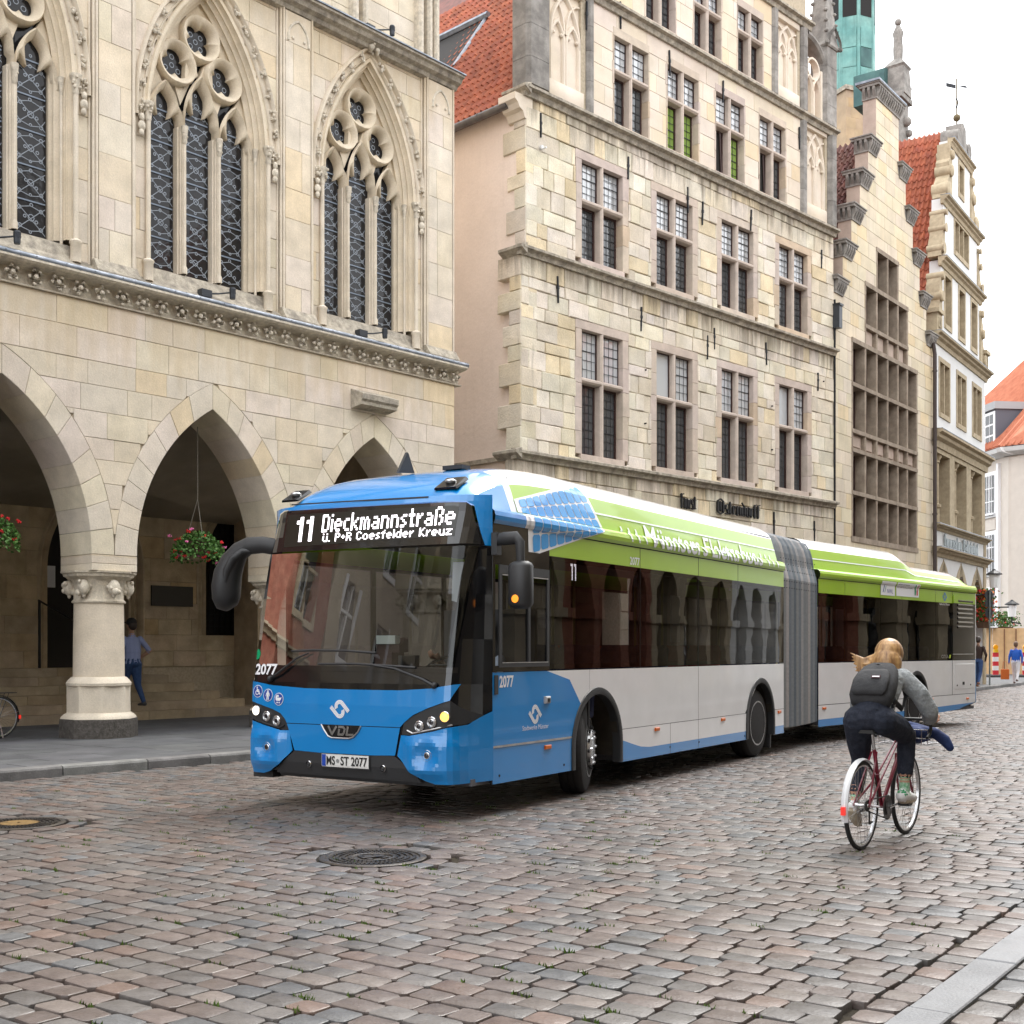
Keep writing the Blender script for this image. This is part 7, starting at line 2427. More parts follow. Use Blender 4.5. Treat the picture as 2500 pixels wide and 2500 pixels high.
# ---- solar panel graphic and lettering on the flank
def quadmap(A, B, C, D):
    def f(u, v): return ((A[0] * (1 - u) + B[0] * u) * (1 - v) + (D[0] * (1 - u) + C[0] * u) * v, (A[1] * (1 - u) + B[1] * u) * (1 - v) + (D[1] * (1 - u) + C[1] * u) * v)
    return f
def solar(A, B, C, D, nu, nv, u1=1., zmin=None, zmax=None):
    f = quadmap(A, B, C, D)
    w = M(); c = M()
    fr = [f(-.05, -.06), f(1.03, -.06), f(1.03, 1.06), f(-.05, 1.06)]
    def lim(P):
        if zmin is not None: P = clip_half(P, 1, zmin, False)
        if zmax is not None and len(P) > 2: P = clip_half(P, 1, zmax, True)
        return P
    P = lim(fr)
    if len(P) > 2: drape(w, P, f_side, [.9, 1.2, 1.5, 1.8, 2.1], SZ, .008)
    for i in range(nu):
        for j in range(nv):
            a, b = .05, .04
            q = [f((i + a) / nu, (j + b) / nv), f((i + 1 - a) / nu, (j + b) / nv), f((i + 1 - a) / nu, (j + 1 - b) / nv), f((i + a) / nu, (j + 1 - b) / nv)]
            # clipped corners like real cells
            ch = []
            for k in range(4):
                p0, p1, p2 = Vector(q[k - 1]), Vector(q[k]), Vector(q[(k + 1) % 4])
                ch += [tuple(p1.lerp(p0, .14)), tuple(p1.lerp(p2, .14))]
            ch = lim(ch)
            if len(ch) > 2: drape(c, ch, f_side, [], SZ, .011)
    o = w.build("panel_graphic", m_bdecal, bus); c.build("solar_cells", m_bcyan, o)
UPA, UPB, UPC, UPD = (.70, 2.60), (2.31, 2.74), (2.03, 3.22), (.62, 2.94)
solar((.66, 2.70), (2.33, 2.72), (2.05, 3.23), (.63, 2.93), 10, 3, zmin=2.805)
solar((.71, 2.42), (2.15, 2.74), (2.14, 2.785), (.69, 2.785), 9, 2, zmin=2.43, zmax=2.785)
band(.72, 2.2, m_bdecal, "gutter_line", z0=2.77, z1=2.80)
stext("Münsters Elektrobus", 3.42, 2.675, 3.65, .255, m_bdecal, .01, bold=.014)
g = M()
for s0 in (2.79, 2.98, 3.17, 7.28, 7.47, 7.66): drape(g, [(s0 + .05, 2.69), (s0 + .085, 2.69), (s0 + .02, 2.86), (s0 - .015, 2.86)], f_side, [], SZ, .01); drape(g, [(s0 - .02, 2.80), (s0 + .04, 2.80), (s0 + .04, 2.82), (s0 - .02, 2.82)], f_side, [], SZ, .01)
g.build("lettering_dashes", m_bdecal, bus)
# rear unit stickers
s1 = side("sticker", [(2.42, 2.46), (3.04, 2.46), (3.04, 2.705), (2.42, 2.705)], m_bdecal, .006, rear=True)
s2 = side("sticker", [(3.10, 2.465), (4.15, 2.465), (4.15, 2.705), (3.10, 2.705)], m_bdecal, .006, rear=True)
m_nav = mat("navy_print", (.02, .07, .28), .5); m_pgreen = mat("print_green", (.01, .25, .1), .5); m_pred = mat("print_red", (.55, .01, .02), .5)
def rdec(poly, m_): put(drape(M(), poly, f_side, [], SZ, .008), "print", m_, True)
rdec([(2.50, 2.51), (2.53, 2.51), (2.60, 2.64), (2.57, 2.64)], m_nav); rdec([(2.575, 2.51), (2.595, 2.51), (2.66, 2.63), (2.64, 2.63)], m_pgreen)
stext("NWL", 2.70, 2.50, .25, .07, m_nav, .008, True)
stext("Gefördert durch das Land", 3.14, 2.665, .5, .022, m_ink, .008, True); stext("des Landes Nordrhein-Westfalen", 3.14, 2.61, .72, .028, m_ink, .008, True)
rdec([(3.94, 2.50), (3.99, 2.50), (4.02, 2.58), (3.97, 2.69), (3.93, 2.69)], m_pgreen); rdec([(4.03, 2.50), (4.09, 2.50), (4.11, 2.69), (4.05, 2.69)], m_pred); rdec([(4.05, 2.6), (4.08, 2.6), (4.09, 2.67), (4.06, 2.67)], m_bdecal)
stext("CITEA", 5.28, 1.34, .36, .06, mat("badge_grey", (.4, .4, .4), .3, .6), .008, True); rdec([(5.68, 1.335), (5.75, 1.335), (5.77, 1.4), (5.70, 1.4)], mat("print_lime", (.5, .65, .0), .4))
# ---- cabin
m_seat = mat("seat_cloth", (.025, .035, .09), .8, col2=(.05, .06, .13), vs=12)
m_pole = mat("grab_pole", (.45, .40, .1), .35, .3)
m_seatr = mat("seat_red", (.35, .02, .02), .7)
def seat(s, y, rear, m_, z=.36, face=-1):
    g = M()
    g.prism([(s, z + .42), (s + .4, z + .42), (s + .48, z + 1.15), (s + .42, z + 1.2), (s + .36, z + 1.13), (s + .32, z + .5), (s, z + .48)], y, y + .42, .02)
    g.box(s + .12, s + .3, y + .15, y + .28, z, z + .42)
    return put(g, "seat", m_, rear)
for s in (1.9, 2.9, 3.8, 5.5, 6.4, 7.2):
    for y in (.15, .6): seat(s, y, False, m_seat if s != 5.5 else m_seatr)
for s in (3.8, 6.4):
    for y in (1.55, 2.0): seat(s, y, False, m_seatr)
for s in (.8, 1.7, 2.6, 3.5, 4.6):
    for y in (.15, .6, 1.55): seat(s, y, True, m_seat)
for s, y, rear in ((1.55, .75, 0), (3.1, 1.1, 0), (4.7, .8, 0), (4.75, 1.7, 0), (6.2, 1.1, 0), (7.8, .9, 0), (.7, 1.1, 1), (2.4, 1.1, 1), (4.4, 1.1, 1)):
    g = M(); g.tube([(s, y, .36), (s, y, 2.62)], .018, 8); put(g, "grab_pole", m_pole, bool(rear))
for s, z, w, h in ((5.15, 1.6, .28, .6), (1.75, 1.5, .3, .7)):
    g = M(); g.box(s, s + w, .5, .52, z, z + h); put(g, "route_map", mat("map_paper", (.6, .64, .7), .6), s < 2)
for s, z in ((3.0, 2.2), (3.32, 1.9), (5.9, 2.28)):
    g = M(); g.box(s, s + .07, .012, .016, z, z + .13); put(g, "window_label", m_bdecal)
# dashboard, partition, ticket machine and driver's seat
g = M(); g.prism([(-.36, 1.0), (-.36, 1.28), (-.2, 1.33), (.1, 1.28), (.12, 1.0)], .15, 2.4); g.box(-.3, .0, .2, 2.4, .36, 1.0); g.build("dashboard", mat("dash_grey", (.05, .052, .055), .6), bus)
g = M(); g.box(.0, .28, 1.0, 1.06, .4, 1.45); g.box(.85, .9, .05, 1.1, .4, 1.9); g.build("driver_partition", mat("partition_grey", (.09, .09, .095), .6), bus)
g = M(); g.box(-.1, .1, 1.05, 1.25, 1.33, 1.48); g.prism([(-.02, 1.48), (.12, 1.48), (.12, 1.62), (-.02, 1.55)], 1.02, 1.28); g.build("ticket_machine", mat("ticket_dark", (.06, .03, .03), .5), bus)
g = M(); g.box(-.06, .02, 1.04, 1.26, 1.56, 1.64); g.build("paper_stack", mat("paper_white", (.6, .65, .62), .7), bus)
g = M(); g.box(.45, .95, .3, .8, .75, .95); g.prism([(.85, .9), (.98, .9), (1.05, 1.65), (.95, 1.68)], .32, .78, .03); g.build("driver_seat", m_seat, bus)
g = M(); c_ = Vector((.12, .55, 1.36)); ax = Vector((-.45, 0, .89)); u_ = Vector((0, 1, 0)); v_ = ax.cross(u_).normalized()
g.tube([tuple(c_ + u_ * .22 * math.cos(2 * PI * i / 20) + v_ * .22 * math.sin(2 * PI * i / 20)) for i in range(20)], .016, 6, closed=True); g.tube([tuple(c_), (-.05, .55, 1.1)], .03, 8); g.tube([tuple(c_ - u_ * .22), tuple(c_ + u_ * .22)], .014, 6); g.build("steering_wheel", m_bplast, bus, 60)
# curtain hanging beside the driver
g = M(); g.loft([[(-.12, .16, 1.9), (-.12, .36, 1.95), (-.1, .36, 1.95)], [(-.1, .16, 2.3), (-.1, .36, 2.3), (-.08, .36, 2.3)]])
g.build("sun_blind", mat("blind_cloth", (.55, .57, .6), .8), bus)
# ------------------------------------------------------------------ bicycles
m_burg = mat("burgundy_paint", (.19, .008, .028), .3, coat=.6)
m_fork = mat("tyre_black", (.02, .02, .02), .7)
m_steel = mat("polished_steel", (.6, .6, .61), .25, .9)
m_guard = mat("mudguard_white", (.72, .73, .75), .3, coat=.5)
m_navy = mat("navy_jacket", (.008, .02, .085), .8, col2=(.014, .035, .13), vs=9, bump=.01, bs=14)
def bicycle(label, loc, rot, m_f, m_g, drop, crank=0., group="bicycles in the street"):
    b = thing("bicycle", label, "bicycle", loc, rot, group)
    RW = .335
    for hx_, nm in ((0, "wheel"), (1.0, "wheel")):
        g = M(); g.lathe([(RW - .03, -.012), (RW - .012, -.017), (RW, -.008), (RW, .008), (RW - .012, .017), (RW - .03, .012)], 0, 0, 44, axis='y', cap=False)
        w = g.build(nm, m_fork, b, 60, (hx_, 0, RW))
        g = M(); g.lathe([(RW - .03, -.012), (RW - .042, -.010), (RW - .042, .010), (RW - .03, .012)], 0, 0, 44, axis='y', cap=False); g.build("rim", m_steel, w, 40)
        g = M()
        for k in range(28):
            a = 2 * PI * k / 28; a2 = a + (.25 if k % 2 else -.25); sy = .03 if k % 4 < 2 else -.03
            g.tube([(.02 * math.cos(a2), sy, .02 * math.sin(a2)), ((RW - .04) * math.cos(a), 0, (RW - .04) * math.sin(a))], .0016, 4, cap=False)
        stuff(g.build("spokes", m_steel, w))
        g = M(); g.lathe([(.012, -.055), (.02, -.04), (.014, -.02), (.014, .02), (.02, .04), (.012, .055)], 0, 0, 10, axis='y'); g.build("hub", m_steel, w, 50)
    BB = (.43, 0, .28); ST = (.27, 0, .74); HT = (.80, 0, .84); HB = (.845, 0, .68)
    g = M()
    g.tube([BB, ST], .016, 8); g.tube([HB, BB], .017, 8); g.tube([HT, HB], .019, 8)
    for sy in (-1, 1):
        g.tube([(HT[0] + .01, sy * .012, HT[2] - .05), (.35, sy * .024, .50), (0, sy * .06, RW)], .009, 6)
        g.tube([(BB[0], sy * .03, BB[2]), (0, sy * .06, RW)], .010, 6); g.tube([(ST[0], sy * .02, ST[2] - .02), (0, sy * .06, RW)], .008, 6)
        g.tube([(HB[0], sy * .03, HB[2] - .01), (.90, sy * .05, .52), (1.0, sy * .055, RW)], .010, 6)
    g.tube([(.30, -.03, .54), (.30, .03, .54)], .008, 6)
    g.build("frame", m_f, b, 50)
    g = M(); g.tube([ST, (.225, 0, .86)], .013, 8); g.build("seat_post", m_steel, b, 50)
    g = M(); g.loft([[(.1, -.06, .87), (.1, .06, .87), (.1, .045, .895), (.1, -.045, .895)], [(.17, -.085, .87), (.17, .085, .87), (.17, .07, .91), (.17, -.07, .91)], [(.26, -.04, .875), (.26, .04, .875), (.26, .03, .905), (.26, -.03, .905)], [(.36, -.018, .88), (.36, .018, .88), (.36, .012, .9), (.36, -.012, .9)]]); g.build("saddle", m_fork, b, 50)
    def guard(hx_, a0, a1, nm):
        g = M(); n = 18; r = RW + .022
        rings = [[(hx_ + (r - .012 * abs(q) ** 2) * math.cos(a0 + (a1 - a0) * i / n), q * .026, RW + (r - .012 * abs(q) ** 2) * math.sin(a0 + (a1 - a0) * i / n)) for q in (-1, -.5, 0, .5, 1)] for i in range(n + 1)]
        g.loft(rings, False, False); g.build(nm, m_g, b, 60)
    guard(0, R(55), R(195), "rear_mudguard")
    if not drop: guard(1.0, R(-10), R(110), "front_mudguard")
    g = M(); g.box(-.378, -.352, -.015, .015, .30, .36); g.build("rear_light", mat("rear_light_red", (.5, .01, .01), .3, emit=(1, .05, .03), es=.25), b)
    g = M(); g.lathe([(.095, -.052), (.095, -.046)], BB[0], BB[2], 26, axis='y'); g.lathe([(.06, -.06), (.06, -.054)], BB[0], BB[2], 18, axis='y'); g.build("chainring", m_castiron, b)
    g = M(); g.lathe([(.045, -.05), (.04, -.04), (.03, -.032)], 0, RW, 16, axis='y'); g.build("sprockets", m_fork, b)
    g = M()
    for s in (1, -1): g.tube([(0, -.05, RW + s * .04), (BB[0], -.05, BB[2] + s * .092)], .005, 4)
    g.tube([(0.03, -.05, RW - .04), (.03, -.05, RW - .14), (.1, -.05, RW - .13)], .007, 5); g.build("chain", m_fork, b)
    for sy, s in ((-1, 1), (1, -1)):
        p = (BB[0] + s * .17 * math.cos(crank), sy * .075, BB[2] + s * .17 * math.sin(crank))
        g = M(); g.tube([(BB[0], sy * .06, BB[2]), p], .01, 6); c_ = g.build("crank", m_steel, b)
        g = M(); g.box(p[0] - .045, p[0] + .045, sy * .085, sy * .17, p[2] - .012, p[2] + .012); g.build("pedal", m_bplast, c_)
    g = M(); g.tube([HT, (.79, 0, .93), (.85, 0, .95)], .013, 8); g.build("stem", m_steel, b)
    g = M()
    if drop:
        for sy in (-1, 1): g.tube([(.85, 0, .95), (.85, sy * .19, .95), (.91, sy * .21, .945), (.97, sy * .21, .90), (.96, sy * .21, .83), (.88, sy * .21, .80)], .013, 8); g.tube([(.955, sy * .21, .935), (.985, sy * .21, 1.0)], [.018, .014], 6); g.tube([(.985, sy * .21, .97), (1.0, sy * .21, .85)], .006, 5)
    else:
        for sy in (-1, 1): g.tube([(.85, 0, .95), (.83, sy * .2, 1.0), (.68, sy * .28, 1.0)], .012, 8)
    g.build("handlebar", m_bplast, b, 50)
    if drop:
        g = M()
        for z in (.74, .79, .86):
            g.tube([(.93, -.2, z), (1.22, -.2, z), (1.22, .2, z), (.93, .2, z)], .004, 5, closed=True)
        for k in range(9): y = -.2 + .05 * k; g.tube([(.93, y, .86), (.93, y, .74), (1.22, y, .74), (1.22, y, .86)], .0025, 4)
        g.tube([(.96, .06, .74), (1.0, .06, RW)], .005, 5); g.tube([(.96, -.06, .74), (1.0, -.06, RW)], .005, 5); g.build("front_basket", m_steel, b)
    else:
        g = M()
        for y in (-.07, 0, .07): g.tube([(.2, y, .72), (-.28, y, .72)], .006, 5)
        for x in (.1, -.1, -.27): g.tube([(x, -.07, .72), (x, .07, .72)], .006, 5)
        for sy in (-1, 1):
            for x in (.0, .1, -.15): g.tube([(x, sy * .07, .72), (0, sy * .06, RW)], .005, 5)
        g.build("luggage_rack", m_bplast, b)
        g = M(); g.tube([(.02, .07, RW), (-.02, .14, .02)], .009, 6); g.tube([(-.33, .03, .42), (0, .06, RW)], .004, 4); g.build("kickstand", m_steel, b)
    return b
BR = math.atan2(.784, .577)
bicycle("burgundy drop bar bicycle with white rear mudguard ridden past the bus", (2.629, 9.245, .0), BR, m_burg, m_guard, True, R(5))
ph = math.atan2(-.74947, -.66203)
bicycle("black bicycle with luggage rack parked on its stand at the left edge", (-8.1, 19.35, .1), ph, m_fork, m_bplast, False, R(70))
# ------------------------------------------------------------------ people
def body(name, parent, parts, mats, voxel=.011, smooth=6):
    g = M(); src = []
    for kind, a, r_, mi in parts:
        k0 = len(g.v)
        if kind == 't':
            P = [Vector(p) for p in a]
            rs = [(q, q) if not isinstance(q, (tuple, list)) else q for q in r_]
            # denser rings and rounded ends
            PP, RR = [], []
            for i in range(len(P) - 1):
                n = max(2, int((P[i + 1] - P[i]).length / .03))
                for j in range(n):
                    t = j / n
                    PP.append(P[i].lerp(P[i + 1], t)); RR.append((rs[i][0] * (1 - t) + rs[i + 1][0] * t, rs[i][1] * (1 - t) + rs[i + 1][1] * t))
            PP.append(P[-1]); RR.append(rs[-1])
            g.tube(PP, RR, 12)
            for e in (0, -1): g.ball(tuple(P[e]), min(rs[e]) * .98, 10, 6)
        else:
            g.ball(a, r_, 14, 10)
        src += [mi] * (len(g.v) - k0)
    me = bpy.data.meshes.new("tmp"); me.from_pydata(g.v, [], g.f)
    ob = bpy.data.objects.new("tmp", me); COL.objects.link(ob)
    md = ob.modifiers.new("r", 'REMESH'); md.mode = 'VOXEL'; md.voxel_size = voxel; md.use_smooth_shade = True
    md = ob.modifiers.new("s", 'SMOOTH'); md.iterations = smooth; md.factor = .5
    dg = bpy.context.evaluated_depsgraph_get()
    me2 = bpy.data.meshes.new_from_object(ob.evaluated_get(dg)); me2.name = name
    bpy.data.objects.remove(ob); bpy.data.meshes.remove(me)
    kd = kdtree.KDTree(len(g.v))
    for i, v in enumerate(g.v): kd.insert(v, i)
    kd.balance()
    for m_ in mats: me2.materials.append(m_)
    me2.polygons.foreach_set("material_index", [src[kd.find(p.center)[1]] for p in me2.polygons])
    me2.shade_smooth()
    o = bpy.data.objects.new(name, me2); COL.objects.link(o); o.parent = parent
    return o
def hand(at, d, side_, mi, curl=.6):
    """palm, four fingers of different length and a thumb from the side of the palm"""
    at = Vector(at); d = Vector(d).normalized(); s = Vector(side_).normalized(); n = d.cross(s).normalized()
    P = [('t', [at, at + d * .045, at + d * .085], [(.03, .02), (.038, .018), (.036, .015)], mi)]
    for k, l in enumerate((.07, .08, .075, .058)):
        b = at + d * .082 + s * (.028 - .019 * k)
        p1 = b + d * l * .5 + n * l * .12 * curl; p2 = p1 + d * l * .35 * (1 - curl * .5) + n * l * .4 * curl; p3 = p2 + d * l * .1 + n * l * .3 * curl
        P.append(('t', [b, p1, p2, p3], [.0095, .009, .0082, .007], mi))
    b = at + d * .025 + s * .03
    P.append(('t', [b, b + s * .025 + d * .03, b + s * .03 + d * .06 + n * .015], [.012, .011, .008], mi))
    return P
def head(c, f, mi, hair_mi, r=.098):
    """head with nose, chin, ears, brow; f = facing direction"""
    c = Vector(c); f = Vector(f).normalized(); s = Vector((0, 0, 1)).cross(f).normalized()
    return [('b', tuple(c), (r * .82, r * .82, r * 1.18), mi), ('b', tuple(c + f * r * .3 + Vector((0, 0, -r * .5))), (r * .55, r * .55, r * .6), mi), ('b', tuple(c + f * r * .98 - Vector((0, 0, r * .12))), (r * .16, r * .16, r * .24), mi),
            ('b', tuple(c + s * r * .84), (r * .16, r * .16, r * .3), mi), ('b', tuple(c - s * r * .84), (r * .16, r * .16, r * .3), mi), ('b', tuple(c + f * r * .8 - Vector((0, 0, r * .55))), (r * .24, r * .24, r * .09), mi)]
def eyes(parent, c, f, r=.098):
    c = Vector(c); f = Vector(f).normalized(); s = Vector((0, 0, 1)).cross(f).normalized()
    g = M()
    for q in (-1, 1): g.ball(tuple(c + f * r * .74 + s * q * r * .34), r * .12, 8, 6)
    g.build("eyes", mat("eye_dark", (.05, .03, .02), .2), parent)
m_skin = mat("skin", (.52, .29, .2), .55, col2=(.48, .25, .17), vs=12)
m_skin_d = mat("skin_tan", (.42, .24, .16), .55)
m_swt = mat("grey_knit", (.33, .35, .36), .95, col2=(.25, .27, .28), vs=22, bump=.03, bs=16, spec=.1, grain=.15, gs=140)
m_jean = mat("dark_denim", (.018, .022, .034), .85, col2=(.028, .032, .046), vs=25, bump=.02, bs=14, spec=.2, grain=.2, gs=120)
m_shoe = mat("white_sneaker", (.72, .72, .71), .6); m_sole = mat("worn_sole", (.45, .38, .28), .8); m_sock = mat("green_sock", (.16, .42, .22), .9, col2=(.45, .6, .48), vs=70)
m_blond = mat("blond_hair", (.52, .31, .13), .4, col2=(.20, .10, .04), vs=30, stretch=(1, 1, .16), spec=.5)
m_dkhair = mat("dark_hair", (.025, .015, .01), .5); m_brhair = mat("brown_hair", (.12, .06, .03), .5)
# cyclist
cy = thing("person", "cyclist with blond hair, grey sweater and dark jeans riding away", "person", (2.629, 9.245, 0), BR)
SH = {}
parts = [
    ('t', [(.19, 0, .985), (.22, 0, 1.02), (.33, 0, 1.12)], [(.165, .13), (.155, .12), (.135, .105)], 2),
    ('t', [(.27, 0, 1.04), (.36, 0, 1.15), (.48, 0, 1.27), (.54, 0, 1.33)], [(.15, .115), (.16, .115), (.17, .11), (.12, .08)], 1),
    ('t', [(.55, 0, 1.33), (.58, 0, 1.40)], [.055, .05], 0),
    # right leg (knee raised), left leg nearly straight
    ('t', [(.19, -.09, .965), (.42, -.13, .90), (.60, -.14, .83)], [.115, .10, .075], 2), ('t', [(.60, -.14, .83), (.585, -.14, .68), (.565, -.14, .545)], [.072, .070, .062], 2),
    ('t', [(.565, -.14, .56), (.55, -.14, .48)], [.042, .036], 0), ('t', [(.55, -.14, .49), (.545, -.14, .40)], [.040, .042], 3),
    ('t', [(.49, -.14, .37), (.60, -.14, .355), (.75, -.14, .335)], [(.048, .055), (.052, .045), (.04, .028)], 4), ('t', [(.50, -.14, .32), (.62, -.14, .31), (.74, -.14, .312)], [(.042, .014), (.047, .014), (.038, .013)], 5), ('b', (.485, -.14, .385), (.02, .035, .03), 6),
    ('t', [(.18, .09, .965), (.30, .13, .78), (.36, .14, .66)], [.12, .095, .075], 2), ('t', [(.36, .14, .66), (.30, .14, .52), (.255, .14, .42)], [.070, .065, .056], 2),
    ('t', [(.255, .14, .43), (.235, .14, .35)], [.040, .034], 0), ('t', [(.235, .14, .355), (.225, .14, .29)], [.038, .04], 3),
    ('t', [(.185, .14, .30), (.24, .14, .235), (.32, .14, .165)], [(.042, .04), (.046, .035), (.034, .022)], 4), ('t', [(.16, .14, .27), (.22, .14, .20), (.31, .14, .135)], [(.042, .013), (.046, .013), (.036, .012)], 5),
    # arms in wide knitted sleeves
    ('t', [(.53, -.13, 1.29), (.58, -.24, 1.17), (.66, -.30, 1.03)], [.075, .072, .07], 1), ('t', [(.66, -.30, 1.03), (.76, -.27, .97), (.85, -.235, .95)], [.068, .062, .045], 1),
    ('t', [(.53, .13, 1.29), (.58, .23, 1.16), (.66, .27, 1.03)], [.075, .072, .07], 1), ('t', [(.66, .27, 1.03), (.76, .25, .97), (.85, .23, .95)], [.068, .062, .045], 1)]
parts += hand((.87, -.225, .955), (1, .05, -.15), (0, .6, .8), 0, 1.) + hand((.87, .225, .955), (1, -.05, -.15), (0, -.6, .8), 0, 1.)
parts += head((.615, 0, 1.46), (.97, .05, -.05), 0, 7)
cb = body("body", cy, parts, [m_skin, m_swt, m_jean, m_sock, m_shoe, m_sole, mat("green_tab", (.0, .25, .08), .6)], .0085, 3)
eyes(cy, (.615, 0, 1.46), (1, 0, 0))
# hair: cap plus blown strands
rh = random.Random(9)
hp = [('b', (.60, 0, 1.478), (.116, .112, .122), 0), ('b', (.545, 0, 1.40), (.095, .12, .13), 0), ('b', (.53, .03, 1.33), (.06, .11, .07), 0), ('t', [(.56, .05, 1.42), (.52, .07, 1.34), (.51, .09, 1.29)], [.055, .04, .015], 0), ('t', [(.55, -.05, 1.42), (.53, -.07, 1.34), (.53, -.075, 1.28)], [.05, .045, .02], 0), ('t', [(.55, 0, 1.4), (.51, .0, 1.31)], [.06, .03], 0)]
for k in range(60):
    y0 = rh.uniform(-.08, .09); l = rh.uniform(.08, .17)
    w = rh.uniform(.2, 1.) if y0 > 0 else rh.uniform(0, .3)
    a = Vector((.53 + rh.uniform(-.02, .03), y0, 1.44 + rh.uniform(-.06, .05)))
    hp.append(('t', [a, a + Vector((-.02, .05 * w, -l * .55)), a + Vector((-.03, .13 * w, -l + .05 * w))], [.014, .011, .004], 0))
for k in range(6):
    a = Vector((.53, .08, 1.36 + .02 * k)); hp.append(('t', [a, a + Vector((-.02, .09, -.03)), a + Vector((-.03, .17 + .01 * k, -.02 + .01 * k))], [.02, .013, .004], 0))
body("hair", cy, hp, [m_blond], .008, 2)
# backpack
bp = thing("backpack", "dark grey backpack with small red label on the cyclist's back", "backpack", (2.629, 9.245, 0), BR)
m_bag = mat("grey_canvas", (.052, .053, .056), .9, col2=(.042, .043, .046), vs=18, bump=.012, bs=13, spec=.2, grain=.15, gs=150)
ax_ = Vector((.30, 0, .33)).normalized(); nb_ = Vector((-ax_.z, 0, ax_.x))
def bpt(u, v, w): # u across, v up the back, w off the back
    p = Vector((.255, 0, 1.05)) + ax_ * v * 1.04 + nb_ * w * .85
    return (p.x, u * 1.02, p.z)
g = M()
rings = []
for v, hw, dp in ((-.03, .10, .10), (-.015, .15, .15), (.03, .165, .19), (.12, .168, .20), (.22, .158, .185), (.31, .135, .155), (.36, .10, .12), (.385, .05, .08)):
    rings.append([bpt(hw * (abs(math.cos(a)) ** .6) * (1 if math.cos(a) > 0 else -1), v, .02 + dp * .5 + dp * .5 * (abs(math.sin(a)) ** .7) * (1 if math.sin(a) > 0 else -1)) for a in [2 * PI * i / 20 for i in range(20)]])
g.loft(rings); g.build("bag", m_bag, bp, 70)
g = M()
rings = []
for v, hw, dp in ((.0, .11, .03), (.02, .135, .055), (.12, .14, .065), (.2, .125, .05), (.245, .09, .02)):
    rings.append([bpt(hw * (abs(math.cos(a)) ** .6) * (1 if math.cos(a) > 0 else -1), v, .19 + dp * .5 + dp * .5 * (abs(math.sin(a)) ** .7) * (1 if math.sin(a) > 0 else -1)) for a in [2 * PI * i / 16 for i in range(16)]])
g.loft(rings); g.build("front_pocket", m_bag, bp, 70)
g = M(); g.tube([bpt(.02 + .0 * i, .36 + .05 * math.sin(PI * i / 6), .02 + .05 * i / 6) for i in range(7)], .008, 6); g.build("carry_loop", m_bag, bp)
g = M(); g.tube([bpt(-.13, .20, .10), bpt(-.08, .29, .16), bpt(.0, .32, .175), bpt(.08, .29, .16), bpt(.13, .20, .10)], .005, 5); g.build("zip", m_bplast, bp)
for u in (-.1, .1):
    g = M(); g.tube([bpt(u, .32, .04), bpt(u * 1.25, .33, -.07), bpt(u * 1.4, .27, -.2), bpt(u * 1.45, .14, -.2), bpt(u * 1.5, .06, .02)], [(.022, .006)] * 5, 6); g.build("strap", m_bag, bp)
g = M(); g.prism([(-.035, -.014), (.035, -.014), (.035, .014), (-.035, .014)], -.004, 0); lb = g.build("label_patch", mat("label_dark", (.04, .005, .012), .7), bp); lb.matrix_local = Matrix.Translation(bpt(-.045, .13, .262)) @ Matrix(((0, nb_.x * -1, ax_.x), (-1, 0, 0), (0, nb_.z * -1, ax_.z))).to_4x4()
g = M(); g.prism([(-.028, -.005), (.028, -.005), (.028, .005), (-.028, .005)], -.006, -.003); lw = g.build("label_text", m_bdecal, lb)
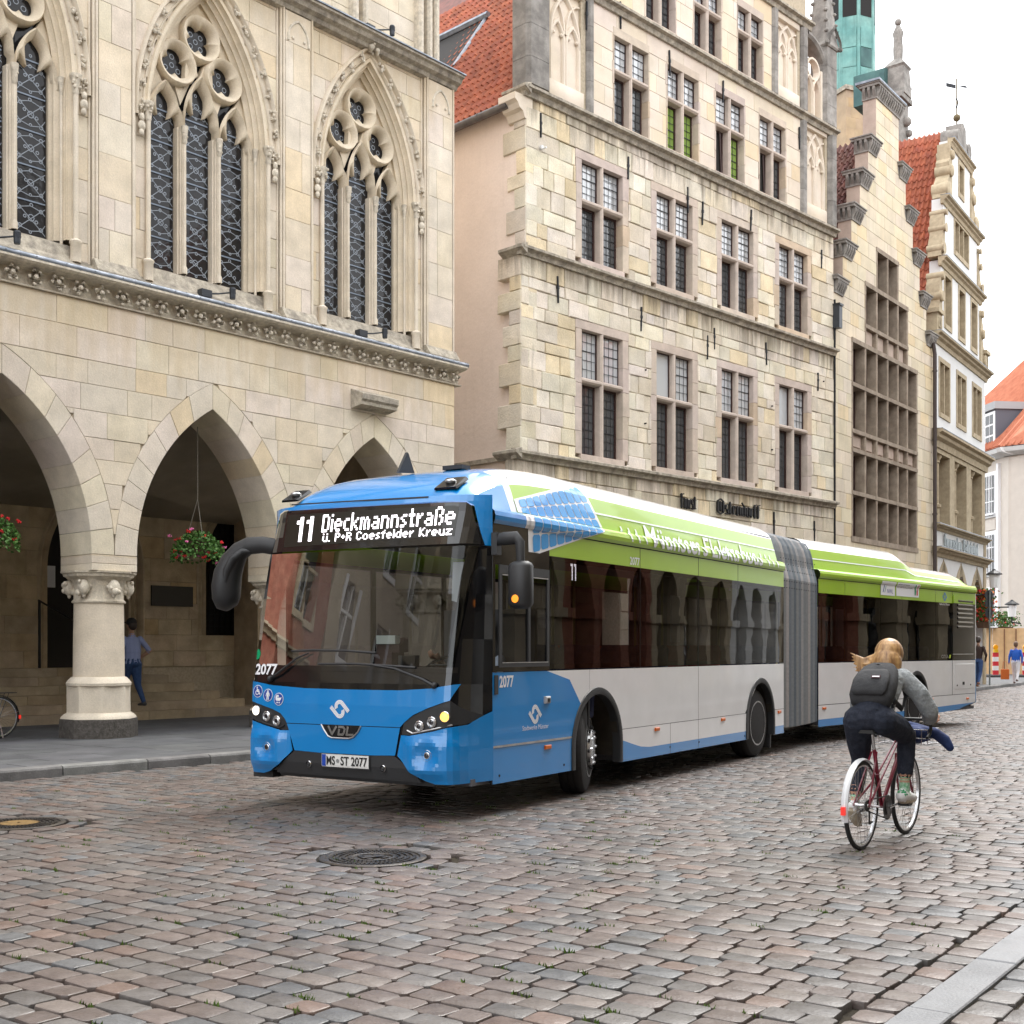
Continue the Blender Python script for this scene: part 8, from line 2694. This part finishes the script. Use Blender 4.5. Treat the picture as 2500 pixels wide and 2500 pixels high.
# rolled jacket in the basket
jk = thing("folded_jacket", "navy blue jacket bundled in the bicycle's front basket", "jacket", (2.629, 9.245, 0), BR)
jp = [('b', (1.07, .0, .80), (.13, .18, .07), 0), ('t', [(1.02, -.05, .85), (1.10, -.2, .83), (1.14, -.27, .77), (1.15, -.31, .71)], [.045, .045, .048, .035], 0), ('t', [(.98, .1, .84), (1.08, 0, .88), (1.12, -.12, .85)], [.035, .04, .035], 0)]
for k in range(14): jp.append(('b', (1.06 + rh.uniform(-.11, .11), rh.uniform(-.17, .17), .83 + rh.uniform(-.03, .04)), rh.uniform(.02, .045), 0))
body("cloth", jk, jp, [m_navy], .011, 4)
def walker(label, loc, facing, H, mats, stride=.25, arms=((0, .1), (0, -.1)), sleeve=1., cap=None, hair=None, bulk=1., look=None, lift=0.):
    """standing or walking figure; mats: skin, top, trousers, shoes; x forward"""
    p = thing("person", label, "person", loc, facing)
    k = H / 1.75
    S = lambda *v: (v[0] * k, v[1] * k, v[2] * k)
    P = [('t', [S(0, 0, .93), S(0, 0, 1.02), S(0, 0, 1.15)], [(.15 * bulk, .105 * bulk), (.145 * bulk, .11 * bulk), (.15 * bulk, .11 * bulk)], 1), ('t', [S(0, 0, 1.13), S(0, 0, 1.3), S(.0, 0, 1.42)], [(.155 * bulk, .115 * bulk), (.18, .115), (.13, .08)], 1), ('t', [S(0, 0, 1.42), S(.015, 0, 1.53)], [.055, .05], 0), ('b', S(0, 0, .92), (.12 * k * bulk, .16 * k * bulk, .1 * k), 2)]
    for sy, st in ((1, stride), (-1, -stride)):
        kn = (st * .5 + .05, sy * .095, .5); an = (st - (.06 if st < 0 else 0), sy * .09, .1 + (.10 if st < 0 and stride > .1 else 0) + (lift if st > 0 else 0))
        P += [('t', [S(0, sy * .08, .9), S(*kn)], [.1 * bulk, .066], 2), ('t', [S(*kn), S(*an)], [.066, .046], 2)]
        P += [('t', [S(an[0] - .05, an[1], an[2] - .05), S(an[0] + .06, an[1], an[2] - .055), S(an[0] + .17, an[1], an[2] - .068)], [(.042, .04), (.045, .035), (.035, .022)], 3)]
    for sy, (ax2, ay2) in zip((1, -1), arms):
        if isinstance(ax2, tuple): el, wr = ax2, ay2
        else: el = (-.03 + ax2 * .5, sy * .25, 1.14); wr = (ax2, sy * .25 + ay2 * .3, .90)
        P += [('t', [S(0, sy * .17, 1.39), S(*el)], [.06 if sleeve else .05, .05 if sleeve > .4 else .042], 1), ('t', [S(*el), S(*wr)], [.045, .034], 1 if sleeve >= 1 else 0)]
        d = Vector(wr) - Vector(el); P += hand(S(*wr), d, (1, 0, .2), 0, .5)
    fd = look or (1, 0, 0)
    P += head(S(.03, 0, 1.645), fd, 0, 0, .098 * k)
    body("body", p, P, mats, .011, 3)
    eyes(p, S(.03, 0, 1.645), fd, .098 * k)
    if hair: body("hair", p, [('b', S(.005, 0, 1.69), (.1 * k, .093 * k, .09 * k), 0), ('b', S(-.03, 0, 1.64), (.075 * k, .088 * k, .09 * k), 0)], [hair], .012, 2)
    if cap:
        g = M(); g.ball(S(.015, 0, 1.70), (.112 * k, .10 * k, .095 * k), 16, 10); g.prism([S(.08, -.07, 0)[:2], S(.2, -.05, 0)[:2], S(.2, .05, 0)[:2], S(.08, .07, 0)[:2]], 1.695 * k, 1.71 * k, ax='xy'); g.build("cap", cap, p, 60)
    return p
m_shirt = mat("blue_check_shirt", (.25, .30, .52), .85, col2=(.29, .34, .56), vs=60); m_blue_j = mat("denim_blue", (.02, .05, .14), .85, col2=(.03, .07, .18), vs=20)
hd = hall.rotation_euler[2] + PI / 2
p_ = hx(4.9, -2.6, .27)
walker("man in blue short-sleeved shirt and black cap climbing the arcade steps behind the column", (hx(6.68, -4.32)[0], hx(6.68, -4.32)[1], .267), hd, 1.83, [m_skin_d, m_shirt, m_blue_j, mat("dark_shoe", (.05, .05, .055), .6)], .2, (((-.06, .27, 1.16), (.08, .2, 1.02)), ((-.08, -.33, 1.16), (.05, -.2, 1.02))), .5, mat("black_cap", (.012, .012, .014), .7), m_dkhair, 1.22)
walker("dark-haired man in brown jumper and jeans walking past the end of the bus", (17.3, 45.6, .1), R(55), 1.86, [m_skin_d, mat("brown_jumper", (.035, .02, .016), .9), m_blue_j, mat("brown_boot", (.2, .08, .03), .6)], .27, (((.0, .28, 1.12), (.12, .24, .95)), ((-.05, -.28, 1.12), (.1, -.22, .95))), 1, None, m_dkhair)
walker("woman in bright blue jacket and white trousers walking away with an orange bag", (20.5, 50.0, .1), R(60), 1.70, [m_skin, mat("royal_blue_jacket", (.01, .10, .50), .7), mat("white_trousers", (.7, .69, .71), .8), mat("brown_shoe", (.1, .05, .035), .6)], .24, ((.08, .1), (-.06, .0)), 1, None, m_brhair, 1.15)
g = M(); rbox(g, -.06, .06, -.16, .16, 0, .42, .02); ob_ = thing("shopping_bag", "orange shopping bag carried by the woman in blue", "bag", (20.08, 50.05, .28), R(60)); g.build("bag", mat("orange_cloth", (.55, .12, .015), .7), ob_)
g = M(); g.tube([(0, -.08, .4), (0, -.07, .72), (0, .07, .72), (0, .08, .4)], .012, 6); g.build("handle", mat("orange_cloth", (.55, .12, .015), .7), ob_)
# bus driver
bx_ = bus.matrix_basis
dr = thing("person", "bus driver in pale blue shirt with hands on the steering wheel", "person", (0, 0, 0), 0)
dr.location = (BO[0], BO[1], 0); dr.rotation_euler = bus.rotation_euler
P = [('t', [(.72, .55, .98), (.76, .55, 1.2), (.74, .55, 1.42)], [(.15, .11), (.18, .12), (.14, .09)], 1), ('t', [(.72, .55, 1.45), (.70, .55, 1.56)], [.055, .05], 0), ('t', [(.7, .46, 1.0), (.3, .44, 1.02), (.25, .44, .6)], [.09, .075, .06], 2), ('t', [(.7, .64, 1.0), (.3, .66, 1.02), (.25, .66, .6)], [.09, .075, .06], 2)]
for sy in (-1, 1):
    P += [('t', [(.74, .55 + sy * .18, 1.40), (.52, .55 + sy * .27, 1.24)], [.06, .05], 1), ('t', [(.52, .55 + sy * .27, 1.24), (.24, .55 + sy * .2, 1.42)], [.042, .034], 0)] + hand((.24, .55 + sy * .2, 1.42), (-1, 0, .2), (0, -sy, .5), 0, 1.)
P += head((.68, .55, 1.68), (-1, 0, 0), 0, 0)
body("body", dr, P, [m_skin_d, mat("pale_blue_shirt", (.6, .67, .8), .8), m_jean], .013, 3); eyes(dr, (.68, .55, 1.68), (-1, 0, 0))
body("hair", dr, [('b', (.70, .55, 1.73), (.1, .092, .085), 0)], [m_brhair], .013, 2)
# ------------------------------------------------------------------ street furniture at the far end
sp = thing("sign_post", "grey post carrying two round signs and a plate seen from behind, right of the bus", "sign post", (18.62, 47.9, .1), R(25))
m_sback = mat("sign_back", (.05, .055, .06), .5, .3, col2=(.035, .04, .045), vs=8)
g = M(); g.tube([(0, 0, 0), (0, 0, 3.72)], .03, 10); g.build("post", mat("galvanised", (.2, .22, .22), .5, .5, col2=(.14, .17, .16), vs=9), sp, 50)
for z, r in ((3.5, .215), (2.82, .2)):
    g = M(); g.lathe([(.01, .03), (r, .03), (r, .045), (.01, .045)], 0, z - .0, 24, axis='y'); o = g.build("round_sign", m_sback, sp, 40)
    g = M(); g.box(-.05, .05, .0, .03, z + .02, z + .1); g.build("clamp", m_bplast, o)
g = M(); g.box(-.2, .2, .03, .045, 3.06, 3.3); g.build("sign_plate", m_sback, sp)
hb = thing("wooden_hoarding", "plywood site hoarding with door at the far end of the street", "hoarding", (26.6, 69.5, .1), R(-12))
m_ply = mat("plywood", (.58, .37, .18), .8, col2=(.66, .45, .25), vs=2, var=.12, stretch=(1, 1, .2))
for k in range(6):
    w = (.55, .62, .62, .62, .5, .6)[k]; x = sum((.55, .62, .62, .62, .5, .6)[:k])
    g = M(); c = .9 + .04 * k; g.box(x + .01, x + w - .01, 0 if k != 2 else .03, .04 if k != 2 else .07, 0, 2.6 if k else 2.66); g.build("board", m_ply, hb)
g = M(); g.box(1.15, 1.2, -.03, .05, 0, 2.55); g.box(1.77, 1.82, -.03, .05, 0, 2.55); g.build("door_post", mat("batten_dark", (.2, .1, .05), .8), hb)
g = M(); g.box(-.05, .75, -.5, .1, 2.62, 2.7); g.build("canopy_board", m_wframe, hb)
g = M(); g.box(-.02, .0, .0, 3, 0, 2.6); g.build("return_board", m_ply, hb)
m_redw = mat("beacon_red", (.55, .02, .03), .5); m_whw = mat("beacon_white", (.7, .7, .68), .5)
def beacon(x, y, label):
    t = thing("warning_beacon", label, "warning beacon", (x, y, .1), R(8), "road works beacons")
    g = M(); g.box(-.45, .45, -.2, .2, 0, .1); g.build("foot", mat("recycled_rubber", (.05, .05, .05), .9), t)
    for k in range(5):
        g = M(); g.box(-.15, .15, -.03, .03, .12 + k * .225, .12 + (k + 1) * .225 - .002); g.build("stripe", m_redw if k % 2 == 0 else m_whw, t)
    g = M(); g.box(-.11, .11, -.07, .07, 1.25, 1.4); g.build("lamp_base", mat("lamp_yellow", (.65, .4, .0), .5), t)
    g = M(); g.lathe([(.02, -.05), (.12, -.05), (.13, 0), (.12, .05), (.02, .05)], 0, 1.52, 16, axis='y'); g.build("lamp", mat("amber_lamp", (.8, .33, .0), .3), t, 40)
beacon(24.4, 62., "red and white warning beacon with yellow lamp in front of the plywood door")
beacon(25.9, 62., "red and white warning beacon with yellow lamp cut off by the right edge")
def lantern(x, y, z, s, label, arm):
    t = thing("street_lantern", label, "lantern", (x, y, z), R(20), "street lanterns")
    g = M(); g.lathe([(.16 * s, 0), (.2 * s, .5 * s), (.2 * s, .52 * s)], n=8); g.build("glass", mat("opal_glass", (.75, .75, .74), .4), t)
    g = M(); g.lathe([(.3 * s, .52 * s), (.3 * s, .56 * s), (.1 * s, .68 * s), (.03 * s, .75 * s)], n=8); g.build("roof", m_iron, t)
    g = M(); g.tube([(0, 0, 0), (0, 0, -.25 * s), (arm, 0, -.3 * s)], .035 * s, 6); g.build("bracket", m_iron, t)
lantern(19.15, 48.8, 3.95, 1.0, "white street lantern on a bracket above the round signs", -.9)
lantern(27.5, 67.6, 3.3, 1.25, "white street lantern beside the pale corner building", .6)
# flowers and shrubs far right
def flowers(name, label, x, y, z, r, h, cols, n, cat):
    t = thing(name, label, cat, (x, y, z)); rf = random.Random(int(x * 7))
    g = M(); g.lathe([(r * .5, 0), (r * .7, .25)], n=10); g.build("pot", mat("pot_brown", (.12, .07, .04), .9), t)
    for m_, k in cols:
        g = M()
        for _ in range(int(n * k)):
            p = Vector((rf.gauss(0, r * .45), rf.gauss(0, r * .45), .25 + rf.uniform(0, h)))
            nn = Vector((rf.uniform(-1, 1), rf.uniform(-1, 1), rf.uniform(-.3, 1))).normalized(); a = nn.orthogonal().normalized(); b = nn.cross(a); s_ = rf.uniform(.03, .07)
            g.poly([tuple(p + a * s_), tuple(p + b * s_), tuple(p - a * s_), tuple(p - b * s_)])
        stuff(g.build("foliage" if m_ is m_leaf else "blossoms", m_, t))
flowers("flower_basket", "hanging red flowers on the arcade pier at the end of the bus", 18.75, 48.9, 2.35, .45, 1.3, ((m_leaf, .55), (m_red, .35), (mat("orange_petal", (.7, .2, .03), .6), .2)), 900, "flower basket")
flowers("potted_shrub", "green shrub over the hoarding beside the pale corner building", 28.6, 71.5, 2.55, .8, .9, ((m_leaf, .9), (m_red, .06)), 900, "shrub")
flowers("potted_shrub", "small green shrub left of the sign post over the hoarding", 27.2, 71.5, 2.5, .6, .7, ((m_leaf, .9),), 600, "shrub")
